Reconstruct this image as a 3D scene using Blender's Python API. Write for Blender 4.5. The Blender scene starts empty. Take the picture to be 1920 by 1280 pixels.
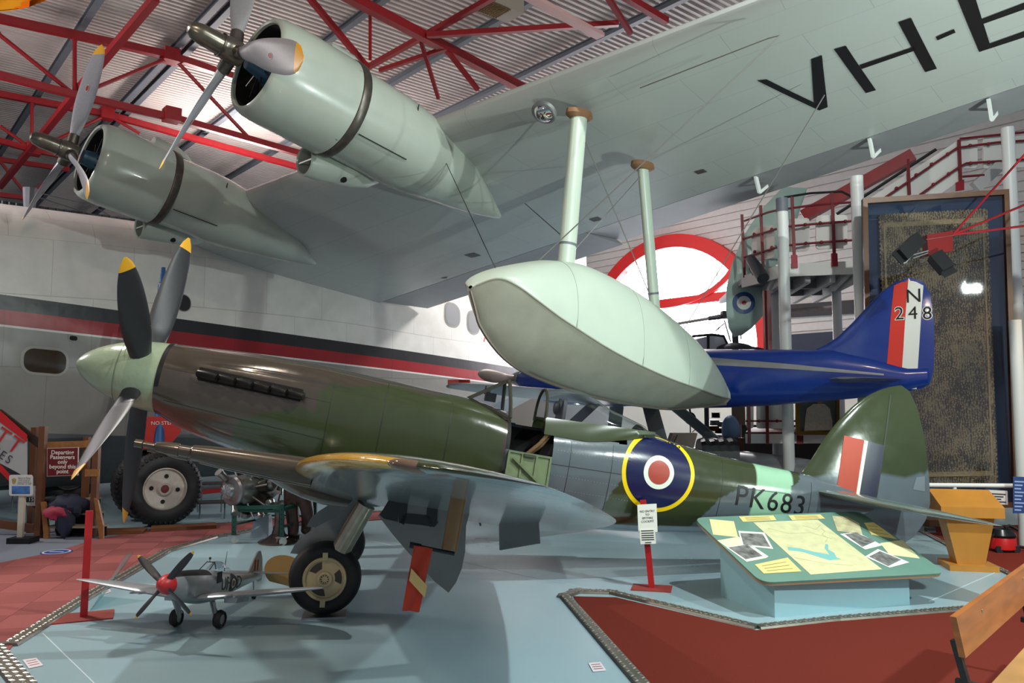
import bpy, bmesh, math, random
from math import sin, cos, tan, pi, radians as R, sqrt, atan2
from mathutils import Vector as V, Matrix
from mathutils.bvhtree import BVHTree

# ------------------------------------------------------------------ camera, light, exposure
sc = bpy.context.scene
col = sc.collection
FPX, PITCH, EYE = 1500.0, R(4.5), 2.06        # focal length in pixels of the 1920 frame, camera tilt, eye height
cd = bpy.data.cameras.new('camera'); cam = bpy.data.objects.new('camera', cd); col.objects.link(cam)
cd.sensor_width = 36; cd.lens = 36 * FPX / 1920; cd.clip_end = 200
cam.location = (0, 0, EYE); cam.rotation_euler = (pi / 2 + PITCH, 0, 0)
sc.camera = cam
sc.view_settings.view_transform = 'Standard'; sc.view_settings.look = 'None'
sc.view_settings.gamma = 1; sc.view_settings.use_curve_mapping = False
sc.view_settings.exposure = 0.22
w = bpy.data.worlds.new('world'); sc.world = w; w.use_nodes = True
w.node_tree.nodes['Background'].inputs[0].default_value = (0.80, 0.86, 1.0, 1)
w.node_tree.nodes['Background'].inputs[1].default_value = 0.27

def lamp(kind, loc, target, power, color, size=0.3, spot=None, blend=0.5):
    l = bpy.data.lights.new('hall_light', kind); o = bpy.data.objects.new('hall_light', l); col.objects.link(o)
    l.energy = power; l.color = color; o.location = loc
    o.rotation_euler = (V(target) - V(loc)).to_track_quat('-Z', 'Y').to_euler()
    if kind == 'SPOT': l.spot_size = R(spot); l.spot_blend = blend; l.shadow_soft_size = size
    elif kind == 'AREA': l.shape = 'DISK'; l.size = size
    else: l.shadow_soft_size = size
    return o
lamp('SPOT', (6.8, 3.4, 5.2), (1.6, 9.6, 1.2), 1250, (0.88, 1.0, 0.95), .10, 105, .6)        # floodlight on the gallery rail behind the visitor, cool
lamp('SPOT', (8.2, 5.0, 1.2), (3.2, 9.2, 6.3), 1300, (0.84, 1.0, 0.92), .08, 95, .7)         # uplighter on the floor beside the bench
lamp('SPOT', (-7.4, 10.2, 8.6), (-2.2, 7.6, 0.0), 1300, (1.0, 0.95, 0.88), .12, 60, .35)       # roof lamp over the walkway
lamp('AREA', (-2.5, 5.0, 8.8), (-2.0, 9.0, 0), 110, (1.0, 0.84, 0.66), .5)                   # warm roof lamps
lamp('AREA', (4.6, 5.0, 8.8), (3.2, 8.6, 0), 520, (0.92, 1.0, 0.97), .22)
lamp('AREA', (-3.0, 3.0, 5.0), (-4.0, 12.0, 3.0), 60, (1.0, 0.80, 0.60), .35)
lamp('AREA', (-8.0, 22.0, 7.6), (-6.0, 22.0, 11), 420, (1.0, 0.92, 0.88), 2.5)
lamp('AREA', (-14.0, 12.0, 7.8), (-10.0, 15.0, 3.0), 520, (1.0, 0.93, 0.92), 2.0)
lamp('AREA', (3.6, 20.5, 8.2), (1.5, 24.0, 2.0), 480, (1.0, 0.97, 0.95), 1.6)               # added lamp hidden behind the wing, brightens the gable wall and hull tail
lamp('SPOT', (8.2, 10.2, 4.2), (7.2, 12.0, 1.2), 90, (1.0, 0.72, 0.42), .05, 120, .8)        # warm picture light by the lace frame

# ------------------------------------------------------------------ pixel helpers (a pixel is a direction; the depth comes from a surface)
EYEP = V((0, 0, EYE))
def ray(px, py):
    u = (px - 960) / FPX; v = (640 - py) / FPX
    return V((u, cos(PITCH) - v * sin(PITCH), sin(PITCH) + v * cos(PITCH)))
def at_y(px, py, Y): r = ray(px, py); return EYEP + r * (Y / r.y)
def at_z(px, py, Z=0.0): r = ray(px, py); return EYEP + r * ((Z - EYE) / r.z)
def on_plane(px, py, P, n): r = ray(px, py); return EYEP + r * ((V(P) - EYEP).dot(n) / r.dot(n))

# ------------------------------------------------------------------ colours and materials
def lin(c):
    o = []
    for x in c[:3]:
        x /= 255.0
        o.append(x / 12.92 if x <= .04045 else ((x + .055) / 1.055) ** 2.4)
    return (*o, 1.0)
MATS = {}
def mat(name, c, rough=.5, metal=0.0, var=0.0, vscale=6.0, bump=0.0, bscale=30.0, coat=0.0, spec=.5, attr=None, emit=None,
        panel=None, stretch=None, wear=0.0):
    if name in MATS: return MATS[name]
    m = bpy.data.materials.new(name); m.use_nodes = True; MATS[name] = m
    nt = m.node_tree; N = nt.nodes; L = nt.links; b = N['Principled BSDF']
    b.inputs['Base Color'].default_value = lin(c); b.inputs['Roughness'].default_value = rough
    b.inputs['Metallic'].default_value = metal; b.inputs['Specular IOR Level'].default_value = spec
    if coat: b.inputs['Coat Weight'].default_value = coat; b.inputs['Coat Roughness'].default_value = .08
    tc = N.new('ShaderNodeTexCoord'); mp = N.new('ShaderNodeMapping'); L.new(tc.outputs['Object'], mp.inputs['Vector'])
    if stretch: mp.inputs['Scale'].default_value = stretch
    src = None
    if attr:
        a = N.new('ShaderNodeAttribute'); a.attribute_name = attr; src = a.outputs['Color']
    if var or wear:
        nz = N.new('ShaderNodeTexNoise'); nz.inputs['Scale'].default_value = vscale; nz.inputs['Detail'].default_value = 6
        L.new(mp.outputs[0], nz.inputs['Vector'])
    if var:
        mr = N.new('ShaderNodeMapRange'); mr.inputs[1].default_value = .25; mr.inputs[2].default_value = .75
        mr.inputs[3].default_value = 1 - var; mr.inputs[4].default_value = 1 + var
        L.new(nz.outputs['Fac'], mr.inputs[0])
        mx = N.new('ShaderNodeMix'); mx.data_type = 'RGBA'; mx.blend_type = 'MULTIPLY'; mx.inputs[0].default_value = 1
        if src: L.new(src, mx.inputs[6])
        else: mx.inputs[6].default_value = lin(c)
        L.new(mr.outputs[0], mx.inputs[7]); src = mx.outputs[2]
    if wear:
        mr = N.new('ShaderNodeMapRange'); mr.inputs[1].default_value = .3; mr.inputs[2].default_value = .7
        mr.inputs[3].default_value = max(.02, rough - wear); mr.inputs[4].default_value = rough + wear
        L.new(nz.outputs['Fac'], mr.inputs[0]); L.new(mr.outputs[0], b.inputs['Roughness'])
    hgt = None
    if panel:                                   # skin plates: thin dark joints in the surface's own metre coordinates
        uv = N.new('ShaderNodeUVMap'); uv.uv_map = 'UVMap'
        br = N.new('ShaderNodeTexBrick'); br.inputs['Scale'].default_value = 1
        br.inputs['Brick Width'].default_value = panel[0]; br.inputs['Row Height'].default_value = panel[1]
        br.inputs['Mortar Size'].default_value = panel[2]; br.inputs['Mortar Smooth'].default_value = .3
        br.inputs['Color1'].default_value = (1, 1, 1, 1); br.inputs['Color2'].default_value = (panel[3],) * 3 + (1,)
        br.inputs['Mortar'].default_value = (panel[4],) * 3 + (1,)
        L.new(uv.outputs[0], br.inputs['Vector'])
        mx = N.new('ShaderNodeMix'); mx.data_type = 'RGBA'; mx.blend_type = 'MULTIPLY'; mx.inputs[0].default_value = 1
        if src: L.new(src, mx.inputs[6])
        else: mx.inputs[6].default_value = lin(c)
        L.new(br.outputs['Color'], mx.inputs[7]); src = mx.outputs[2]; hgt = br.outputs['Fac']
    if src: L.new(src, b.inputs['Base Color'])
    if bump:
        n2 = N.new('ShaderNodeTexNoise'); n2.inputs['Scale'].default_value = bscale; n2.inputs['Detail'].default_value = 3
        L.new(mp.outputs[0], n2.inputs['Vector'])
        bp = N.new('ShaderNodeBump'); bp.inputs['Strength'].default_value = 1; bp.inputs['Distance'].default_value = bump
        L.new(n2.outputs['Fac'], bp.inputs['Height']); L.new(bp.outputs[0], b.inputs['Normal'])
    if emit:
        b.inputs['Emission Color'].default_value = lin(emit[0]); b.inputs['Emission Strength'].default_value = emit[1]
    return m
def glass_mat(name, tint=(235, 240, 245), gloss=.05, ior=1.45):
    if name in MATS: return MATS[name]
    m = bpy.data.materials.new(name); m.use_nodes = True; MATS[name] = m
    nt = m.node_tree; N = nt.nodes; L = nt.links; N.remove(N['Principled BSDF'])
    t = N.new('ShaderNodeBsdfTransparent'); t.inputs[0].default_value = lin(tint)
    g = N.new('ShaderNodeBsdfGlossy'); g.inputs['Roughness'].default_value = gloss
    lw = N.new('ShaderNodeLayerWeight'); lw.inputs['Blend'].default_value = .5
    pw = N.new('ShaderNodeMath'); pw.operation = 'POWER'; L.new(lw.outputs['Facing'], pw.inputs[0]); pw.inputs[1].default_value = 3
    fr = N.new('ShaderNodeMath'); fr.operation = 'MULTIPLY_ADD'; L.new(pw.outputs[0], fr.inputs[0]); fr.inputs[1].default_value = ior - 1; fr.inputs[2].default_value = .07
    mx = N.new('ShaderNodeMixShader'); L.new(fr.outputs[0], mx.inputs[0]); L.new(t.outputs[0], mx.inputs[1]); L.new(g.outputs[0], mx.inputs[2])
    L.new(mx.outputs[0], N['Material Output'].inputs['Surface'])
    return m

# ------------------------------------------------------------------ mesh collector
class MB:
    def __init__(s): s.v = []; s.f = []; s.mi = []; s.uv = {}; s.k = 0
    def add(s, vs, fs, uvs=None):
        o = len(s.v); s.v += [V(p) for p in vs]
        for i, f in enumerate(fs):
            s.f.append([a + o for a in f]); s.mi.append(s.k)
            if uvs: s.uv[len(s.f) - 1] = [uvs[a] for a in f]
        return s
    def box(s, c, d, rot=None):
        h = [x / 2 for x in d]; M = rot if rot else Matrix.Identity(3)
        vs = [V(c) + M @ V((h[0] * a, h[1] * b, h[2] * e)) for a in (-1, 1) for b in (-1, 1) for e in (-1, 1)]
        return s.add(vs, [(0, 1, 3, 2), (4, 6, 7, 5), (0, 4, 5, 1), (2, 3, 7, 6), (0, 2, 6, 4), (1, 5, 7, 3)])
    def bar(s, p, q, wd, ht, up=(0, 0, 1)):
        p = V(p); q = V(q); d = (q - p).normalized(); u = V(up)
        if abs(d.dot(u)) > .98: u = V((0, 1, 0)) if abs(d.y) < .9 else V((1, 0, 0))
        a = d.cross(u).normalized(); b = a.cross(d).normalized(); a *= wd / 2; b *= ht / 2
        vs = [x + y for x in (p, q) for y in (-a - b, a - b, a + b, -a + b)]
        return s.add(vs, [(3, 2, 1, 0), (4, 5, 6, 7), (0, 1, 5, 4), (1, 2, 6, 5), (2, 3, 7, 6), (3, 0, 4, 7)])
    def tube(s, pts, r, n=8, cap=True, flat=None):
        pts = [V(p) for p in pts]; m = len(pts); rs = r if isinstance(r, (list, tuple)) else [r] * m
        t = (pts[1] - pts[0]).normalized(); a = t.orthogonal().normalized(); vs = []
        if flat: a = V(flat).normalized(); a = (a - t * a.dot(t)).normalized()
        for i in range(m):
            t2 = ((pts[min(i + 1, m - 1)] - pts[max(i - 1, 0)])).normalized()
            a = (a - t2 * a.dot(t2)).normalized(); b = t2.cross(a)
            vs += [pts[i] + (a * cos(2 * pi * k / n) + b * sin(2 * pi * k / n)) * rs[i] for k in range(n)]
        fs = [(i * n + k, i * n + (k + 1) % n, (i + 1) * n + (k + 1) % n, (i + 1) * n + k) for i in range(m - 1) for k in range(n)]
        if cap: fs += [tuple(range(n - 1, -1, -1)), tuple(range((m - 1) * n, m * n))]
        return s.add(vs, fs)
    def lathe(s, prof, o, axis, n=24, cap=True, up=None, uvs=False):
        ax = V(axis).normalized(); a = (V(up) if up else ax.orthogonal()); a = (a - ax * a.dot(ax)).normalized(); b = ax.cross(a); o = V(o)
        vs = [o + ax * t + (a * cos(2 * pi * k / n) + b * sin(2 * pi * k / n)) * max(r, 1e-4) for t, r in prof for k in range(n)]
        m = len(prof)
        fs = [(i * n + k, (i + 1) * n + k, (i + 1) * n + (k + 1) % n, i * n + (k + 1) % n) for i in range(m - 1) for k in range(n)]
        if cap: fs += [tuple(range(n)), tuple(range(m * n - 1, (m - 1) * n - 1, -1))]
        return s.add(vs, fs)
    def loft(s, secs, closed=True, cap=True, uvfn=None):
        n = len(secs[0]); m = len(secs); vs = [p for sec in secs for p in sec]; kk = n if closed else n - 1
        o = len(s.v); s.v += [V(p) for p in vs]
        for i in range(m - 1):
            for k in range(kk):
                k2 = (k + 1) % n
                s.f.append([o + i * n + k, o + (i + 1) * n + k, o + (i + 1) * n + k2, o + i * n + k2]); s.mi.append(s.k)
                if uvfn: s.uv[len(s.f) - 1] = [uvfn(i, k), uvfn(i + 1, k), uvfn(i + 1, k + 1), uvfn(i, k + 1)]
        if cap and closed:
            s.f.append([o + k for k in range(n)]); s.mi.append(s.k)
            s.f.append([o + (m - 1) * n + k for k in range(n - 1, -1, -1)]); s.mi.append(s.k)
        return s
    def prism(s, poly, vec):
        n = len(poly); vec = V(vec); vs = [V(p) for p in poly] + [V(p) + vec for p in poly]
        fs = [tuple(range(n - 1, -1, -1)), tuple(range(n, 2 * n))] + [(i, (i + 1) % n, n + (i + 1) % n, n + i) for i in range(n)]
        return s.add(vs, fs)
    def poly(s, pts): return s.add(pts, [tuple(range(len(pts)))])
    def sphere(s, c, r, n=12, m=8, sc3=(1, 1, 1)):
        c = V(c); secs = []
        for i in range(m + 1):
            t = pi * i / m; rr = max(sin(t), .001)
            secs.append([c + V((r * sc3[0] * rr * cos(2 * pi * k / n), r * sc3[1] * rr * sin(2 * pi * k / n), -r * sc3[2] * cos(t))) for k in range(n)])
        return s.loft(secs)
def obj(name, mb, mats, parent=None, smooth=35, world=False, **tags):
    me = bpy.data.meshes.new(name); vs = mb.v
    if world and parent:
        r = parent
        while r.parent: r = r.parent
        inv = r.matrix_basis.inverted(); vs = [inv @ p for p in vs]
    me.from_pydata([tuple(p) for p in vs], [], mb.f)
    for m in (mats if isinstance(mats, (list, tuple)) else [mats]): me.materials.append(m)
    if any(mb.mi): me.polygons.foreach_set('material_index', mb.mi)
    if mb.uv:
        l = me.uv_layers.new(name='UVMap').data
        for pi_, p in enumerate(me.polygons):
            if pi_ in mb.uv:
                for j, li in enumerate(p.loop_indices): l[li].uv = mb.uv[pi_][j]
    bm = bmesh.new(); bm.from_mesh(me); bmesh.ops.recalc_face_normals(bm, faces=bm.faces); bm.to_mesh(me); bm.free()
    if smooth: me.shade_smooth(); me.set_sharp_from_angle(angle=R(smooth))
    me.update(); o = bpy.data.objects.new(name, me); col.objects.link(o)
    if parent: o.parent = parent
    for k, x in tags.items(): o[k] = x
    return o
def thing(name, label, cat, loc=(0, 0, 0), rotz=0.0, group=None, mx=None):
    o = bpy.data.objects.new(name, None); col.objects.link(o); o.empty_display_size = .1
    if mx is not None: o.matrix_basis = mx
    else: o.location = loc; o.rotation_euler = (0, 0, rotz); o.matrix_basis = Matrix.Translation(V(loc)) @ Matrix.Rotation(rotz, 4, 'Z')
    o['label'] = label; o['category'] = cat
    if group: o['group'] = group
    return o
def tag(o, label, cat, group=None):
    o['label'] = label; o['category'] = cat
    if group: o['group'] = group
    return o
def struct(name, mb, m, **k): return obj(name, mb, m, kind='structure', **k)
def copy_obj(o, parent=None):
    c = o.copy(); col.objects.link(c)
    if parent: c.parent = parent
    return c
def copy_tree(o, parent=None):
    kids = list(o.children); c = o.copy(); col.objects.link(c); c.parent = parent
    for k in kids: copy_tree(k, c)
    return c
def ip(tab, x):                                   # piecewise linear table
    if x <= tab[0][0]: return tab[0][1]
    for (a, b), (c, d) in zip(tab, tab[1:]):
        if x <= c: return b + (d - b) * (x - a) / (c - a)
    return tab[-1][1]
def sm(tab, x):                                   # smooth table (Catmull-Rom)
    n = len(tab)
    if x <= tab[0][0]: return tab[0][1]
    if x >= tab[-1][0]: return tab[-1][1]
    for i in range(n - 1):
        if x <= tab[i + 1][0]:
            x0, y0 = tab[i]; x1, y1 = tab[i + 1]; h = x1 - x0; t = (x - x0) / h
            m0 = (y1 - tab[i - 1][1]) / (x1 - tab[i - 1][0]) if i else (y1 - y0) / h
            m1 = (tab[i + 2][1] - y0) / (tab[i + 2][0] - x0) if i + 2 < n else (y1 - y0) / h
            return (2*t**3-3*t*t+1)*y0 + (t**3-2*t*t+t)*h*m0 + (-2*t**3+3*t*t)*y1 + (t**3-t*t)*h*m1
TXT = {}
def text_geo(s, spacing=1.0, bold=0.0):           # letters as flat polygons, height about 0.7 of size 1, centred
    key = (s, spacing, bold)
    if key not in TXT:
        cu = bpy.data.curves.new('letters', 'FONT'); cu.body = s; cu.align_x = 'CENTER'; cu.align_y = 'CENTER'; cu.resolution_u = 3
        cu.space_character = spacing; cu.offset = bold; cu.space_line = .85
        o = bpy.data.objects.new('letters', cu); me = bpy.data.meshes.new_from_object(o)
        TXT[key] = ([v.co.copy() for v in me.vertices], [list(p.vertices) for p in me.polygons])
        bpy.data.objects.remove(o); bpy.data.curves.remove(cu); bpy.data.meshes.remove(me)
    return TXT[key]
def text_mb(s, o, ex, ey, size, mb=None, spacing=1.0, bold=0.0):
    vs, fs = text_geo(s, spacing, bold); mb = mb or MB(); o = V(o); ex = V(ex).normalized(); ey = V(ey).normalized()
    return mb.add([o + ex * (p.x * size) + ey * (p.y * size) for p in vs], fs)
def drape(mb, tgt, d, off=.004, cuts=.06):        # lay a flat mesh on a curved surface along direction d
    bm = bmesh.new(); vv = [bm.verts.new(p) for p in mb.v]
    for f, k in zip(mb.f, mb.mi):
        try: bm.faces.new([vv[i] for i in f]).material_index = k
        except ValueError: pass
    bmesh.ops.triangulate(bm, faces=bm.faces)
    for _ in range(7):
        es = [e for e in bm.edges if e.calc_length() > cuts]
        if not es: break
        bmesh.ops.subdivide_edges(bm, edges=es, cuts=1); bmesh.ops.triangulate(bm, faces=bm.faces)
    me = tgt.data; t = BVHTree.FromPolygons([v.co for v in me.vertices], [p.vertices for p in me.polygons])
    d = V(d).normalized(); out = MB(); bad = set()
    bm.verts.index_update()
    for v in bm.verts:
        hit = t.ray_cast(v.co - d * 3, d)
        if hit[0] is None: bad.add(v.index); out.v.append(v.co.copy())
        else:
            n = hit[1] if hit[1].dot(d) < 0 else -hit[1]
            out.v.append(hit[0] + n * off)
    for f in bm.faces:
        if not any(v.index in bad for v in f.verts): out.f.append([v.index for v in f.verts]); out.mi.append(f.material_index)
    bm.free(); return out
def ring_mb(o, ex, ey, radii, n=48):              # concentric rings, one material index each, outermost first
    mb = MB(); o = V(o); ex = V(ex); ey = V(ey); rr = list(radii) + [0]
    for k in range(len(radii)):
        mb.k = k; a, b = rr[k], rr[k + 1]
        P = lambda r, i: o + ex * (r * cos(2 * pi * i / n)) + ey * (r * sin(2 * pi * i / n))
        for i in range(n):
            if b > 0: mb.add([P(a, i), P(a, i + 1), P(b, i + 1), P(b, i)], [(0, 1, 2, 3)])
            else: mb.add([P(a, i), P(a, i + 1), o], [(0, 1, 2)])
    return mb
# ------------------------------------------------------------------ shared materials
M_steel_red = mat('red_paint', (150, 22, 30), .42, var=.12)
M_grey_steel = mat('grey_steel', (96, 100, 108), .55, var=.1)
M_black = mat('black_paint', (14, 14, 16), .45)
M_rubber = mat('rubber', (24, 24, 26), .62, var=.2, vscale=9)
M_white = mat('white_paint', (226, 226, 222), .5)
M_alu = mat('aluminium', (178, 180, 182), .33, .9, var=.12, vscale=14)
M_dark = mat('dark_inside', (9, 9, 10), .8)
M_wood = mat('oak_wood', (168, 110, 50), .45, var=.22, vscale=4, stretch=(1, 1, 12))
M_wood_dark = mat('brown_wood', (112, 68, 36), .5, var=.22, vscale=4, stretch=(1, 1, 12))
M_chequer = mat('chequer_plate_metal', (214, 210, 200), .26, .85, var=.2, vscale=8)
M_plate_dark = mat('chequer_plate_base', (128, 124, 114), .42, .8, var=.2, vscale=8)
M_blue_floor = mat('pale_blue_floor_paint', (152, 180, 189), .32, var=.03, vscale=.7, bump=.0004, bscale=140, wear=.05)
M_wirec = mat('wire', (150, 150, 145), .4, .6)

# ------------------------------------------------------------------ building axes
U = V((-.643, .766, 0)); W = V((.766, .643, 0)); Z = V((0, 0, 1))      # along the purlins / along the trusses
def uw(u, w_, z=0.0): return U * u + W * w_ + Z * z

# floor
mb = MB(); mb.poly([uw(-30, -30), uw(-30, 31), uw(48, 31), uw(48, -30)])
struct('floor', mb, M_blue_floor, smooth=0)
def carpet(name, px, c, h, checker=None, label=None):
    pts = [at_z(x, y) + Z * .002 for x, y in px]
    m = mat(name + '_carpet', c, .95, var=.10, vscale=160, bump=.0015, bscale=260, spec=.1)
    mb = MB(); mb.prism(pts, Z * (h - (.004 if checker else 0)))
    o = obj(name, mb, m, smooth=0); o['kind'] = 'structure'
    if checker:                                   # loose-laid carpet tiles, one object each
        c2 = tuple(int(x * .91) for x in c); m2 = mat(name + '_tile_dark', c2, .95, var=.10, vscale=160, bump=.0015, bscale=260, spec=.1)
        m3 = mat(name + '_tile_mid', tuple(int(x * .955) for x in c), .95, var=.10, vscale=160, bump=.0015, bscale=260, spec=.1)
        ca, sa_ = cos(R(checker[0])), sin(R(checker[0])); T_ = checker[1]
        loc_ = [(p.x * ca + p.y * sa_, -p.x * sa_ + p.y * ca) for p in pts]
        def clip(P, ax, lim, sgn):
            out = []
            for i in range(len(P)):
                a, b = P[i - 1], P[i]; da, db = (a[ax] - lim) * sgn, (b[ax] - lim) * sgn
                if (da > 0) != (db > 0): t = da / (da - db); out.append((a[0] + (b[0] - a[0]) * t, a[1] + (b[1] - a[1]) * t))
                if db > 0: out.append(b)
            return out
        x0, x1 = min(p[0] for p in loc_), max(p[0] for p in loc_); y0, y1 = min(p[1] for p in loc_), max(p[1] for p in loc_)
        for i in range(int(x0 // T_), int(x1 // T_) + 1):
            for j in range(int(y0 // T_), int(y1 // T_) + 1):
                P = loc_
                for ax, lim, sgn in ((0, i * T_ + .002, 1), (0, (i + 1) * T_ - .002, -1), (1, j * T_ + .002, 1), (1, (j + 1) * T_ - .002, -1)):
                    P = clip(P, ax, lim, sgn) if len(P) > 2 else []
                if len(P) < 3: continue
                ar = abs(sum(P[k - 1][0] * P[k][1] - P[k][0] * P[k - 1][1] for k in range(len(P)))) / 2
                if ar < .004: continue
                w3 = [V((q[0] * ca - q[1] * sa_, q[0] * sa_ + q[1] * ca, .002 + h - .004)) for q in P]
                mb = MB(); mb.prism(w3, Z * .004); obj('carpet_tile', mb, (m, m2, m3)[(i + j) % 2 + (1 if (i * 7 + j * 3) % 5 == 0 and (i + j) % 2 else 0)], o, smooth=0)
    return o
carpet('floor_walkway_carpet', [(-300, 1420), (16, 1221), (47, 1183), (145, 1122), (209, 1087), (300, 1035), (393, 1008), (470, 994), (560, 984), (760, 972),
        (900, 966), (900, 952), (720, 960), (545, 972), (420, 982), (260, 997), (180, 1012), (100, 1036), (0, 1056), (-300, 1105)], (158, 92, 90), .008, (12, .52))
carpet('floor_grey_carpet', [(0, 1056), (100, 1036), (180, 1012), (260, 997), (200, 990), (100, 985), (-200, 985), (-300, 1105)], (128, 134, 146), .006)
carpet('floor_front_carpet', [(1075, 1119), (1155, 1121), (1418, 1183), (1560, 1167), (1920, 1138), (2400, 1100), (2600, 1500), (1300, 1420), (1190, 1285)], (104, 41, 32), .008)
carpet('floor_far_carpet', [(1740, 1003), (1791, 1031), (1847, 1056), (1898, 1080), (2000, 1125), (2300, 1060), (2100, 985), (1740, 985)], (118, 44, 34), .008)

# chequer plate edging: a strip of bevelled bar with raised tread lozenges
def edging(name, px, width, rise, side, label, lw=.05):
    pts = [at_z(x, y) for x, y in px]
    root = thing(name, label, 'edging', pts[0])
    for j, (p, q) in enumerate(zip(pts, pts[1:])):
        d = (q - p); L_ = d.length; d.normalize(); n = V((-d.y, d.x, 0)) * side
        mb = MB(); z0, z1 = .003, rise
        prof = [(0, z0), (.012, z1 * .8), (width * .5, z1), (width - .012, z1 * .8), (width, z0)]
        mb.loft([[p - d * .05 + n * a + Z * b for a, b in prof], [q + d * .05 + n * a + Z * b for a, b in prof]], closed=True)
        s = obj('plate', mb, M_plate_dark, root, world=True)
        tr = MB(); cnt = int(L_ / lw); rows = max(2, int(width / (lw * .9)))
        for i in range(cnt):
            for r_ in range(rows):
                c = p + d * ((i + .5) * lw) + n * (width * (r_ + .5) / rows) + Z * (rise * (1 - .2 * abs((r_ + .5) / rows - .5) * 2) + .0005)
                ang = .75 if (i + r_) % 2 else -.75
                e = (d * cos(ang) + n * sin(ang)) * lw * .52; g = (n * cos(ang) - d * sin(ang)) * lw * .24
                tr.add([c - e, c - g, c + e, c + g, c + Z * .007], [(0, 1, 4), (1, 2, 4), (2, 3, 4), (3, 0, 4)])
        t = obj('tread_lozenges', tr, M_chequer, s, world=True, smooth=0); t['kind'] = 'stuff'
    return root
edging('floor_edging', [(2, 1209), (47, 1182), (145, 1121), (209, 1086), (300, 1034), (393, 1007), (470, 993), (560, 983)], .16, .03, -1,
       'chequer plate edging between the red tiled walkway and the blue floor', lw=.06)
edging('floor_edging', [(150, 1370), (4, 1207)], .17, .03, 1, 'short wide chequer plate edging at the bottom left corner', lw=.06)
edging('floor_edging', [(236, 998), (330, 990), (420, 982), (545, 971), (720, 959), (900, 951)], .10, .02, 1, 'far chequer plate edging in front of the big tyres', lw=.07)
edging('floor_edging', [(1260, 1370), (1047, 1118), (1075, 1107), (1150, 1109), (1420, 1173), (1560, 1158), (1920, 1130), (2200, 1108)], .13, .03, -1,
       'chequer plate edging round the dark red carpet in front of the map stand', lw=.055)
edging('floor_edging', [(1735, 997), (1791, 1026), (1847, 1051), (1898, 1075), (1990, 1117)], .10, .02, -1, 'narrow chequer plate edging beside the lectern', lw=.055)
# floor joints (pale filled grooves)
mb = MB()
for a, b in (((80, 1187), (250, 1352)), ((1742, 1127), (1868, 1072)), ((660, 1005), (968, 1076)), ((968, 1076), (1190, 1120))):
    p, q = at_z(*a), at_z(*b); mb.bar(p + Z * .001, q + Z * .001, .010, .003)
obj('floor_joint_lines', mb, mat('joint_filler', (196, 212, 216), .7), smooth=0)['kind'] = 'structure'

# ------------------------------------------------------------------ roof sheet, purlins, red trusses
ROOF = 10.45
def corrugated(mb, o, ea, eb, en, la, lb, pitch, depth):   # ridges run along eb
    n = int(la / pitch); prof = []
    for i in range(n):
        a = i * pitch
        prof += [(a, 0), (a + pitch * .42, 0), (a + pitch * .5, depth), (a + pitch * .92, depth)]
    o = V(o)
    mb.loft([[o + ea * a + en * d for a, d in prof], [o + ea * a + en * d + eb * lb for a, d in prof]], closed=False, cap=False)
mb = MB(); corrugated(mb, uw(2, -26, ROOF), U, W, Z * 1, 38, 58, .17, .05)
struct('ceiling', mb, mat('roof_sheet', (192, 180, 176), .6, var=.10, vscale=1.2), smooth=0)
def purlin(px0, px1, wd=.14, ht=.26):
    p, q = at_z(*px0, ROOF - .1), at_z(*px1, ROOF - .1); d = (q - p).normalized()
    c = p; t0 = 2 - c.dot(U); t1 = 38 - c.dot(U)
    mb = MB(); mb.bar(c + U * t0 - Z * ht / 2, c + U * t1 - Z * ht / 2, wd, .02); mb.bar(c + U * t0 - Z * .0, c + U * t1, wd, .02)
    mb.bar(c + U * t0 - Z * ht / 4, c + U * t1 - Z * ht / 4, .03, ht / 2)
    return mb
PUR = [(-60, 0), (181, 0), (408, 0), (440, 0), (708, 0), (990, 0), (1260, 0), (1520, 0), (-420, 0)]
for i, x in enumerate(PUR):
    o = obj('roof_purlin', purlin((x[0], 0), (x[0] - 100, 100)), M_grey_steel, smooth=0); o['kind'] = 'structure'

def redbars(name, segs, label):
    root = thing(name, label, 'roof truss', at_z(*segs[0][0], segs[0][1]))
    for a, za, b, zb, wd, nm in segs:
        p, q = at_z(*a, za), at_z(*b, zb); mb = MB(); mb.tube([p, q], wd, 10) if wd < .055 else mb.bar(p, q, wd * 1.6, wd * 1.6)
        obj(nm, mb, M_steel_red, root, world=True)
    return root
T, B = 10.05, 8.75
def truss(label, top, bot, web, ext=None):
    """top/bot: pixel polylines of the chords; web: (i on top px, j on bottom px) members; all unprojected on the truss plane."""
    P0 = at_z(*top[0][0], top[0][1]); root = thing('roof_truss', label, 'roof truss', P0, group='red roof trusses')
    f = lambda px: on_plane(px[0], px[1], P0, U)
    for nm, line, r_ in (('top_chord', top, .085), ('bottom_chord', bot, .075)):
        pts = [f(p[0] if isinstance(p[0], tuple) else p) for p in line]
        for a, b in zip(pts, pts[1:]):
            mb = MB(); mb.bar(a, b, r_ * 1.9, r_ * 1.9); obj(nm, mb, M_steel_red, root, world=True, smooth=0)
    for a, b in web:
        mb = MB(); mb.tube([f(a), f(b)], .045, 8); obj('web_member', mb, M_steel_red, root, world=True)
    for c in (ext or []):
        mb = MB(); mb.box(f(c), (.34, .34, .30), Matrix.Rotation(R(40), 3, 'Z')); obj('gusset', mb, M_steel_red, root, world=True, smooth=0)
    return root
truss('red roof truss nearest above the two propellers at top left', [((320, 104), T), (0, 35), (-300, -30)], [(-300, 62), (0, 141), (140, 178), (330, 222), (570, 290), (700, 325)],
      [((140, 64), (140, 176)), ((-20, 50), (138, 176)), ((318, 108), (150, 176)), ((325, 108), (470, 262)), ((0, 60), (-150, 100))], [(320, 105), (322, 216)])
mbx = [((320, 104), (445, 143)), ((445, 143), (700, 235))]
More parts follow.
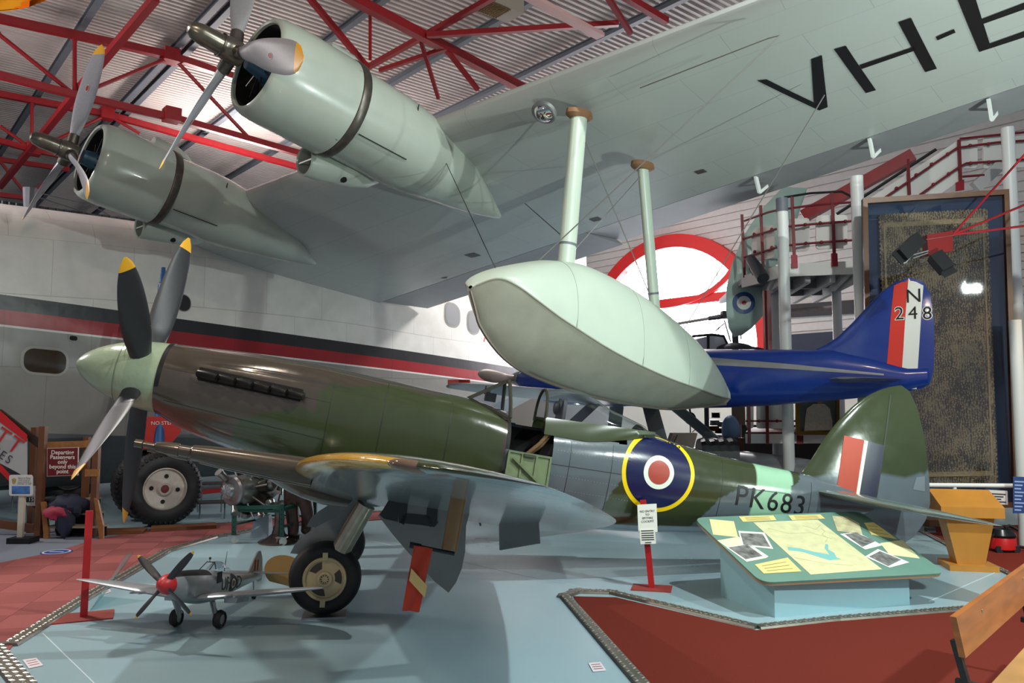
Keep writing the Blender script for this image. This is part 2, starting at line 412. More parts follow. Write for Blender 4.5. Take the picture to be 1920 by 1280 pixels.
tr2 = truss('red roof truss behind the upright grey propeller blade', [((60, 188), T), (200, 214), (420, 275), (620, 330)], [(-200, 226), (0, 264), (62, 281), (120, 292), (400, 352)],
      [((60, 190), (60, 276)), ((200, 215), (70, 280)), ((0, 236), (60, 280)), ((203, 216), (262, 250))], [(62, 280), (200, 214)])
P0 = at_z(60, 188, T)
mb = MB(); mb.bar(on_plane(60, 188, P0, U), on_plane(-250, 128, P0, U), .16, .16); obj('top_chord', mb, M_steel_red, tr2, world=True, smooth=0)
r3 = thing('roof_truss', 'farthest red roof truss low at the left edge above the hull', 'roof truss', at_z(0, 300, T), group='red roof trusses')
P0 = at_z(0, 300, T); f3 = lambda x, y: on_plane(x, y, P0, U)
for a, b, wd in (((-60, 290), (130, 318), .15), ((-60, 358), (60, 372), .15), ((0, 302), (50, 366), .08), ((115, 316), (55, 366), .08)):
    mb = MB(); mb.bar(f3(*a), f3(*b), wd, wd); obj('web_member', mb, M_steel_red, r3, world=True, smooth=0)
r4 = thing('roof_bracing', 'long red tie crossing diagonally above the left propellers', 'roof truss', at_z(290, 0, 9.4))
for a, za, b, zb in (((292, -4), 9.4, (144, 172), 8.8), ((138, 180), 8.75, (0, 350), 8.6)):
    mb = MB(); mb.bar(at_z(*a, za), at_z(*b, zb), .14, .14); obj('tie_beam', mb, M_steel_red, r4, world=True, smooth=0)
r5 = thing('roof_truss', 'red roof truss above the nearer engine and the wing', 'roof truss', at_z(655, 0, 9.2), group='red roof trusses')
for a, za, b, zb, wd in (((590, -40), 9.2, (1010, 181), 9.0, .17), ((930, -8), 9.35, (690, 126), 9.25, .10), ((800, 66), 9.1, (1160, 44), 9.3, .10), ((694, 14), 9.3, (694, 112), 8.6, .06),
        ((575, -10), 9.6, (690, 128), 8.6, .10), ((790, 80), 9.1, (822, 184), 8.5, .07), ((836, 92), 9.05, (896, 168), 8.5, .08), ((712, 132), 8.9, (838, 90), 9.05, .08),
        ((322, 105), 10.0, (450, 148), 10.0, .15), ((450, 148), 10.0, (600, 205), 10.0, .15), ((1130, -20), 9.4, (1182, 62), 9.1, .09), ((1160, -14), 9.4, (1250, 40), 9.2, .12)):
    mb = MB(); mb.bar(at_z(*a, za), at_z(*b, zb), wd, wd); obj('truss_member', mb, M_steel_red, r5, world=True, smooth=0)
mb = MB(); mb.bar(at_z(985, -10, 9.0), at_z(1126, 68, 8.9), .20, .07)
tag(obj('strip_light_casing', mb, mat('pink_white_paint', (222, 176, 170), .5), smooth=0), 'pale pink strip light casing hung under the roof above the wing', 'light fitting')
t = thing('roof_heater', 'beige roof heater box with a mesh grille at the top edge', 'heater', at_z(935, 10, 9.6))
c = at_z(938, 6, 9.6); Rm = Matrix.Rotation(R(40), 3, 'Z')
mb = MB(); mb.box(c, (.75, .5, .36), Rm); obj('casing', mb, mat('beige_metal', (170, 160, 146), .5), t, world=True, smooth=0)
mb = MB()
for i in range(9): mb.box(c + Rm @ V((-.34 + i * .05, 0, -.19)), (.012, .46, .012), Rm)
for i in range(8): mb.box(c + Rm @ V((-.14, -.2 + i * .057, -.19)), (.44, .012, .012), Rm)
obj('grille', mb, mat('grille_brass', (150, 120, 70), .4, .6), t, world=True, smooth=0)

# ------------------------------------------------------------------ walls
WE = 24.3                                     # distance of the gable wall along W
def gw(px, py): return on_plane(px, py, W * WE, W)      # pixel on the gable wall
AC = gw(1258, 640); ARAD = 4.35; AZ = 4.1; au = AC.dot(U)
def gp(u, z, d=0.0): return U * u + W * (WE - d) + Z * z
M_sheet = mat('wall_sheet', (206, 202, 200), .55, var=.05)
arc = [(au + ARAD * cos(pi * i / 40), AZ + ARAD * sin(pi * i / 40)) for i in range(41)]
mb = MB()
# wall built as horizontal corrugated courses left and right of the arch opening
zz = 0.0; pitch = .28
while zz < ROOF + .2:
    for z0, z1, d0, d1 in ((zz, zz + pitch * .82, 0, 0), (zz + pitch * .82, zz + pitch * .86, 0, -.06), (zz + pitch * .86, zz + pitch * .96, -.06, -.06), (zz + pitch * .96, zz + pitch, -.06, 0)):
        zm = (z0 + z1) / 2
        hw = sqrt(max(0, ARAD ** 2 - max(0, zm - AZ) ** 2)) if AZ < zm < AZ + ARAD else (ARAD if 2.4 < zm <= AZ else 0)
        spans = [(-4, au - hw), (au + hw, 48)] if hw else [(-4, 48)]
        for a, b in spans: mb.add([gp(a, z0, d0), gp(b, z0, d0), gp(b, z1, d1), gp(a, z1, d1)], [(0, 1, 2, 3)])
    zz += pitch
struct('wall_gable', mb, M_sheet, smooth=0)
mb = MB(); mb.add([gp(-4, 0, .08), gp(48, 0, .08), gp(48, 2.36, .08), gp(-4, 2.36, .08)], [(0, 1, 2, 3)])
struct('wall_gable_lower', mb, mat('cream_wall', (232, 226, 214), .7), smooth=0)
mb = MB(); corrugated(mb, uw(38.5, -30, 0), W, Z, -U, 60, ROOF, .3, .05)
struct('wall_far', mb, mat('dark_wall_sheet', (92, 92, 96), .7), smooth=0)
# arched window: bright panes, red arch rim, red glazing bars
win = thing('window_1', 'large arched window with a red rim and red glazing bars', 'window', gp(au, 2.4)); win['kind'] = 'structure'
M_sky = mat('daylight_pane', (255, 255, 255), .6, emit=((244, 248, 255), 11.0))
cells = [-1.0, -.5, 0, .5, 1.0]
for i in range(4):
    for j, (z0, z1) in enumerate(((2.4, 4.0), (4.0, 5.9), (5.9, AZ + ARAD))):
        u0, u1 = au + cells[i] * ARAD, au + cells[i + 1] * ARAD; poly = []
        def lim(u): return AZ + sqrt(max(0, ARAD ** 2 - (u - au) ** 2))
        us = [u0 + (u1 - u0) * k / 8 for k in range(9)]
        topz = [min(z1, lim(u)) for u in us]; poly = [(u, t_) for u, t_ in zip(us, topz) if t_ > z0 + .01]
        if len(poly) < 2: continue
        ring = [gp(u, z0, -.12) for u, _ in (poly[0], poly[-1])] + [gp(u, t_, -.12) for u, t_ in reversed(poly)]
        mb = MB(); mb.prism(ring, W * .02); obj('pane', mb, M_sky, win, world=True, smooth=0)
M_archred = mat('arch_red', (214, 44, 44), .5)
secs = []
for i in range(49):
    a = pi * i / 48
    secs.append([gp(au + r_ * cos(a), AZ + r_ * sin(a), d) for r_, d in ((ARAD + .10, .30), (ARAD - .40, .30), (ARAD - .40, -.05), (ARAD + .10, -.05))])
mb = MB(); mb.loft(secs)
for sg in (-1, 1): mb.bar(gp(au + sg * (ARAD - .15), 2.3, .12), gp(au + sg * (ARAD - .15), AZ, .12), .5, .35, up=W)
obj('arch_rim', mb, M_archred, win, world=True)
for z_, r_ in ((4.0, .05), (5.95, .16)):
    hw = sqrt(ARAD ** 2 - max(0, z_ - AZ) ** 2) - .2
    mb = MB(); mb.bar(gp(au - hw, z_, .05), gp(au + hw, z_, .05), .12, r_ * 2); obj('glazing_bar', mb, M_archred, win, world=True, smooth=0)
for c_ in cells[1:4]:
    mb = MB(); mb.bar(gp(au + c_ * ARAD, 2.4, 0), gp(au + c_ * ARAD, AZ + sqrt(1 - c_ * c_) * ARAD - .2, 0), .05, .05)
    obj('mullion', mb, mat('pale_green_bar', (190, 226, 190), .5), win, world=True, smooth=0)
mb = MB(); mb.loft([[gp(au + r_ * cos(a), 7.4 + r_ * sin(a) * .5, d) for r_, d in ((3.3, .2), (3.0, .2), (3.0, .05), (3.3, .05))] for a in [-.3 - 2.5 * i / 16 for i in range(17)]])
obj('inner_arc', mb, M_archred, win, world=True)
# ------------------------------------------------------------------ flying boat (hull, port wing, two engines, wing float)
def banded(name, cx, cy, cz, lo, hi, bands, rough=.45, var=.06, panel=None, bump=0.0, metal=0.0, vscale=3.0):
    """constant colour bands along a direction of the object's own space: bands = [(start value, rgb)...]"""
    m = mat(name, bands[-1][1], rough, metal, bump=bump, bscale=2.2); nt = m.node_tree; N = nt.nodes; L = nt.links; b = N['Principled BSDF']
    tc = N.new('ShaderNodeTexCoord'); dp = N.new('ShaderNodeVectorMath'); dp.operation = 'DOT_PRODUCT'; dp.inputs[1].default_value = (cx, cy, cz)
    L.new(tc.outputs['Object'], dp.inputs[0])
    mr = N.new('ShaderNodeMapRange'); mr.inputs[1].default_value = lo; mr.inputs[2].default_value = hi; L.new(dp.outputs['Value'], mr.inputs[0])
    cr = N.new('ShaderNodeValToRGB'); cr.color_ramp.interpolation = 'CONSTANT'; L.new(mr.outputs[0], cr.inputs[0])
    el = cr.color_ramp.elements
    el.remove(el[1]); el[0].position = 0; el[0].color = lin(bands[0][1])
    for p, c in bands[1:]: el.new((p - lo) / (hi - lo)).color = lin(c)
    src = cr.outputs[0]
    if var:
        nz = N.new('ShaderNodeTexNoise'); nz.inputs['Scale'].default_value = vscale; nz.inputs['Detail'].default_value = 5; L.new(tc.outputs['Object'], nz.inputs['Vector'])
        m2 = N.new('ShaderNodeMapRange'); m2.inputs[1].default_value = .25; m2.inputs[2].default_value = .75; m2.inputs[3].default_value = 1 - var; m2.inputs[4].default_value = 1 + var
        L.new(nz.outputs['Fac'], m2.inputs[0])
        mx = N.new('ShaderNodeMix'); mx.data_type = 'RGBA'; mx.blend_type = 'MULTIPLY'; mx.inputs[0].default_value = 1
        L.new(src, mx.inputs[6]); L.new(m2.outputs[0], mx.inputs[7]); src = mx.outputs[2]
    if panel:
        uv = N.new('ShaderNodeUVMap'); uv.uv_map = 'UVMap'; br = N.new('ShaderNodeTexBrick'); br.inputs['Scale'].default_value = 1
        br.inputs['Brick Width'].default_value = panel[0]; br.inputs['Row Height'].default_value = panel[1]; br.inputs['Mortar Size'].default_value = panel[2]
        br.inputs['Color1'].default_value = (1, 1, 1, 1); br.inputs['Color2'].default_value = (panel[3],) * 3 + (1,); br.inputs['Mortar'].default_value = (panel[4],) * 3 + (1,)
        L.new(uv.outputs[0], br.inputs['Vector'])
        mx = N.new('ShaderNodeMix'); mx.data_type = 'RGBA'; mx.blend_type = 'MULTIPLY'; mx.inputs[0].default_value = 1
        L.new(src, mx.inputs[6]); L.new(br.outputs['Color'], mx.inputs[7]); src = mx.outputs[2]
    L.new(src, b.inputs['Base Color'])
    return m

FO = V((-8.352, 17.821, 5.87)); FYAW, FINC, FDIH, FSW = R(46.4), R(11.37), R(2.27), R(3.07)
FA = V((cos(FYAW), sin(FYAW), 0)); FP = V((sin(FYAW), -cos(FYAW), 0))
fb = thing('flying_boat', 'large white and grey flying boat with black and red stripes, its wing overhead', 'aircraft',
           mx=Matrix(((FA.x, -FP.x, 0, FO.x), (FA.y, -FP.y, 0, FO.y), (0, 0, 1, FO.z), (0, 0, 0, 1))))
def fw(s, c, up=0.0): return FO + FP * s + FA * (s * tan(FSW) + c * cos(FINC)) + Z * (s * tan(FDIH) - c * sin(FINC) + up)
def chord(s): return 7.468 + (3.735 - 7.468) * s / 17.2
def foil(x, t): return 5 * t * (.2969 * sqrt(x) - .126 * x - .3516 * x * x + .2843 * x ** 3 - .1036 * x ** 4)
def fbl(a, p, z): return FO + FA * a + FP * p + Z * z       # aft, port, up from the wing root
# hull
HT = [(-8.5, -1.2), (-7, -.15), (-5, .05), (-3, .12), (0, .2), (4, .15), (8, -.2), (12, -.5), (15.5, -.6)]
HC = [(-8.5, -3.2), (-7, -4.0), (-5, -4.4), (0, -4.45), (4, -4.45), (8, -4.2), (12, -3.4), (15.5, -2.3)]
HK = [(-8.5, -3.4), (-7, -4.9), (-5, -5.4), (0, -5.5), (4, -5.45), (8, -5.1), (12, -4.0), (15.5, -2.6)]
HB = [(-8.5, .25), (-7, 1.05), (-5, 1.42), (-3, 1.55), (2, 1.55), (6, 1.45), (9, 1.2), (12, .8), (15.5, .3)]
secs = []; st = [-8.5 + 24.0 * i / 64 for i in range(65)]
for a in st:
    zt, zc, zk, b = sm(HT, a), sm(HC, a), sm(HK, a), sm(HB, a); half = []
    for i in range(6): t = i / 6; half.append((b * .9 * t, zk + (zc - zk) * (t ** 1.25)))
    for i in range(8): t = i / 8; half.append((b * (.9 + .1 * sin(pi * .5 * min(1, t * 1.6))), zc + (zt - 1.0 - zc) * t))
    for i in range(11): t = pi / 2 * i / 10; half.append((b * cos(t) ** .8 if i < 10 else 0, zt - 1.0 + 1.0 * sin(t) ** .9))
    ring = [fbl(a, y, z) for y, z in half] + [fbl(a, -y, z) for y, z in half[-2:0:-1]]
    secs.append(ring)
nr = len(secs[0])
mb = MB(); mb.loft(secs, uvfn=lambda i, k: (st[i], k * .26))
M_hull = banded('hull_paint', .059, 0, 1, -8, 2, [(-8, (92, 92, 94)), (-4.5, (134, 130, 126)), (-2.60, (216, 214, 210)), (-2.545, (150, 24, 34)), (-2.285, (34, 34, 38)), (-2.01, (224, 221, 215))],  # lowest band darker: shadow on the hull bottom put into the colour
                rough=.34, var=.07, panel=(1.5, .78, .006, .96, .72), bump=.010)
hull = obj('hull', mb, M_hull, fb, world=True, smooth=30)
M_pane = mat('smoked_window', (58, 46, 34), .08, coat=.5, spec=.8)
def rrect(o, ex, ey, w_, h_, r_, n=5):
    pts = []
    for cx, cy, a0 in ((w_/2 - r_, h_/2 - r_, 0), (-w_/2 + r_, h_/2 - r_, pi/2), (-w_/2 + r_, -h_/2 + r_, pi), (w_/2 - r_, -h_/2 + r_, 3*pi/2)):
        for i in range(n + 1):
            a = a0 + pi / 2 * i / n; pts.append(V(o) + V(ex) * (cx + r_ * cos(a)) + V(ey) * (cy + r_ * sin(a)))
    return pts
loc = fb.matrix_basis.inverted()
def hull_pt(px, py, off=1.5): return on_plane(px, py, FO + FP * off, FP)
def lcl(p): return loc @ p
def hull_window(px, py, w_, h_, r_, off=1.52, pane=None, fr=.05):
    c = lcl(hull_pt(px, py, off)); ex, ey = V((1, 0, -.059)).normalized(), V((0, 0, 1))
    m1 = MB(); m1.poly(rrect(c, ex, ey, w_ + fr * 2, h_ + fr * 2, r_ + fr))
    f_ = obj('window_frame', drape(m1, hull, (0, 1, 0), .012, .12), mat('window_rim', (150, 146, 140), .4), fb)
    m2 = MB(); m2.poly(rrect(c, ex, ey, w_, h_, r_)); obj('pane', drape(m2, hull, (0, 1, 0), .02, .12), pane or M_pane, f_)
hull_window(84, 677, .72, .44, .17)
hull_window(849, 590, .58, .62, .22, 1.3, mat('grey_window', (150, 150, 152), .15), .05)
hull_window(893, 604, .5, .62, .22, 1.3, mat('grey_window', (150, 150, 152), .15), .05)
hull_window(343, 568, .30, .34, .149, 1.55, M_black, .02)
hull_window(137, 634, .14, .09, .04, 1.55, M_dark, .02)
c = lcl(hull_pt(955, 637, 1.25))
obj('airline_name', drape(text_mb('ANSETT', c, (1, 0, -.05), (0, 0, 1), .52, spacing=1.1), hull, (0, 1, 0), .012, .1), mat('name_red', (200, 60, 44), .5), fb)
mb = MB(); mb.tube([fbl(-2.35, .3, .05), fbl(-2.35, .3, .55)], [.10, .14], 10); mb.tube([fbl(-2.35, .3, .5), fbl(-1.2, .3, .42), fbl(-.4, .3, .1)], .012, 6); mb.tube([fbl(-2.35, .3, .42), fbl(-1.0, .3, .2)], .012, 6)
obj('aerial_mast', mb, M_grey_steel, fb, world=True)
mb = MB()
for i in range(3): mb.tube([fbl(-2.9 + i * .12, .6, -.05), fbl(-2.9 + i * .12, .6, .14)], .012, 6)
obj('aerial_stubs', mb, M_grey_steel, fb, world=True)
# tail fin behind the float, seen against the window
mb = MB(); P3 = [(11.5, -.4), (12.6, 3.2), (13.4, 4.1), (15.0, 4.2), (15.9, 3.4), (16.0, -.4)]
mb.prism([fbl(a, .14, z) for a, z in P3], -FP * .28); obj('tail_fin', mb, banded('fin_paint', 1, 0, 0, 10, 17, [(10, (230, 226, 220)), (13.0, (206, 70, 60)), (14.4, (232, 228, 224))], rough=.4, var=.03), fb, world=True)

# wing skin
nx = 26; xs = [(1 - cos(pi * i / nx)) / 2 for i in range(nx + 1)]
def wing_ring(s, x0, x1, n=22, reflex=0.0):
    ch = chord(s); t = .165 - .045 * s / 17.2; up, lo_ = [], []
    for i in range(n + 1):
        q = i / n; q = (1 - cos(pi * q)) / 2 if x0 == 0 else q
        x = x0 + (x1 - x0) * q; y = foil(x, t) * ch; cam_ = ch * .025 * 4 * x * (1 - x) + reflex * max(0, x - .775) * ch
        up.append(fw(s, x * ch, cam_ + y)); lo_.append(fw(s, x * ch, cam_ - y * .9))
    return lo_ + up[::-1]
M_wing = mat('wing_skin', (174, 178, 174), .27, var=.025, vscale=1.4, bump=.004, bscale=.8, panel=(1.55, .81, .005, .98, .78))
S = [.9 + 16.1 * i / 60 for i in range(61)]
secs = [wing_ring(s, 0, .775) for s in S]; nn = len(secs[0])
mb = MB(); mb.loft(secs, uvfn=lambda i, k: (S[i], k * .27)); wing = obj('wing', mb, M_wing, fb, world=True, smooth=40)
M_ail = mat('aileron_shaded', (138, 138, 142), .5, var=.05, vscale=3)  # darker than the wing skin: shade on the trailing part put into colour
for nm, s0, s1, rf in (('flap', 1.6, 9.0, .10), ('aileron', 9.03, 16.6, .16)):  # reflex tips the rear up, away from the lamps, to darken it
    SS = [s0 + (s1 - s0) * i / 20 for i in range(21)]
    mb = MB(); mb.loft([wing_ring(s, .778, 1.0, 8, rf) for s in SS]); obj(nm, mb, M_ail, fb, world=True, smooth=40)
# hinge brackets below the aileron
for px, py in ((1423, 338), (1885, 180), (1648, 253)):
    best = min(((proj_s, c_) for proj_s in [9.5 + .15 * k for k in range(48)] for c_ in (.80,)), key=lambda q: ((lambda P: ((960 + FPX * P.x / P.y) - px) ** 2)(fw(q[0], q[1] * chord(q[0])))))
    P = fw(best[0], .79 * chord(best[0]), -.12)
    mb = MB(); mb.bar(P + Z * .1, P - Z * .14 + FA * .12, .03, .09); mb.bar(P - Z * .14 + FA * .12, P + FA * .4 + Z * .02, .03, .05)
    obj('hinge_bracket', mb, M_white, fb, world=True, smooth=0)
# registration letters under the wing
def under(px, py):                                   # pixel -> wing local plane near mid chord
    n = (fw(12, 1) - fw(12, 0)).cross(fw(12, 0) - fw(11, 0)).normalized()
    return on_plane(px, py, fw(12, 2.0, -.33), n)
M_let = mat('letter_black', (16, 16, 18), .45)
STROKES = {'V': [((1419, 171), (1436, 163), (1540, 236), (1527, 219)), ((1521, 133), (1541, 126), (1552, 228), (1533, 234))],
           'H': [((1564, 115), (1586, 109), (1643, 198), (1624, 203)), ((1685, 67), (1709, 59), (1758, 160), (1736, 166)), ((1612, 147), (1714, 115), (1718, 122), (1616, 155))],
           'dash': [((1756, 97), (1790, 83), (1793, 90), (1759, 104))],
           'B': [((1797, 26), (1828, 16), (1859, 118), (1838, 130)), ((1797, 26), (1905, -14), (1918, 0), (1812, 30)), ((1840, 66), (1940, 30), (1944, 42), (1842, 76)),
                 ((1838, 130), (1852, 116), (1990, 70), (1990, 84))]}
V_ = [((1419, 171), (1437, 169), (1542, 226), (1552, 228), (1536, 234)), ((1521, 133), (1541, 126), (1552, 228), (1536, 234), (1526, 215))]
wn = (fw(12, 1) - fw(12, 0)).cross(fw(12, 0) - fw(11, 0)).normalized(); wn = wn if wn.z > 0 else -wn
wl = loc.to_3x3() @ wn
for k, ql in STROKES.items():
    mb = MB()
    for q in (V_ if k == 'V' else ql): mb.poly([lcl(under(*p)) for p in q])
    obj('registration_letter' if k != 'dash' else 'registration_dash', drape(mb, wing, wl, .008, .15), M_let, fb)
# engines
SIN, SOUT = 3.704, 8.921
M_cowl = mat('cowl_grey', (164, 172, 162), .26, var=.05, vscale=3, bump=.003, bscale=3, coat=.25)
M_ring = mat('exhaust_ring', (92, 86, 80), .38, .7, var=.25, vscale=10)
M_blade = mat('blade_grey', (142, 142, 148), .42, var=.08, vscale=30)
M_tip = mat('tip_yellow', (226, 166, 40), .4)
AXC = (FA * cos(FINC) - Z * sin(FINC)).normalized()             # aft along the chord
UPC = (Z * cos(FINC) + FA * sin(FINC)).normalized()
def blade_mb(o, ax, rad, Rr, r0, chords, pitch0, pitch1, thick=.12, tipfrac=.9, n=18, m=14):
    """propeller blade: o hub centre, ax spin axis (forward), rad radial direction; chords = table r/R -> chord"""
    ax = V(ax).normalized(); rad = V(rad).normalized(); tg = ax.cross(rad).normalized(); mb = MB(); secs = []; rr = []
    for i in range(n + 1):
        q = i / n; r_ = r0 + (Rr - r0) * (1 - (1 - q) ** 1.5 if q > .999 else q); f_ = r_ / Rr
        c_ = sm(chords, f_); b_ = pitch0 + (pitch1 - pitch0) * (f_ - r0 / Rr) / (1 - r0 / Rr); th = c_ * (thick if f_ > .3 else thick + (1 - thick) * (1 - (f_ - r0 / Rr) / (.3 - r0 / Rr)) * .8)
        e = tg * cos(b_) + ax * sin(b_); g = ax * cos(b_) - tg * sin(b_)
        secs.append([o + rad * r_ + e * (c_ / 2 * cos(2 * pi * k / m)) + g * (th / 2 * sin(2 * pi * k / m)) for k in range(m)]); rr.append(f_)
    for i in range(n):
        mb.k = 1 if rr[i] >= tipfrac - .001 else 0
        mb.loft(secs[i:i + 2], cap=False)
    mb.k = 1; mb.add(secs[-1], [tuple(range(m))])
    # weld
    bm = bmesh.new(); vv = [bm.verts.new(p) for p in mb.v]
    for f_, k in zip(mb.f, mb.mi):
        try: bm.faces.new([vv[i] for i in f_]).material_index = k
        except ValueError: pass
    bmesh.ops.remove_doubles(bm, verts=bm.verts, dist=1e-5); bm.verts.index_update()
    out = MB(); out.v = [v.co.copy() for v in bm.verts]; out.f = [[v.index for v in f_.verts] for f_ in bm.faces]; out.mi = [f_.material_index for f_ in bm.faces]; bm.free()
    return out
PAD = [(0, .13), (.12, .14), (.25, .24), (.45, .36), (.65, .40), (.8, .39), (.9, .34), (.96, .25), (.99, .14), (1.0, .05)]
def engine(s, ang, label):
    L = fw(s, 0, -.25); F = L - AXC * 2.65
    pr = [(.05, .575), (.015, .58), (0, .60), (.01, .63), (.05, .66), (.14, .69), (.3, .705), (.6, .71), (1.22, .71)]
    mb = MB(); mb.lathe(pr, F, AXC, 48, cap=False); mb.lathe([(1.22, .705), (1.22, .66)], F, AXC, 48, cap=False)
    cw = obj('cowling', mb, M_cowl, fb, world=True, smooth=40)
    mb = MB(); mb.lathe([(.05, .565), (.5, .60)], F, AXC, 40, cap=False); obj('cowl_shade_liner', mb, M_dark, cw, world=True)  # dark liner added so the lit cowl interior reads shaded
    for k in range(4):                                            # cowl panel joints
        a = k * pi / 2 + .5; d = (FP * cos(a) + UPC * sin(a)); mb = MB(); mb.bar(F + AXC * .35 + d * .695, F + AXC * 1.2 + d * .706, .012, .006, up=d)
        obj('panel_joint', mb, M_ring, cw, world=True, smooth=0)
    for t_ in (.36, .98):
        mb = MB(); mb.lathe([(t_, .69), (t_, .6975 if t_ < .5 else .708), (t_ + .008, .6985 if t_ < .5 else .708), (t_ + .008, .69)], F, AXC, 48, cap=False)
        obj('panel_joint', mb, mat('joint_grey', (96, 98, 92), .6), cw, world=True)
    mb = MB(); mb.lathe([(1.225, .60), (1.225, .715), (1.235, .722), (1.35, .722), (1.36, .715), (1.36, .6)], F, AXC, 48, cap=False)
    obj('exhaust_ring', mb, M_ring, fb, world=True)
    mb = MB(); secs = []                                         # nacelle fairing into the wing
    for i in range(26):
        q = i / 25; t_ = 1.36 + (4.7 - 1.36) * q
        r_ = .70 if t_ < 2.3 else .70 * max(.02, 1 - ((t_ - 2.3) / 2.5) ** 1.7); zz = -.06 * max(0, t_ - 2.0)
        if t_ > 3.4: zz -= .12 * (t_ - 3.4)
        secs.append([F + AXC * t_ + UPC * (zz + r_ * .92 * sin(2 * pi * k / 40)) + FP * (r_ * 1.02 * cos(2 * pi * k / 40)) for k in range(40)])
    mb.loft(secs); na = obj('nacelle', mb, M_cowl, fb, world=True, smooth=45)
    for a in (.1, -.75):
        d = FP * cos(a) + UPC * sin(a); mb = MB(); mb.bar(F + AXC * 1.4 + d * .702, F + AXC * 2.25 + d * .702, .014, .008, up=d); obj('panel_joint', mb, M_dark, na, world=True, smooth=0)
    a = .35; d = FP * cos(a) + UPC * sin(a); mb = MB(); mb.lathe([(0, .0), (.03, .008), (.3, .014), (.33, 0)], F + AXC * 2.2 + d * .69 + UPC * .12, -UPC, 8); obj('air_slot', mb, M_dark, na, world=True)
    mb = MB(); mb.lathe([(.38, .02), (.40, .60)], F, AXC, 32); obj('dark_disc', mb, M_dark, fb, world=True)  # dark disc closing the cowl behind the cylinders
    for k in range(9):
        a = 2 * pi * k / 9; d = FP * cos(a) + UPC * sin(a); mb = MB()
        mb.lathe([(j * .035 + e, .085 if e else .06) for j in range(6) for e in (0, .018)], F + AXC * .28 + d * .2, d, 12)
        mb.tube([F + AXC * .1 + d * .15, F + AXC * .12 + d * .42], .012, 6)
        obj('engine_cylinder', mb, mat('engine_black', (34, 33, 33), .35, .5), fb, world=True)
    mb = MB(); mb.lathe([(.40, .24), (.22, .22), (.1, .16), (-.1, .12)], F, AXC, 24); obj('gearbox', mb, mat('engine_blue', (40, 76, 100), .4, .3), fb, world=True)
    # propeller
    H = F - AXC * .30
    pm = MB(); pm.lathe([(.12, .06), (.10, .15), (-.02, .17), (-.12, .16), (-.16, .145), (-.18, .15), (-.20, .135), (-.45, .128), (-.55, .105), (-.61, .06), (-.625, .0)], H, AXC, 28)
    pr_ = obj('propeller', pm, mat('hub_metal', (110, 104, 94), .28, .75, var=.2, vscale=9), fb, world=True, label='grey propeller with a long domed hub and yellow blade tips')
    mb = MB(); mb.lathe([(-.175, .15), (-.175, .158), (-.195, .158), (-.195, .15)], H, AXC, 28, cap=False); obj('hub_clamp', mb, M_ring, pr_, world=True)
    for k in range(3):
        a = R(ang) + k * 2 * pi / 3; rad = UPC * cos(a) + FP * sin(a)
        mb = MB(); mb.lathe([(.10, .09), (.30, .085), (.31, .075)], H, rad, 14); obj('blade_root', mb, M_ring, pr_, world=True)
        bl = obj('blade', blade_mb(H, -AXC, rad, 2.02, .25, PAD, R(48), R(15), .11, .90), [M_blade, M_tip], pr_, world=True)
        q = .58; b_ = R(48) + (R(15) - R(48)) * (q - .124) / .876; ax_ = -AXC; tg = ax_.cross(rad).normalized()
        g = ax_ * cos(b_) - tg * sin(b_); e = tg * cos(b_) + ax_ * sin(b_)
        for sg in (1, -1):
            mb = ring_mb(H + rad * (2.02 * q) + g * sg * .026, rad * 1.6, e * .9, (.042, .036), 20)
            obj('maker_badge', mb, [mat('badge_white', (210, 206, 200), .5), mat('badge_red', (150, 30, 36), .5)], pr_, world=True)
    # air intake on top and oil cooler scoop on the inboard side
    mb = MB(); secs = []
    for t_, hh, ww in ((.95, .20, .16), (1.02, .22, .17), (1.35, .22, .17), (1.6, .12, .12), (1.75, .02, .06)):
        secs.append([F + AXC * t_ + UPC * (.66 + hh * max(0, sin(pi * k / 9))) + FP * (ww * cos(pi * k / 9)) for k in range(10)])
    mb.loft(secs); obj('top_intake', mb, M_cowl, fb, world=True)
    C = F + AXC * 1.3 - FP * .62 - UPC * .66
    mb = MB(); mb.lathe([(.20, .19), (0, .19), (-.02, .205), (0, .225), (.3, .25), (.8, .25), (1.1, .2), (1.4, .05)], C, AXC + UPC * .22, 24, cap=False); sc_ = obj('oil_cooler', mb, M_cowl, fb, world=True)
    mb = MB(); mb.lathe([(.18, .0), (.19, .20)], C, AXC, 20); obj('cooler_matrix', mb, M_dark, sc_, world=True)
    mb = MB(); mb.bar(C + FP * .19 + AXC * .02, C - FP * .19 + AXC * .02, .02, .02); obj('cooler_bar', mb, M_cowl, sc_, world=True)
    d = (FP * .6 - UPC * .8).normalized(); mb = MB(); mb.lathe([(-.01, .05), (.008, .05)], C + AXC * .6 + UPC * .12 + d * .245, d, 14); obj('drain_hole', mb, M_dark, sc_, world=True)
engine(SIN, 3, 'inner'); engine(SOUT, -9, 'outer')
# leading edge duct and mesh grille between hull and inner engine
P = fw(1.95, .02, -.12); mb = ring_mb(P - AXC * .10 - UPC * .16, FP * .8, (UPC * .8 - AXC * .35), (.16, .13), 24)
obj('mesh_grille', mb, [M_cowl, mat('mesh_dark', (40, 42, 44), .6, .4)], fb, world=True)
# landing light
P = on_plane(1020, 211, fw(11.0, .35, -.33), (UPC + AXC * -.35).normalized())
n_ = (-UPC - AXC * .45).normalized(); mb = MB(); mb.lathe([(-.03, .17), (.02, .17), (.03, .15), (.03, .13)], P, n_, 24, cap=False); ll = obj('landing_light', mb, M_alu, fb, world=True)
mb = MB(); mb.lathe([(.03, .13), (.07, .10), (.095, .05), (.10, 0)], P, n_, 24, cap=False); obj('lens', mb, mat('chrome', (220, 216, 212), .06, 1.0), ll, world=True)
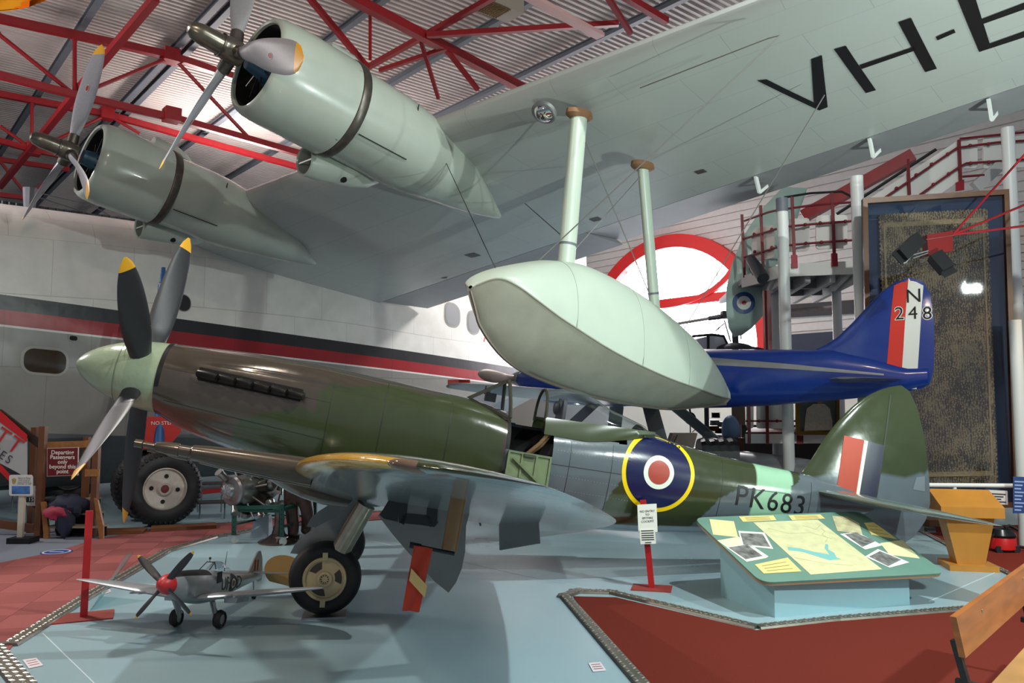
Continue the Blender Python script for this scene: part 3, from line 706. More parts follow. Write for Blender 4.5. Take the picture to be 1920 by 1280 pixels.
# access plates and vents under the wing
for s, c_, d in ((6.3, 4.0, .28), (9.5, 3.1, .16), (9.6, 3.75, .20), (4.6, 4.9, .25), (12.1, 3.0, .16)):
    n_ = (fw(s, c_ + .3) - fw(s, c_)).normalized(); b_ = (fw(s + 1, c_) - fw(s, c_)).normalized(); P = lcl(fw(s, c_, -.4)); li = loc.to_3x3()
    mb = MB(); mb.poly([P + li @ (n_ * a + b_ * e) for a, e in ((-d * .4, -d * .5), (d * .4, -d * .5), (d * .4, d * .5), (-d * .4, d * .5))])
    obj('access_hatch', drape(mb, wing, wl, .006, .3), mat('hatch_dark', (62, 60, 52), .5), fb)

# float
FL0 = V((-.455, 9.10, 3.29)); FL1 = V((3.60, 13.40, 2.20)); fx = (FL1 - FL0).normalized(); fz = FP.cross(fx); fz = fz if fz.z > 0 else -fz
def flp(x, y, z): return FL0 + fx * x + FP * y + fz * z
LT = [(-.05, .12), (.1, .30), (.3, .44), (.67, .62), (1.04, .77), (1.72, .92), (2.67, .92), (3.6, .82), (4.67, .60), (5.5, .32), (5.97, .10)]
LC = [(-.05, .10), (.1, .22), (.3, .18), (.6, .06), (1.0, -.06), (2.0, -.22), (3.2, -.27), (4.4, -.22), (5.2, -.16), (5.97, -.05)]
LK = [(-.05, .08), (.06, -.10), (.17, -.28), (.57, -.54), (1.04, -.66), (2.12, -.70), (3.0, -.66), (4.3, -.52), (5.1, -.34), (5.97, -.14)]
LB = [(-.05, .03), (.1, .26), (.3, .40), (.67, .52), (1.2, .59), (2, .62), (3, .60), (4.2, .50), (5.2, .32), (5.97, .08)]
secs_d, secs_b = [], []; XS = [-.05 + .45 * (i / 12) ** 1.6 for i in range(12)] + [.4 + 5.57 * i / 44 for i in range(45)]
for x in XS:
    zt, zc, zk, b = sm(LT, x), sm(LC, x), sm(LK, x), sm(LB, x); zc = max(zc, zk + .01); zt = max(zt, zc + .01)
    bot = [(b * t, zk + (zc - zk) * (t ** 1.35)) for t in [i / 8 for i in range(9)]]
    dk = [(b * (1.0 if i == 0 else 1.02) * (cos(pi / 2 * i / 14) ** .75 if i < 14 else 0), zc + (zt - zc) * sin(pi / 2 * i / 14) ** .95) for i in range(15)]
    secs_b.append([flp(x, y, z) for y, z in bot[::-1]] + [flp(x, -y, z) for y, z in bot[1:]])
    secs_d.append([flp(x, y, z) for y, z in dk] + [flp(x, -y, z) for y, z in dk[-2::-1]])
M_float = mat('float_paint', (178, 190, 176), .36, var=.04, vscale=2.5)
M_fbot = mat('float_bottom', (150, 150, 136), .34, var=.10, vscale=3.5, bump=.004, bscale=5)
mb = MB(); mb.loft(secs_d, closed=False, cap=False); fl = obj('float', mb, M_float, fb, world=True, smooth=50, label='pale green grey wing float hanging on two struts')
mb = MB(); mb.loft(secs_b, closed=False, cap=False); obj('planing_bottom', mb, M_fbot, fl, world=True, smooth=50)
mb = MB(); mb.tube([flp(x, 0, sm(LK, x) - .005) for x in XS[1:]], .022, 8); obj('keel_strip', mb, mat('keel_grey', (120, 112, 102), .4, .4), fl, world=True)
for sg in (1, -1):
    mb = MB(); mb.tube([flp(x, sg * sm(LB, x), max(sm(LC, x), sm(LK, x) + .01)) for x in XS[2:]], .010, 6); obj('chine_strip', mb, M_fbot, fl, world=True)
for q in (1.2, 2.6, 3.9):
    mb = MB(); zt, zc, b = sm(LT, q), sm(LC, q), sm(LB, q); mb.tube([flp(q, b * 1.022 * (cos(pi / 2 * i / 14) ** .75 if i < 14 else 0), zc + (zt - zc) * sin(pi / 2 * i / 14) ** .95 + .001) for i in range(15)], .004, 5); obj('skin_seam', mb, mat('seam_green', (150, 162, 150), .5), fl, world=True)
# struts, foot plates, bracing wires
def strut(p, q, chd, thk):
    p, q = V(p), V(q); d = (q - p).normalized(); e = (fx - d * fx.dot(d)).normalized(); g = d.cross(e); secs = []
    for P_ in (p, q): secs.append([P_ + e * (chd / 2 * cos(2 * pi * k / 20)) + g * (thk / 2 * sin(2 * pi * k / 20)) for k in range(20)])
    mb = MB(); mb.loft(secs); return obj('float_strut', mb, M_float, fb, world=True)
T1, T2 = fw(11.8, .4, -.36), fw(11.8, 1.9, -.44)
B1, B2 = at_y(1062, 492, 10.35), at_y(1228, 582, 11.75)
for (t_, b_, c_, k_) in ((T1, B1, .26, .20), (T2, B2, .20, .14)):
    s_ = strut(t_ + Z * .05, b_ - (t_ - b_).normalized() * .25, c_, k_)
    mb = MB(); e = (FA - Z * FA.dot(Z)).normalized(); mb.loft([[t_ + Z * z_ + FA * (r_ * .22 * cos(2 * pi * k / 18)) + FP * (r_ * .12 * sin(2 * pi * k / 18)) for k in range(18)] for z_, r_ in ((.06, 1.05), (.0, 1.1), (-.04, .8))])
    obj('foot_plate', mb, mat('rust_brown', (128, 92, 62), .6), s_, world=True)
    m_ = b_ + (t_ - b_) * .12; d = (t_ - b_).normalized(); mb = MB(); e = (fx - d * fx.dot(d)).normalized(); g = d.cross(e)
    mb.loft([[m_ + d * h_ + e * (c_ * .52 * cos(2 * pi * k / 20)) + g * (k_ * .53 * sin(2 * pi * k / 20)) for k in range(20)] for h_ in (-.015, .015)]); obj('strut_clip', mb, M_grey_steel, s_, world=True)
def on_wing(px, py): return on_plane(px, py, fw(11, 2.2, -.38), wn)
wires = [(on_wing(1463, 66), flp(.95, .05, .72)), (on_wing(1546, 178), flp(4.3, .1, .66)), (T1 - Z * .15, B2 + Z * .05), (T2 - Z * .1, B1 + Z * .05),
         (fw(9.4, .25, -.42), flp(.3, 0, .44)), (on_wing(984, 381), B1 + Z * .3)]
for i, (a, b) in enumerate(wires):
    mb = MB(); mb.tube([a, b], .008 if i < 4 else .006, 6); obj('bracing_wire', mb, M_wirec if i < 4 else M_black, fb, world=True)
mb = MB(); mb.tube([on_wing(1463, 66), on_wing(1440, 72), on_wing(1200, 165)], .007, 6); obj('loose_rope', mb, mat('rope', (96, 90, 80), .8), fb, world=True)
# beaching gear
M_bblue = mat('gear_blue', (30, 84, 140), .45)
bg = thing('beaching_trolley', 'beaching wheels of the flying boat, twin big tyres with blue leg and red box', 'wheels', (at_z(300, 985)))
def big_wheel(c, ax, Rr, wdt, parent):
    ax = V(ax).normalized(); h = wdt / 2
    mb = MB(); mb.lathe([(-h * .8, Rr * .56), (-h, Rr * .66), (-h * .95, Rr * .86), (-h * .7, Rr * .96), (-h * .35, Rr), (h * .35, Rr), (h * .7, Rr * .96), (h * .95, Rr * .86), (h, Rr * .66), (h * .8, Rr * .56)], c, ax, 56, cap=False)
    ty = obj('tyre', mb, M_rubber, parent, world=True, smooth=50)
    a = ax.orthogonal().normalized(); b = ax.cross(a); tr = MB()
    for k in range(44):
        t_ = 2 * pi * k / 44; d = a * cos(t_) + b * sin(t_); e = -a * sin(t_) + b * cos(t_)
        for sg in (-1, 1):
            p0 = V(c) + d * (Rr * 1.0) + ax * (sg * h * .05); p1 = V(c) + d * (Rr * .955) + ax * (sg * h * .78) + e * .03; p2 = V(c) + d * (Rr * .88) + ax * (sg * h * 1.0) + e * .03
            tr.bar(p0, p1, .035, .03, up=d); tr.bar(p1, p2, .03, .03, up=d)
    obj('tread', tr, M_rubber, ty, world=True, smooth=0)
    Mh = mat('wheel_grey', (176, 168, 160), .5, var=.15, vscale=10)
    for sg in (-1, 1):
        mb = MB(); mb.lathe([(h * .80 * sg, Rr * .57), (h * .86 * sg, Rr * .54), (h * .62 * sg, Rr * .50), (h * .55 * sg, Rr * .22), (h * .72 * sg, Rr * .16), (h * .72 * sg, Rr * .09), (h * .6 * sg, .0)], c, ax, 36, cap=False)
        hb = obj('hub', mb, Mh, parent, world=True)
        mb = MB(); mb.lathe([(h * .6 * sg, Rr * .12), (h * .80 * sg, Rr * .10), (h * .82 * sg, 0)], c, ax, 16, cap=False); obj('hub_cap', mb, mat('hub_red', (110, 40, 40), .5), hb, world=True)
        for k in range(4):
            t_ = pi / 4 + k * pi / 2; P_ = V(c) + (a * cos(t_) + b * sin(t_)) * Rr * .34 + ax * (h * .60 * sg)
            mb = MB(); mb.lathe([(-.01, .035), (.012, .035)], P_, ax, 12); obj('hub_hole', mb, M_dark, hb, world=True)
WC = at_z(303, 985) + Z * .63; gax = V((.6, -.8, 0)).normalized()
big_wheel(WC, gax, .63, .40, bg); big_wheel(WC - gax * .95, gax, .63, .40, bg)
Pw = at_y(128, 903, 17.2); big_wheel(V((Pw.x, Pw.y, .62)), gax, .62, .40, bg)
top = at_y(305, 535, 15.2); bot = WC - gax * .33 + Z * .1
mb = MB(); mb.tube([top, bot + Z * .3], .085, 16); obj('leg', mb, M_bblue, bg, world=True)
mb = MB(); mb.tube([top + Z * .05, top + Z * .35], [.07, .04], 10); obj('leg_head', mb, M_bblue, bg, world=True)
bc = at_y(291, 812, 14.35); gax2 = gax; gax = V((.42, -.9, 0)).normalized(); ex = V((.9, .42, 0)).normalized()
mb = MB(); mb.prism([bc + ex * a + Z * b + gax * .12 for a, b in ((-.42, .3), (.42, .3), (.42, .02), (.2, -.27), (-.3, -.27), (-.42, -.1))], -gax * .35); bx_ = obj('red_box', mb, mat('gear_red', (196, 40, 36), .45), bg, world=True, smooth=0)
obj('box_lettering', text_mb('NO STEP', bc + gax * .125 + Z * .18 + ex * .1, ex, Z, .09), M_white, bx_, world=True)
mb = MB(); mb.bar(WC - gax * .05 + Z * .55, WC - gax * .05 + Z * .75, .16, .16); obj('axle_bracket', mb, M_bblue, bg, world=True, smooth=0)
for i, (px, py, ln) in enumerate(((215, 1000, .9), (345, 992, 1.0))):
    P = at_z(px, py); mb = MB(); mb.box(P + Z * .035, (ln, .35, .06), Matrix.Rotation(R(10 + 12 * i), 3, 'Z'))
    tag(obj('wooden_chock', mb, M_wood_dark, smooth=0), ['wooden plank lying by the foot of the wooden steps', 'dark wooden plank under the big tyre'][i], 'plank')
# ------------------------------------------------------------------ the camouflaged fighter
SYAW, SAL = R(9.3), R(10.2)
SN = at_y(143, 680, 8.62)
sa = V((cos(SYAW) * cos(SAL), sin(SYAW) * cos(SAL), -sin(SAL))); spt = V((sin(SYAW), -cos(SYAW), 0)); su = sa.cross(spt); su = su if su.z > 0 else -su
SMX = Matrix(((sa.x, -spt.x, su.x, SN.x), (sa.y, -spt.y, su.y, SN.y), (sa.z, -spt.z, su.z, SN.z), (0, 0, 0, 1)))
spf = thing('fighter_aircraft', 'green and grey camouflaged propeller fighter with five blades and yellow ringed roundel', 'aircraft', mx=SMX)
SI = SMX.inverted()
def L3(x, p, z): return V((x, -p, z))                       # aft, port, up -> the fighter's own axes
def sbody(px, py, off=.42): q = SI @ on_plane(px, py, SN + spt * off, spt); return (q.x, q.z)
def paint(o, fn, name='paint'):
    me = o.data; a = me.color_attributes.new(name, 'FLOAT_COLOR', 'POINT')
    buf = []
    for v in me.vertices: buf += list(lin(fn(v.co)))
    a.data.foreach_set('color', buf)
GREEN, GREY, REFLECT_GREY, UNDER, SKY = (54, 62, 38), (90, 100, 106), (66, 58, 50), (146, 164, 176), (150, 194, 162)  # forward grey browned by warm reflections put into the colour; wing tops reuse it
def inpoly(x, z, P):
    r_ = False; n = len(P)
    for i in range(n):
        (x0, z0), (x1, z1) = P[i], P[(i + 1) % n]
        if (z0 > z) != (z1 > z) and x < (x1 - x0) * (z - z0) / (z1 - z0) + x0: r_ = not r_
    return r_
GP = [[sbody(*q) for q in g] for g in (
    [(430, 815), (455, 785), (500, 768), (560, 766), (600, 785), (640, 860), (560, 920), (430, 880)],
    [(585, 775), (598, 740), (630, 718), (700, 722), (800, 735), (870, 738), (945, 760), (945, 915), (900, 905), (760, 880), (640, 850)],
    [(1115, 1010), (1140, 950), (1165, 900), (1200, 850), (1260, 825), (1330, 815), (1452, 850), (1452, 926), (1400, 918), (1360, 930), (1330, 960), (1305, 1010)],
    [(1495, 860), (1545, 850), (1532, 885), (1512, 905), (1495, 912)])]
zt_ = [(.93, .385), (1.2, .405), (1.6, .43), (2.0, .45), (2.6, .455), (3.2, .43), (3.8, .40), (4.25, .385), (4.6, .33), (4.75, .30), (5.2, .30), (5.6, .31), (6.0, .34), (6.3, .36), (6.6, .33), (7.07, .27), (7.76, .23), (8.48, .21), (9.0, .17), (9.5, .12)]
zb_ = [(.93, -.385), (1.2, -.50), (1.6, -.60), (2.0, -.68), (2.6, -.77), (3.2, -.83), (3.8, -.87), (4.6, -.88), (5.4, -.88), (6.2, -.84), (7.29, -.70), (8.0, -.55), (8.6, -.41), (9.2, -.26), (9.5, -.19)]
hw_ = [(.93, .385), (1.3, .415), (2, .445), (3, .47), (4, .49), (5, .48), (5.6, .45), (6.3, .39), (7, .32), (7.8, .25), (8.5, .17), (9.0, .11), (9.5, .05)]
def fring(x, n=152, grow=0.0):
    zt, zb, b = sm(zt_, x), sm(zb_, x), sm(hw_, x); zw = zt * .15 + zb * .22; ring = []
    for k in range(n):
        t = 2 * pi * k / n; c, s_ = cos(t), sin(t); e = .92
        y = b * (abs(c) ** e) * (1 if c > 0 else -1); z = zw + ((zt - zw) if s_ > 0 else (zw - zb)) * (abs(s_) ** e) * (1 if s_ > 0 else -1)
        if 1.25 < x < 3.5 and .35 < abs(t - pi / 2) < .95:         # the two cylinder bank bulges
            y *= 1 + .05 * sin(pi * (x - 1.25) / 2.25); z += .035 * sin(pi * (x - 1.25) / 2.25) * sin(pi * (abs(t - pi / 2) - .35) / .6)
        ring.append(L3(x, y + (grow if y > 0 else -grow) * (abs(y) > .01), z + grow * s_))
    return ring
XF = sorted(set([round(.93 + 8.57 * i / 330, 3) for i in range(331)] + [4.70, 5.24, 6.12]))
mb = MB(); mb.loft([fring(x) for x in XF], uvfn=lambda i, k: (XF[i] if i < len(XF) else 9.5, k * .04))
keep = []
for f_ in mb.f:
    if len(f_) == 4:
        c = (mb.v[f_[0]] + mb.v[f_[1]] + mb.v[f_[2]] + mb.v[f_[3]]) / 4
        if 4.70 < c.x < 5.24 and c.y < -.0 and c.z > -.11: continue
        if 4.70 < c.x < 6.12 and abs(c.y) < .33 and c.z > .05: continue
    keep.append(f_)
mb.f = keep; mb.mi = [0] * len(keep); mb.uv = {}
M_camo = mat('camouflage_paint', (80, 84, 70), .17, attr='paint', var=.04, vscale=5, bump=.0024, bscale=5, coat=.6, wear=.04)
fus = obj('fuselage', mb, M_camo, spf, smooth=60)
SKYX = (sbody(1442, 890)[0], sbody(1505, 905)[0])
rnd = random.Random(3)
def camo(co):
    x, z = co.x, co.z
    if z < sm(zb_, x) + .10 * (1 if x > 2.4 else (x - .9) / 1.5): return UNDER
    if SKYX[0] - .05 < x - .06 * z < SKYX[1]: return SKY
    xx = x + .03 * sin(9 * z + 2 * x); zz = z + .03 * sin(7 * x)
    if any(inpoly(xx, zz, g) for g in GP): return GREEN
    return REFLECT_GREY if x < 4.7 else GREY
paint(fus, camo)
# inside of the cockpit
mb = MB(); mb.loft([fring(x, 48, -.03) for x in [4.45 + .1 * i for i in range(19)]])
mb.f = [f_ for f_ in mb.f if len(f_) > 4 or not ((lambda c: (4.70 < c.x < 5.24 and c.y < 0 and c.z > -.13) or (4.7 < c.x < 6.12 and abs(c.y) < .30 and c.z > .02))(sum((mb.v[i] for i in f_), V()) / 4))]; mb.mi = [0] * len(mb.f)
obj('cockpit_tub', mb, mat('cockpit_black', (22, 20, 18), .7), spf)
# cockpit door folded down
mb = MB(); dz = -.11
def dp(a, b, o=.0): return L3(4.735 + a * .49, .50 + o + .03 * b, dz - b * .36)
mb.loft([[dp(0, 0), dp(1, 0), dp(1, 1), dp(0, 1)], [dp(0, 0, .025), dp(1, 0, .025), dp(1, 1, .025), dp(0, 1, .025)]])
M_cgreen = mat('cockpit_green', (106, 122, 88), .45, var=.14, vscale=14)
dr = obj('cockpit_door', mb, M_cgreen, spf, smooth=0, label='pale green cockpit door folded down, inner side out')
mb = MB()
for a0, b0, a1, b1 in ((0, .02, 1, .02), (0, .98, 1, .98), (.02, 0, .02, 1), (.98, 0, .98, 1), (.33, 0, .33, 1), (.66, 0, .66, 1)): mb.bar(dp(a0, b0, .03), dp(a1, b1, .03), .022, .018)
obj('door_frame', mb, M_cgreen, dr, smooth=0)
mb = MB(); mb.bar(dp(.12, .2, .05), dp(.82, .86, .05), .03, .02); obj('crowbar', mb, M_cgreen, dr, smooth=0)
mb = MB(); mb.bar(dp(.36, .06, .045), dp(.62, .06, .045), .03, .03); obj('latch', mb, mat('latch_green', (60, 70, 52), .5), dr, smooth=0)
mb = MB(); mb.bar(dp(.08, .93, .045), dp(.26, .93, .045), .012, .012); obj('yellow_mark', mb, M_tip, dr, smooth=0)
# seat, headrest armour, harness, gunsight
mb = MB(); mb.prism([L3(5.42, .24, -.5), L3(5.42, -.24, -.5), L3(5.50, -.22, .30), L3(5.50, .22, .30)], L3(.03, 0, 0)); mb.prism([L3(5.05, .22, -.42), L3(5.05, -.22, -.42), L3(5.44, -.22, -.45), L3(5.44, .22, -.45)], L3(0, 0, -.04))
obj('seat', mb, M_black, spf, smooth=0)
mb = MB(); pr = [(.20, .28), (.17, .52), (.12, .58), (.07, .54), (.03, .47), (-.03, .47), (-.07, .54), (-.12, .58), (-.17, .52), (-.20, .28)]
mb.prism([L3(5.34, y, z) for y, z in pr], L3(.04, 0, 0)); mb.sphere(L3(5.30, 0, .46), .085, 12, 8, (.5, 1, 1)); obj('headrest', mb, mat('leather_black', (34, 32, 32), .5), spf)
mb = MB(); mb.tube([L3(5.28, .30, .32), L3(5.22, .33, .20), L3(5.10, .36, .02), L3(4.98, .34, -.12)], .022, 8); mb.tube([L3(5.30, .27, .32), L3(5.24, .31, .18), L3(5.13, .34, .0), L3(5.02, .30, -.12)], .018, 8)
obj('harness_strap', mb, mat('strap_brown', (110, 84, 56), .8), spf)
mb = MB(); mb.box(L3(4.50, 0, .44), (.12, .12, .1)); mb.tube([L3(4.46, 0, .40), L3(4.46, 0, .52)], .03, 10); mb.tube([L3(4.42, .05, .46), L3(4.42, .05, .56)], .008, 6); obj('gunsight', mb, M_black, spf)
# windscreen
M_frame = mat('frame_dark', (44, 44, 34), .6, spec=.3)
def hoop(x0, z0, xt, ztp, b, n=12): return [L3(x0 + (xt - x0) * sin(pi * i / n) ** .8, b * cos(pi * i / n) * (1 - .25 * sin(pi * i / n)), z0 + (ztp - z0) * sin(pi * i / n) ** .8) for i in range(n + 1)]
mb = MB(); hp = [L3(4.72, .33, .24), L3(4.70, .29, .42), L3(4.67, .20, .62), L3(4.66, .14, .66), L3(4.66, -.14, .66), L3(4.67, -.20, .62), L3(4.70, -.29, .42), L3(4.72, -.33, .24)]
mb.tube(hp, .022, 8); obj('windscreen_hoop', mb, M_frame, spf)
for sg in (1, -1):
    mb = MB(); mb.bar(L3(4.25, sg * .15, .385), L3(4.66, sg * .14, .66), .035, .03); mb.bar(L3(4.25, sg * .15, .38), L3(4.72, sg * .36, .22), .02, .03); obj('windscreen_post', mb, M_frame, spf, smooth=0)
mb = MB(); mb.poly([L3(4.25, .14, .39), L3(4.25, -.14, .39), L3(4.66, -.14, .66), L3(4.66, .14, .66)]); mb.poly([L3(4.25, .15, .385), L3(4.66, .14, .66), L3(4.67, .20, .62), L3(4.70, .29, .42), L3(4.72, .34, .24)]); mb.poly([L3(4.25, -.15, .385), L3(4.66, -.14, .66), L3(4.67, -.20, .62), L3(4.70, -.29, .42), L3(4.72, -.34, .24)])
M_glass = glass_mat('canopy_glass', (230, 236, 242), .04, 1.95)
obj('windscreen_pane', mb, M_glass, spf, smooth=0)
# bubble canopy slid back
def can(x):
    q = (x - 5.12) / (6.48 - 5.12); top = .64 + .07 * sin(pi * min(1, q * 1.7)) - .36 * max(0, q - .28) ** 1.25; b = .325 * (1 - .9 * max(0, q - .45) ** 1.8); zl = .27 + .06 * q
    return top, b, zl
secs = []; CX = [5.12 + 1.34 * i / 28 for i in range(29)]
for x in CX:
    tp, b, zl = can(x); tp = max(tp, zl + .02); secs.append([L3(x, b * cos(pi * i / 20) * (1 + .06 * sin(pi * i / 20)), zl + (tp - zl) * sin(pi * i / 20) ** .85) for i in range(21)])
mb = MB(); mb.loft(secs[:27], closed=False, cap=False); cn = obj('canopy', mb, M_glass, spf, smooth=60, label='clear blown bubble canopy slid open')
mb = MB(); mb.tube([p + V((.0, 0, 0)) for p in secs[0]], .018, 8); obj('canopy_hoop', mb, M_frame, cn)
def fus_y(x, z):                                            # half width of the fuselage at height z
    rg = fring(x, 96); best = 0.0
    for p, q in zip(rg[:25], rg[1:26]):
        if (p.z - z) * (q.z - z) <= 0 and abs(p.z - q.z) > 1e-6: best = max(best, abs(p.y + (q.y - p.y) * (z - p.z) / (q.z - p.z)))
    return best
for sg in (1, -1):
    a, b2 = [], []
    for x in CX:
        q = (x - 5.12) / 1.36; tp, b, zl = can(x); zw = .13 + .20 * max(0, (q - .35) / .65) ** 1.3; zw = min(zw, zl + .02); fy_ = fus_y(x, zw)
        a.append(L3(x, sg * (b + .010), zl + .05)); b2.append(L3(x, sg * (max(fy_, b * .9) + .010), zw))
    mid = [(p + q) / 2 + V((0, -sg * .018, 0)) for p, q in zip(a, b2)]
    mb = MB(); mb.loft([a, mid, b2, [p + V((0, sg * .02, 0)) for p in b2], [p + V((0, sg * .02, 0)) for p in a]], closed=False, cap=False); obj('canopy_rail', mb, mat('rail_green', (62, 72, 48), .25, coat=.3), cn)
mb = MB(); secs2 = []
for i in range(10):
    x = 6.32 + .32 * i / 9; tp, b, zl = can(min(x, 6.47)); b2 = b * (1 - i / 10) + .02; tp2 = max(tp - .02, .36) * (1 - i / 9) + sm(zt_, x) * (i / 9) + .012
    secs2.append([L3(x, b2 * cos(pi * k / 14), (.30 if i < 9 else .28) + (tp2 - .30) * sin(pi * k / 14)) for k in range(15)])
mb.loft(secs2, closed=False, cap=False); obj('canopy_fairing', mb, mat('rail_green', (62, 72, 48), .25), cn)
# exhaust stubs
E0, E1 = sbody(372, 699, .44), sbody(566, 741, .45)
mb = MB(); mb.bar(L3(E0[0], .425, E0[1]), L3(E1[0], .455, E1[1]), .03, .13); obj('exhaust_recess', mb, M_dark, spf, smooth=0)
mb = MB(); mb.bar(L3(E0[0], -.425, E0[1]), L3(E1[0], -.455, E1[1]), .03, .13); obj('exhaust_recess', mb, M_dark, spf, smooth=0)
for k in range(6):
    q = (k + .5) / 6; x = E0[0] + (E1[0] - E0[0]) * q; z = E0[1] + (E1[1] - E0[1]) * q
    for sg in (1, -1):
        mb = MB(); mb.tube([L3(x - .09, sg * (.42 + .03 * q), z), L3(x + .0, sg * (.47 + .03 * q), z - .005), L3(x + .12, sg * (.505 + .03 * q), z - .012)], [.045, .05, .042], 12); obj('exhaust_stub', mb, mat('exhaust_black', (26, 24, 23), .35, .4), spf)
# spinner and propeller
prof = [(0, 0)] + [(.93 * q, .385 * (1 - (1 - q) ** 1.9) ** .62) for q in [.004, .015, .04, .08, .14, .22, .32, .44, .58, .74, .88, 1.0]]
mb = MB(); mb.lathe(prof, (0, 0, 0), (1, 0, 0), 48); spn = obj('spinner', mb, mat('spinner_green', (148, 164, 138), .25, var=.05, vscale=8, bump=.006, bscale=9, coat=.3), spf, smooth=50)
mb = MB(); mb.lathe([(.50, .352), (.50, .3565), (.506, .3575), (.506, .352)], (0, 0, 0), (1, 0, 0), 48, cap=False); obj('spinner_joint', mb, mat('spinner_line', (84, 92, 78), .5), spn)
mb = MB(); mb.lathe([(.925, .34), (.925, .392), (.97, .396), (.97, .34)], (0, 0, 0), (1, 0, 0), 48, cap=False); obj('spinner_ring', mb, mat('ring_black', (24, 23, 22), .3), spf)
SB = [(0, .17), (.2, .22), (.4, .285), (.6, .285), (.8, .235), (.93, .15), (.98, .08), (1.0, .03)]
M_sblade = mat('blade_black', (44, 44, 48), .42, var=.1, vscale=20)
hub = L3(.70, 0, 0)
for k in range(5):
    a = R(53) + k * 2 * pi / 5; rad = V((0, -sin(a), cos(a)))
    obj('propeller_blade', blade_mb(hub, (-1, 0, 0), rad, 1.76, .30, SB, R(-66), R(-38), .13, .885), [M_sblade, M_tip], spf)
# wing
LE_ = [(0, 2.60), (2, 2.66), (3.5, 2.80), (4.3, 2.96), (4.8, 3.12), (5.15, 3.32), (5.4, 3.58), (5.55, 3.86), (5.60, 4.05)]
TE_ = [(0, 5.12), (2, 5.06), (3.5, 4.95), (4.3, 4.83), (4.8, 4.70), (5.15, 4.52), (5.4, 4.35), (5.55, 4.20), (5.60, 4.10)]
def wz(y): return -.90 + .142 * y
def spw(y, x, up):                                          # x fraction of chord
    le, te = sm(LE_, y), sm(TE_, y); c = te - le; i_ = R(3.6 - .12 * y)
    return le + c * x, wz(y) + up - (x - .3) * c * sin(i_)
def swring(y, sg, x0=0.0, x1=1.0, n=24):
    le, te = sm(LE_, y), sm(TE_, y); c = te - le; t = .135 - .045 * y / 5.6; lo_, up = [], []
    for i in range(n + 1):
        q = (1 - cos(pi * i / n)) / 2; q = x0 + (x1 - x0) * q; yy = foil(q, t) * c
        X, Zz = spw(y, q, c * .02 * 4 * q * (1 - q)); up.append(L3(X, sg * y, Zz + yy)); lo_.append(L3(X, sg * y, Zz - yy * .8))
    return lo_ + up[::-1]
YW = [.30, .6, 1, 1.5, 2, 2.5, 3, 3.5, 4, 4.4, 4.7, 4.95, 5.15, 5.3, 5.42, 5.5, 5.56, 5.595]
M_under = mat('wing_paint', (120, 124, 126), .16, attr='paint', var=.03, vscale=5, bump=.0045, bscale=5, coat=.6, stretch=(.5, 4, 3))
def wpaint(co):
    y = abs(co.y); le, te = sm(LE_, y), sm(TE_, y); q = (co.x - le) / max(.05, te - le)
    zc = spw(y, max(0, min(1, q)), 0)[1]
    if q < .045 and 2.7 < y < 5.25: return (214, 160, 30)
    if co.z > zc + .02 or q < .03: return GREEN if sin(2.2 * co.x + 1.3 * y) > .1 else REFLECT_GREY
    return (138, 146, 150)
for sg in (1, -1):
    YY = []
    for a, b in zip(YW, YW[1:]): YY += [a + (b - a) * i / 3 for i in range(3)]
    YY.append(YW[-1]); mb = MB(); mb.loft([swring(y, sg) for y in YY]); wo = obj('wing', mb, M_under, spf, smooth=50); paint(wo, wpaint)
    if sg == 1: pwing = wo
    mb = MB(); secs = [[L3(spw(y, q, 0)[0], sg * y, spw(y, q, 0)[1] - foil(q, .1) * 2 * .8 - .004 + d) for y in (.8, 2.9)] for q in (.72,) for d in (0,)]
    # split flap hanging down
    h0, h1 = spw(.85, .83, .16), spw(2.9, .83, .16)
    mb = MB(); mb.prism([L3(h0[0], sg * .85, h0[1]), L3(h1[0], sg * 2.9, h1[1]), L3(h1[0] + .09, sg * 2.87, h1[1] - .34), L3(h0[0] + .09, sg * .85, h0[1] - .44)], L3(.02, 0, .004)); obj('flap', mb, mat('flap_grey', (96, 96, 96), .35, var=.06), spf, smooth=0)
    # wing tip light
    P = swring(5.27, sg)[0]; mb = MB(); mb.sphere(P + V((.05, -sg * .02, 0)), .06, 14, 8, (2.0, .8, .55)); obj('wing_tip_light', mb, mat('lens_brown', (120, 92, 74), .12, coat=.5), spf)
    # cannon barrels with fairings
    for y in (1.98, 2.55):
        le = spw(y, 0, 0); mb = MB(); z = le[1] + .0; x = le[0]
        mb.lathe([(.15, .11), (-.05, .105), (-.55, .080), (-.80, .060), (-.815, .046), (-.90, .046), (-.905, .054), (-1.0, .050), (-1.08, .036), (-1.09, .024), (-1.18, .022), (-1.18, .032), (-1.24, .032), (-1.24, .012)], L3(x, sg * y, z), L3(1, 0, .0), 18, cap=False)
        obj('cannon', mb, mat('gun_brown', (70, 60, 50), .3, .3, coat=.3), spf)
# underwing panel marks
for nm, pts in (('aileron_gap', [(4.0, .78), (5.0, .80)]), ('trim_gap', [(4.6, .70), (4.6, .99)])):
    pass
# carburettor intake under the nose, belly fairing
mb = MB(); secs = []
for i in range(17):
    q = i / 16; x = 1.9 + 1.9 * q; r_ = .20 * sqrt(max(.02, 1 - (2 * q - 1) ** 2)) * (1.2 - .3 * q); zc = sm(zb_, x) + .06 - .12 * sin(pi * q)
    secs.append([L3(x, r_ * 1.15 * cos(2 * pi * k / 24), zc + r_ * sin(2 * pi * k / 24)) for k in range(24)])
mb.loft(secs); obj('belly_intake', mb, mat('intake_brown', (88, 78, 70), .25, coat=.4), spf, smooth=60)
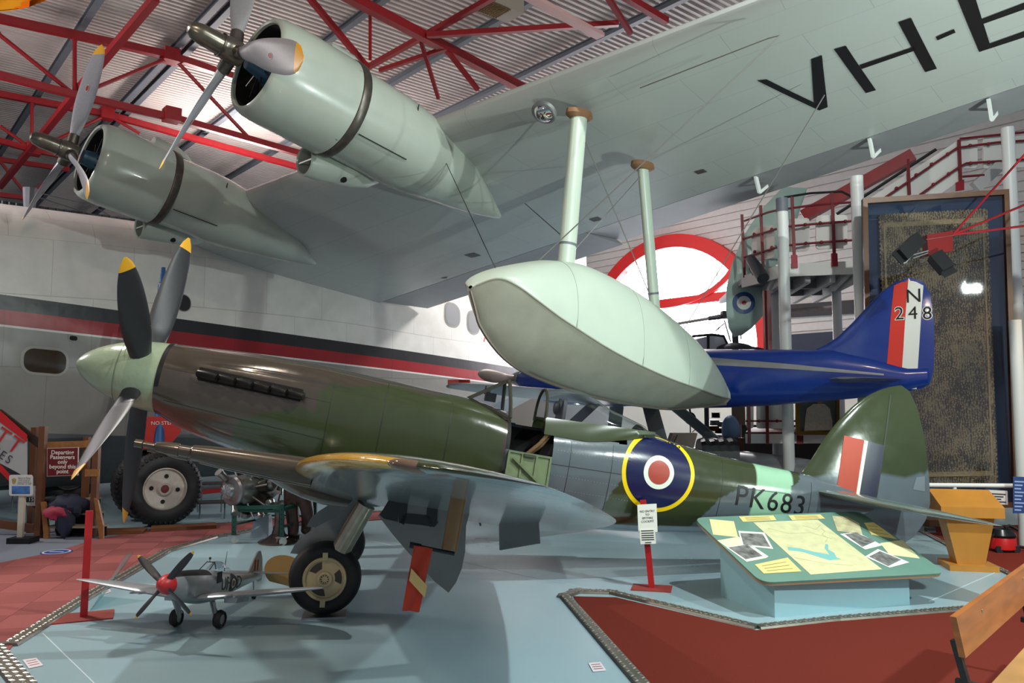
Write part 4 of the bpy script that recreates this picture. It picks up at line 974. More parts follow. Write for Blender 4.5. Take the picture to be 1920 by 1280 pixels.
# undercarriage
M_leg = mat('oleo_metal', (168, 156, 138), .22, .85, var=.15, vscale=14)
M_hubc = mat('wheel_cream', (196, 178, 140), .45, var=.1, vscale=16)
WR = .352
def main_leg(sg):
    bx, bz = 3.06, None
    hubw = SMX @ L3(3.06, sg * 1.03, -1.6); hubw.z = WR + .012; hl = SI @ hubw
    ax = V((0, 0, 1)).cross(V((1, 0, 0))); axl = SI.to_3x3() @ (spt * sg); top = L3(3.32, sg * 1.12, wz(1.12) - .12)
    mb = MB(); mb.tube([top, top + (hl - top) * .62], .098, 18); mb.tube([top + (hl - top) * .55, hl + axl * -.10 + V((0, 0, .02))], .078, 18); lg = obj('undercarriage_leg', mb, M_leg, spf)
    mb = MB(); mb.tube([top + V((-.10, 0, -.1)), top + (hl - top) * .4 + V((-.10, 0, 0)), top + (hl - top) * .8 + V((-.07, 0, 0))], .014, 6); obj('brake_pipe', mb, M_grey_steel, lg)
    mb = MB(); mb.tube([hl - axl * .16, hl + axl * .02], .05, 12); obj('axle', mb, M_leg, lg)
    w_ = .125
    mb = MB(); mb.lathe([(-w_ * .75, .20), (-w_ * .95, .24), (-w_, .28), (-w_ * .85, .32), (-w_ * .45, .345), (0, WR), (w_ * .45, .345), (w_ * .85, .32), (w_, .28), (w_ * .95, .24), (w_ * .75, .20)], hl, axl, 56, cap=False); wh = obj('wheel', mb, M_rubber, spf, smooth=50)
    for r_, q in ((.372, .35), (.372, -.35), (.376, .0)):
        pass
    for s2 in (-1, 1):
        mb = MB(); mb.lathe([(w_ * .76 * s2, .215), (w_ * .90 * s2, .205), (w_ * .82 * s2, .185), (w_ * .62 * s2, .18), (w_ * .62 * s2, .0)], hl, axl, 40, cap=False); hb = obj('hub', mb, M_hubc, wh)
        mb = MB(); mb.lathe([(w_ * .62 * s2, .075), (w_ * .86 * s2, .07), (w_ * .90 * s2, .05), (w_ * .80 * s2, .045), (w_ * .80 * s2, .0)], hl, axl, 24, cap=False); obj('hub_boss', mb, M_hubc, hb)
        a_ = axl.orthogonal().normalized(); b_ = axl.cross(a_)
        for k in range(3):                                     # brake openings
            t0 = k * 2 * pi / 3 + .55; mb = MB(); pts = []
            for r_, d0, d1 in ((.165, -.45, .45), (.10, .34, -.34)):
                for i in range(5):
                    t = t0 + d0 + (d1 - d0) * i / 4; pts.append(hl + axl * (w_ * .64 * s2) + (a_ * cos(t) + b_ * sin(t)) * r_)
            mb.prism(pts, axl * (.004 * s2)); obj('hub_opening', mb, mat('brake_dark', (62, 56, 48), .5), hb, smooth=0)
        for k in range(10):
            t = k * 2 * pi / 10; mb = MB(); mb.lathe([(0, .006), (.008, .006)], hl + axl * (w_ * .80 * s2) + (a_ * cos(t) + b_ * sin(t)) * .035, axl * s2, 6); obj('hub_bolt', mb, M_black, hb, smooth=0)
    for t in (.9, -2.2):
        a_ = axl.orthogonal().normalized(); b_ = axl.cross(a_); d = a_ * cos(t) + b_ * sin(t); mb = MB(); mb.bar(hl + axl * (w_ * .98) + d * .19, hl + axl * (w_ * 1.05) + d * .26, .05, .01, up=axl); obj('creep_mark', mb, M_hubc, wh, smooth=0)
    # leg fairing door
    fpx = [(690, 912), (668, 930), (650, 950), (632, 968), (602, 983), (572, 1002), (553, 1020), (544, 1037), (585, 1041), (618, 1030), (640, 1005), (668, 965), (700, 925)]
    pts = [SI @ on_plane(x, y, SN + spt * .90, spt) for x, y in fpx]
    if sg < 0: pts = [V((p.x, -p.y, p.z)) for p in pts]
    mb = MB(); mb.prism(pts, V((0, sg * .015, 0))); obj('leg_fairing', mb, mat('fairing_grey', (124, 128, 130), .3, var=.06), spf, smooth=0)
    return hl
for sg in (1, -1): main_leg(sg)
# wheel cover disc (primer coloured inside) ahead of the near wheel
hw = SMX @ L3(2.62, -.15, -1.5); P0 = at_y(536, 1072, 8.9); mb = MB(); n_ = spt
pts = [P0 + sa * (.23 * cos(t)) + Z * (.18 * sin(t)) for t in [pi * .28 + (pi * .95) * i / 12 for i in range(13)]] + [P0 + sa * .20 - Z * .16]
mb.prism(pts, spt * .02); obj('wheel_cover', mb, mat('primer_tan', (182, 150, 92), .5), spf, world=True, smooth=0)
# outer wheel door with part of the serial painted on it
oy = 2.05; DP = SN + spt * oy
door_px = [(735, 905), (733, 940), (709, 966), (735, 1000), (765, 1035), (790, 1062), (815, 1090), (841, 1111), (855, 1092), (866, 1065), (872, 1035), (874, 985), (884, 950), (890, 905)]
pts = [SI @ on_plane(x, y, DP, spt) for x, y in door_px]
mb = MB(); mb.prism(pts, V((0, .02, 0))); wd_ = obj('outer_wheel_door', mb, mat('door_grey', (118, 114, 110), .3, var=.05, coat=.2), spf, smooth=0)
def dl(x, y): return SI @ on_plane(x, y, DP + spt * .012, spt)
mb = MB()
for q in (((736, 925), (748, 925), (746, 978), (720, 972), (712, 965)), ((745, 912), (768, 912), (762, 970), (757, 984), (748, 978)), ((748, 980), (757, 962), (800, 966), (822, 978), (815, 988), (790, 984)), ((806, 988), (800, 966), (803, 915), (822, 915), (820, 975), (814, 986))):
    mb.poly([dl(*p) for p in q])
obj('painted_serial', mb, M_let, wd_, smooth=0)
# pitot head with streamer
pt = SI @ on_plane(868, 885, SN + spt * 4.1, spt); pb = SI @ on_plane(842, 1030, SN + spt * 4.1, spt)
mb = MB(); mb.loft([[P + V((.05 * cos(2 * pi * k / 14), .028 * sin(2 * pi * k / 14), 0)) for k in range(14)] for P in (pt, pb)]); ph = obj('pitot_mast', mb, mat('mast_brown', (134, 94, 50), .35, var=.1, coat=.3), spf)
tipf = SI @ on_plane(768, 1021, SN + spt * 4.1, spt); tb = SI @ on_plane(852, 1038, SN + spt * 4.1, spt)
mb = MB(); mb.tube([tipf, tipf + (tb - tipf) * .25], .020, 10); mb.tube([tipf + (tb - tipf) * .2, tb], .013, 10); obj('pitot_tube', mb, M_black, ph)
def rb(x, y): return on_plane(x, y, SN + spt * 4.13, spt)
rib = thing('warning_streamer', 'red cloth streamer with a cream diagonal band hanging under the wing', 'streamer', rb(785, 1080))
q4 = [(776, 1022), (811, 1028), (786, 1147), (754, 1144)]
mb = MB(); a, b, c, d = [rb(*q) for q in q4]; G = [[(a + (b - a) * (i / 6)) * (1 - j / 12) + (d + (c - d) * (i / 6)) * (j / 12) + spt * (.01 * sin(i * 1.3 + j * .6)) for i in range(7)] for j in range(13)]
mb.loft(G, closed=False, cap=False); mb.loft([[p - spt * .004 for p in r_] for r_ in G], closed=False, cap=False); obj('cloth', mb, mat('streamer_red', (190, 58, 34), .8, var=.06), rib, world=True)
mb = MB(); g2 = [(771, 1064), (767, 1087), (796, 1119), (801, 1097)]; mb.poly([rb(*q) + spt * .016 for q in g2]); mb.poly([rb(*q) - spt * .016 for q in g2]); obj('cream_band', mb, mat('streamer_cream', (232, 190, 120), .8), rib, world=True)
# fin, rudder, tailplane
FINP = [sbody(*q, 0) for q in ((1500, 890), (1520, 862), (1545, 822), (1575, 784), (1600, 760), (1625, 742), (1650, 730), (1675, 723), (1690, 722), (1706, 734), (1720, 764), (1732, 812), (1739, 860), (1743, 910), (1744, 945), (1736, 975), (1715, 1005), (1695, 1018))]
rx0, rx1 = sbody(1672, 740, 0), sbody(1640, 940, 0)
cb = FINP + [sbody(1560, 985, 0), sbody(1500, 960, 0)]
zs = [i / 40 for i in range(41)]; zmin, zmax = min(z for x, z in cb), max(z for x, z in cb) - .004; secs = []
for q in zs:
    z = zmin + (zmax - zmin) * q; xs_ = []
    for i in range(len(cb)):
        (x0, z0), (x1, z1) = cb[i], cb[(i + 1) % len(cb)]
        if (z0 <= z < z1) or (z1 <= z < z0): xs_.append(x0 + (x1 - x0) * (z - z0) / (z1 - z0))
    if len(xs_) < 2: continue
    a, b = min(xs_), max(xs_); c = b - a; up, dn = [], []
    for i in range(17):
        w_ = (1 - cos(pi * i / 16)) / 2; y = foil(w_, min(.10, .13 / max(c, .1))) * c; up.append(L3(a + c * w_, y, z)); dn.append(L3(a + c * w_, -y, z))
    secs.append(up + dn[-2:0:-1])
mb = MB(); mb.loft(secs); fin = obj('fin', mb, M_camo, spf, smooth=60)
f0, f1 = sbody(1530, 885, 0), sbody(1735, 888, 0)
def fpaint(co):
    zl = f0[1] + (f1[1] - f0[1]) * (co.x - f0[0]) / (f1[0] - f0[0]) + .05 * sin(5 * co.x)
    return GREEN if co.z > zl else GREY
paint(fin, fpaint)
def fin_patch(px, m, nm, off=.004):
    for sg in (-1, 1):
        mb = MB(); mb.poly([L3(x, 0, z) for x, z in [sbody(*q, .06) for q in px]]); obj(nm, drape(mb, fin, (0, -sg, 0), off, .08), m, fin)
M_fred, M_fwht, M_fblu = mat('flash_red', (176, 66, 44), .55), mat('flash_white', (224, 226, 210), .3), mat('flash_navy', (22, 24, 52), .3)
fin_patch([(1583, 816), (1620, 825), (1605, 925), (1568, 916)], M_fred, 'fin_flash_red')
fin_patch([(1620, 825), (1627, 827), (1611, 927), (1605, 925)], M_fwht, 'fin_flash_white')
fin_patch([(1627, 827), (1660, 835), (1645, 932), (1611, 927)], M_fblu, 'fin_flash_blue')
fin_patch([(1671, 740), (1674, 740), (1644, 935), (1641, 935)], mat('hinge_line', (38, 42, 30), .5), 'rudder_hinge_line')
fin_patch([(1722, 895), (1739, 893), (1739, 922), (1715, 918)], mat('tab_grey', (112, 122, 128), .3), 'rudder_tab')
zr = sbody(1530, 920, .1)[1]; xr = sbody(1530, 920, .1)[0]
for sg in (1, -1):
    secs = []
    for i in range(15):
        q = i / 14; y = .06 + 1.90 * q; le = xr + .55 * q ** 1.3 + (.25 * max(0, q - .8) / .2 if q > .8 else 0); te = xr + 1.22 - .12 * q - (.12 * (max(0, q - .85) / .15) ** 2 if q > .85 else 0); c = te - le; up, dn = [], []
        for k in range(13):
            w_ = (1 - cos(pi * k / 12)) / 2; t = foil(w_, .10) * c; up.append(L3(le + c * w_, sg * y, zr + t)); dn.append(L3(le + c * w_, sg * y, zr - t))
        secs.append(up + dn[-2:0:-1])
    mb = MB(); mb.loft(secs); tp_ = obj('tailplane', mb, M_camo, spf, smooth=50); paint(tp_, lambda co: (100, 116, 110) if co.z > zr else (120, 124, 124))
# markings on both sides
RC = sbody(1237, 886, .40)
Mr = [mat('roundel_yellow', (240, 206, 10), .3, coat=.3), mat('roundel_blue', (14, 22, 66), .25, coat=.3), mat('roundel_white', (226, 234, 220), .3, coat=.3), mat('roundel_red', (164, 62, 46), .3, coat=.3)]
for sg in (1, -1):
    for q, (r_, m_) in enumerate(zip((.455, .405, .19, .135), Mr)):
        obj('roundel_disc', drape(ring_mb(L3(RC[0], 0, RC[1]), V((1, 0, 0)), V((0, 0, 1)), (r_,), 64), fus, (0, sg, 0), .003 + .0025 * q, .06), m_, spf, smooth=60)
for sg in (1, -1):
    A, Bq = sbody(1452, 937, .30), None
    mb = text_mb('PK683', L3(A[0], 0, A[1] - .03), V((sg, 0, 0)) , V((0, 0, 1)), .34, spacing=1.1); obj('serial_number', drape(mb, fus, (0, sg, 0), .004, .05), M_let, spf, smooth=60)
# rivet rows on the fuselage side
mb = MB()
for z0, z1, xa, xb in ((-.02, -.02, 5.3, 6.1), (-.30, -.26, 5.3, 6.1), (-.45, -.42, 4.0, 6.6)):
    n = int((xb - xa) / .035)
    for i in range(n): x = xa + (xb - xa) * i / n; mb.add([L3(x - .003, 0, z0), L3(x + .003, 0, z0), L3(x + .003, 0, z0 + .006), L3(x - .003, 0, z0 + .006)], [(0, 1, 2, 3)])
obj('rivet_rows', drape(mb, fus, (0, 1, 0), .002, .1), mat('rivet_pale', (150, 156, 152), .4), spf, smooth=0)['kind'] = 'stuff'
# tail wheel
tw = L3(8.75, 0, sm(zb_, 8.75)); b_ = SMX @ tw; g_ = V((b_.x + .12, b_.y, .13))
mb = MB(); mb.tube([SMX @ (tw + V((0, 0, .1))), g_], .035, 10); tl = obj('tail_wheel_leg', mb, M_grey_steel, spf, world=True)
mb = MB(); mb.lathe([(-.05, .05), (-.055, .10), (0, .13), (.055, .10), (.05, .05)], g_, spt, 24); obj('tail_wheel', mb, M_rubber, tl, world=True)

# skin joints on the near side of the fuselage
M_seam = mat('skin_seam_dark', (34, 34, 28), .5)
def seam(a, b, w_=.006):
    (x0, z0), (x1, z1) = a, b; d = V((x1 - x0, 0, z1 - z0)).normalized(); n = V((-d.z, 0, d.x)) * w_ / 2; A, B = V((x0, 0, z0)), V((x1, 0, z1)); mb = MB(); mb.poly([A - n, B - n, B + n, A + n])
    obj('skin_seam', drape(mb, fus, (0, 1, 0), .0025, .06), M_seam, spf, smooth=0)
for a, b in (((1.02, .12), (2.75, .06)), ((2.75, .40), (2.75, -.55)), ((3.32, .38), (3.32, -.6)), ((1.05, -.22), (2.75, -.34)), ((4.05, .30), (4.05, -.55)), ((5.45, .10), (5.45, -.6)), ((5.24, -.18), (6.3, -.16)), ((5.95, .2), (5.95, -.7)), ((7.35, .2), (7.35, -.55)), ((6.9, -.12), (8.2, -.06)), ((8.55, .12), (8.55, -.3))):
    seam(a, b)
# ------------------------------------------------------------------ blue racing seaplane
RT = at_y(1756, 650, 11.6); RD = V((-.734, .679, 0)); RN = V((-.679, -.734, 0))        # tail post, direction to the nose, towards the camera side
RT.z = 0
rc = thing('racing_seaplane', 'blue and silver racing seaplane with N248 on its striped rudder', 'aircraft',
           mx=Matrix(((RD.x, RN.x, 0, RT.x), (RD.y, RN.y, 0, RT.y), (0, 0, 1, 0), (0, 0, 0, 1))))
RI = rc.matrix_basis.inverted()
def rp(px, py, off=0.0): q = RI @ on_plane(px, py, RT + RN * off, RN); return q.x, q.z
M_rblue = mat('racer_blue', (16, 48, 128), .28, var=.08, vscale=6, coat=.4, bump=.002, bscale=5)
M_rsilv = mat('racer_silver', (150, 152, 156), .30, .5, var=.08)
TOPT = [rp(x, y) for x, y in ((1752, 690), (1700, 690), (1640, 672), (1560, 655), (1480, 655), (1400, 655), (1300, 654), (1240, 653))]
BOTT = [rp(x, y) for x, y in ((1735, 722), (1690, 735), (1600, 747), (1500, 756), (1430, 761), (1365, 764), (1300, 765))]
tt = sorted(TOPT) + [(7.2, 2.98), (7.9, 2.86), (8.15, 2.74)]; tb = sorted(BOTT) + [(6.0, 2.02), (7.2, 2.06), (7.9, 2.25), (8.15, 2.45)]
rw = [(0, .05), (1, .14), (2.5, .28), (4, .38), (5.5, .42), (7.0, .40), (7.8, .28), (8.15, .16)]
secs = []
for i in range(60):
    x = .12 + 8.03 * i / 59; zt, zb, b = ip(tt, x), ip(tb, x), sm(rw, x); zm = (zt + zb) / 2; hh = (zt - zb) / 2
    secs.append([V((x, b * cos(2 * pi * k / 40), zm + hh * (abs(sin(2 * pi * k / 40)) ** .85) * (1 if sin(2 * pi * k / 40) > 0 else -1))) for k in range(40)])
mb = MB(); mb.loft(secs); rf = obj('fuselage', mb, M_rblue, rc, smooth=60)
FO_ = [(1520, 657), (1540, 650), (1570, 632), (1600, 603), (1630, 570), (1655, 545), (1678, 529), (1704, 520), (1730, 527), (1745, 552), (1751, 600), (1752, 650), (1751, 690), (1745, 715), (1735, 726), (1712, 732), (1690, 735), (1600, 745), (1530, 700)]
pf = [rp(*q) for q in FO_]; secs = []; z0, z1 = min(z for _, z in pf) + .002, max(z for _, z in pf) - .003
for j in range(41):
    z = z0 + (z1 - z0) * j / 40; xs_ = []
    for i in range(len(pf)):
        (xa, za), (xb, zb) = pf[i], pf[(i + 1) % len(pf)]
        if (za <= z < zb) or (zb <= z < za): xs_.append(xa + (xb - xa) * (z - za) / (zb - za))
    if len(xs_) < 2: continue
    a, b = max(xs_), min(xs_); c = a - b; up, dn = [], []
    for i in range(15):
        q = (1 - cos(pi * i / 14)) / 2; y = foil(q, min(.09, .11 / max(c, .05))) * c; up.append(V((a - c * q, y, z))); dn.append(V((a - c * q, -y, z)))
    secs.append(up + dn[-2:0:-1])
mb = MB(); mb.loft(secs); rfin = obj('fin', mb, M_rblue, rc, smooth=60)
def rpatch(px, m, nm, off=.004, tgt=None):
    mb = MB(); mb.poly([V((x, 0, z)) for x, z in [rp(*q) for q in px]]); return obj(nm, drape(mb, tgt or rfin, (0, -1, 0), off, .08), m, rc, smooth=60)
rpatch([(1678, 529), (1691, 523), (1704, 521), (1690, 727), (1676, 727), (1661, 726)], mat('rudder_red', (206, 52, 40), .35), 'rudder_stripe_red')
rpatch([(1704, 521), (1718, 522), (1732, 529), (1719, 729), (1704, 729), (1690, 728)], mat('rudder_white', (224, 220, 214), .35), 'rudder_stripe_white')
def fin_text(s, px, py, size, m, off, bold=0.0):
    x, z = rp(px, py); mb = text_mb(s, V((x, 0, z)), V((-1, 0, 0)), V((0, 0, 1)), size, bold=bold); return obj('fin_number' if len(s) > 1 else 'fin_letter', drape(mb, rfin, (0, -1, 0), off, .08), m, rc, smooth=60)
for ch, x_, y_ in (('N', 1714, 556), ('2', 1688, 589), ('4', 1713, 588), ('8', 1739, 588)):
    if ch != 'N' and ch != '4': fin_text(ch, x_, y_, .27, mat('number_white', (232, 230, 224), .4), .006, .035)
    fin_text(ch, x_, y_, .27 if ch != 'N' else .29, M_let, .009)
rpatch([(1342, 671), (1500, 684), (1662, 701), (1662, 704), (1500, 693), (1342, 685)], M_rsilv, 'side_stripe', .006, rf)
xq, zq = rp(1640, 712)
for sg in (1, -1):
    secs = []
    for i in range(10):
        q = i / 9; y = .08 + 1.15 * q; le = xq + .55 - .45 * q ** 2; te = xq - .42 + .22 * q ** 2; c = le - te; up, dn = [], []
        for k in range(11):
            w_ = (1 - cos(pi * k / 10)) / 2; t = foil(w_, .09) * c; up.append(V((le - c * w_, sg * y, zq + t))); dn.append(V((le - c * w_, sg * y, zq - t)))
        secs.append(up + dn[-2:0:-1])
    mb = MB(); mb.loft(secs); obj('tailplane', mb, mat('tail_silver', (118, 118, 124), .25, .5), rc, smooth=50)
    secs = []                                                     # wing
    for i in range(14):
        q = i / 13; y = .25 + 4.3 * q; le = 6.35 - .55 * q ** 3; te = 4.35 + .55 * q ** 3; c = le - te; up, dn = [], []
        if q == 1: c = .5; le = 5.5
        for k in range(13):
            w_ = (1 - cos(pi * k / 12)) / 2; t = foil(w_, .085) * c; zz = 2.14 + .22 * q; up.append(V((le - c * w_, sg * y, zz + t))); dn.append(V((le - c * w_, sg * y, zz - t)))
        secs.append(up + dn[-2:0:-1])
    mb = MB(); mb.loft(secs); obj('wing', mb, M_rsilv, rc, smooth=50)
    for xa, xb in ((5.9, 6.6), (4.7, 3.9)):                       # float struts
        mb = MB(); p0, p1 = V((xa, sg * .35, 2.1)), V((xb, sg * 1.15, 1.15)); secs = [[P + V((.17 * cos(2 * pi * k / 14), .05 * sin(2 * pi * k / 14), 0)) for k in range(14)] for P in (p0, p1)]; mb.loft(secs); obj('float_strut', mb, mat('strut_grey', (92, 96, 100), .4), rc)
    secs = []                                                     # float
    for i in range(30):
        q = i / 29; x = 1.5 + 7.2 * q; r_ = .40 * (sin(pi * min(1, .04 + q * .96)) ** .45 if 0 < q < 1 else .08); r_ = max(r_, .02)
        secs.append([V((x, sg * 1.15 + r_ * .85 * cos(2 * pi * k / 24), .84 + .06 * (q - .5) + r_ * sin(2 * pi * k / 24))) for k in range(24)])
    mb = MB(); mb.loft(secs); obj('float', mb, M_rsilv, rc, smooth=60)
    for xx in (2.6, 7.2):
        mb = MB(); mb.box((xx, sg * 1.15, .23), (.30, .5, .46)); obj('float_trestle', mb, M_wood_dark, rc, smooth=0)
mb = MB(); mb.lathe([(0, .17), (.15, .15), (.32, .08), (.40, 0)], (8.12, 0, 2.61), (1, 0, 0), 20); obj('spinner', mb, M_rsilv, rc)
RB = [(0, .14), (.3, .22), (.55, .30), (.75, .30), (.9, .22), (.97, .12), (1, .04)]
for k in range(2):
    a = R(92 + 180 * k); obj('propeller_blade', blade_mb(V((8.25, 0, 2.61)), (1, 0, 0), V((0, cos(a) * 0 + (1 if k == 0 else -1) * .998, .05)), 1.20, .15, RB, R(30), R(20), .12, 2.0), [mat('racer_blade', (120, 108, 100), .4, .4)], rc)
mb = MB(); mb.box((5.85, 4.0, 2.40), (.25, .25, .10)); obj('wing_tip_panel', mb, mat('tip_red', (170, 40, 36), .4), rc, smooth=0)

# ------------------------------------------------------------------ large scale model of a silver fighter on the floor
MD = V((-.15, -.989, 0)); MC = (at_z(393, 1181) + at_z(320, 1174)) / 2; MC.z = 0; MC.x += .06
mdl = thing('model_aircraft', 'silver scale model fighter with red spinner standing on the blue floor', 'model aircraft', mx=Matrix(((-MD.x, -.989, 0, MC.x), (-MD.y, .15, 0, MC.y), (0, 0, 1, 0), (0, 0, 0, 1))))
M_msil = mat('model_silver', (176, 180, 184), .34, .45, var=.12, vscale=12)
mp_ = R(9.0)
def ML(x, p, z): x, z = x * cos(mp_) + z * sin(mp_), -x * sin(mp_) + z * cos(mp_); return V((x - .02, -p, z + .43))
mt = [(-.48, .085), (-.3, .105), (0, .105), (.12, .10), (.3, .085), (.5, .06), (.8, .045), (1.1, .03), (1.32, .02)]
mbt = [(-.48, -.085), (-.3, -.15), (0, -.20), (.3, -.20), (.5, -.17), (.8, -.12), (1.1, -.07), (1.32, -.04)]
mw = [(-.48, .085), (-.2, .11), (.2, .115), (.5, .09), (.8, .06), (1.1, .035), (1.32, .012)]
secs = []; XM = [-.48 + 1.80 * i / 40 for i in range(41)]
for x in XM:
    t, b, w_ = sm(mt, x), sm(mbt, x), sm(mw, x); m_ = (t + b) / 2 + .02
    secs.append([ML(x, w_ * cos(2 * pi * k / 28), m_ + ((t - m_) if sin(2 * pi * k / 28) > 0 else (m_ - b)) * sin(2 * pi * k / 28)) for k in range(28)])
mb = MB()
for i in range(40):
    for k in range(28):
        q = (k + .5) / 28; mb.k = 1 if (.10 < q < .40 and XM[i] < .10) else 0
        mb.add([secs[i][k], secs[i + 1][k], secs[i + 1][(k + 1) % 28], secs[i][(k + 1) % 28]], [(0, 1, 2, 3)])
bm_ = MB(); bm_.loft(secs); bm_.mi = [(1 if (.10 < (f_[0] % 28 + .5) / 28 < .40 and XM[min(f_[0] // 28, 40)] < .10 and len(f_) == 4) else 0) for f_ in bm_.f]
mf = obj('fuselage', bm_, [M_msil, mat('model_black', (30, 30, 32), .5)], mdl, smooth=60)
for sg in (1, -1):
    secs = []
    for i in range(14):
        q = i / 13; y = .06 + 1.16 * q; c = .56 * sqrt(max(.03, 1 - (q ** 2.3) * .97)); le = -.14 + .13 * q ** 2; up, dn = [], []
        for k in range(11):
            w_ = (1 - cos(pi * k / 10)) / 2; t = foil(w_, .12) * c; zz = -.15 + .105 * y; up.append(ML(le + c * w_, sg * y, zz + t)); dn.append(ML(le + c * w_, sg * y, zz - t * .8))
        secs.append(up + dn[-2:0:-1])
    mb = MB(); mb.loft(secs); obj('wing', mb, M_msil, mdl, smooth=50)
    for y in (.42, .50):
        mb = MB(); mb.tube([ML(-.13, sg * y, -.105), ML(-.24, sg * y, -.105)], [.012, .008], 8); obj('gun_barrel', mb, M_msil, mdl)
    secs = []
    for i in range(7):
        q = i / 6; y = .02 + .36 * q; c = .24 * (1 - .55 * q ** 2); le = 1.08 + .06 * q; up = [ML(le + c * w_, sg * y, .03 + foil(w_, .1) * c) for w_ in (0, .05, .2, .5, 1)]; dn = [ML(le + c * w_, sg * y, .03 - foil(w_, .1) * c) for w_ in (.5, .2, .05)]
        secs.append(up + dn)
    mb = MB(); mb.loft(secs); obj('tailplane', mb, M_msil, mdl)
    # legs and wheels
    hub = V((.02, -sg * .215, .085)); top = ML(-.02, sg * .20, -.17)
    mb = MB(); mb.tube([top, hub + V((0, sg * .03, 0))], .014, 8); lg = obj('undercarriage_leg', mb, M_msil, mdl)
    mb = MB(); mb.prism([top + V((.03, sg * .02, 0)), hub + V((.05, sg * .03, .03)), hub + V((-.05, sg * .03, .03)), top + V((-.03, sg * .02, 0))], V((0, sg * .006, 0))); obj('leg_fairing', mb, M_msil, lg, smooth=0)
    mb = MB(); mb.lathe([(-.03, .045), (-.034, .07), (0, .085), (.034, .07), (.03, .045)], hub, (0, 1, 0), 24, cap=False); wh = obj('wheel', mb, M_rubber, mdl)
    mb = MB(); mb.lathe([(-.028, 0), (-.026, .046), (.026, .046), (.028, 0)], hub, (0, 1, 0), 20); obj('hub', mb, mat('model_hub', (180, 176, 170), .4, .5), wh)
    mb = MB(); mb.loft([[ML(x, sg * (.30 + a), -.14 + z) for a, z in ((-.07, .02), (.07, .02), (.06, -.05), (-.06, -.05))] for x in (.10, .34)]); obj('radiator', mb, M_msil, mdl, smooth=0)
finp = [(1.02, .04), (1.12, .17), (1.19, .245), (1.25, .25), (1.30, .18), (1.335, .04), (1.33, -.06), (1.26, -.07)]
mb = MB(); mb.prism([ML(x, .008, z) for x, z in finp], V((0, .016, 0))); obj('fin', mb, M_msil, mdl)
for a, b, m_ in ((1.13, 1.165, M_fred), (1.165, 1.18, M_fwht), (1.18, 1.215, M_fblu)):
    for sg in (1, -1): mb = MB(); mb.poly([ML(a, sg * .011, .05), ML(b, sg * .011, .05), ML(b, sg * .011, .16), ML(a, sg * .011, .16)]); obj('fin_flash', mb, m_, mdl, smooth=0)
mb = MB(); pr = [(-.60, 0), (-.595, .02), (-.58, .042), (-.55, .066), (-.51, .082), (-.475, .088)]
mb.lathe([(t, r_) for t, r_ in pr], ML(0, 0, 0), (ML(1, 0, 0) - ML(0, 0, 0)), 28); obj('spinner', mb, mat('spinner_red', (186, 40, 44), .4), mdl)
hub = ML(-.53, 0, 0); axm = (ML(-1, 0, 0) - ML(0, 0, 0)).normalized(); um = (ML(0, 0, 1) - ML(0, 0, 0)).normalized()
MBD = [(0, .04), (.3, .062), (.6, .066), (.85, .05), (.95, .032), (1, .01)]
for k in range(4):
    a = R(40 + 90 * k); rad = um * cos(a) + V((0, -1, 0)) * sin(a); obj('propeller_blade', blade_mb(hub, axm, rad, .37, .05, MBD, R(50), R(20), .14, .88, 14, 10), [M_sblade, M_tip], mdl)
mb = MB(); mb.loft([[ML(x, .065 * cos(pi * k / 10), .085 + h_ * sin(pi * k / 10)) for k in range(11)] for x, h_ in ((.26, .05), (.32, .085), (.40, .08), (.50, .02))], closed=False, cap=False); obj('canopy', mb, M_glass, mdl)
mb = MB(); mb.tube([ML(.12, .05, .10), ML(.22, .04, .165), ML(.22, -.04, .165), ML(.12, -.05, .10)], .005, 6); mb.tube([ML(.22, .06, .10), ML(.22, .04, .165)], .005, 6); mb.sphere(ML(.2, 0, .20), .012); mb.tube([ML(.2, 0, .165), ML(.2, 0, .2)], .003, 6); obj('windscreen_frame', mb, M_frame, mdl)
mb = MB(); mb.tube([ML(.5, 0, .07), ML(.52, 0, .26)], [.005, .002], 6); obj('aerial', mb, M_frame, mdl)
mb = MB(); mb.box(ML(.20, .117, .03), (.09, .004, .10)); obj('cockpit_door', mb, M_black, mdl, smooth=0)
for s_, x in (('UF', .36), ('D', .70)):
    sz = .17; obj('code_letters', drape(text_mb(s_, ML(x, 0, -.045), (1, 0, -.16), (.16, 0, 1), sz), mf, (0, 1, 0), .003, .03), mat('code_dark', (40, 42, 48), .5), mdl, smooth=60)
obj('roundel', drape(ring_mb(ML(.55, 0, -.045), V((.987, 0, -.16)), V((.16, 0, .987)), (.088, .06, .045, .03), 32), mf, (0, 1, 0), .003, .03), [mat('model_navy', (38, 40, 54), .5), mat('model_navy2', (30, 32, 46), .5), M_fwht, mat('model_red', (120, 44, 40), .5)], mdl, smooth=60)
mb = MB(); mb.tube([ML(1.15, 0, -.06), V((1.13, 0, .04))], .008, 6); tlm = obj('tail_wheel_leg', mb, M_msil, mdl)
mb = MB(); mb.lathe([(-.012, .015), (-.012, .03), (.012, .03), (.012, .015)], V((1.13, 0, .03)), (0, 1, 0), 14); obj('tail_wheel', mb, M_rubber, tlm)
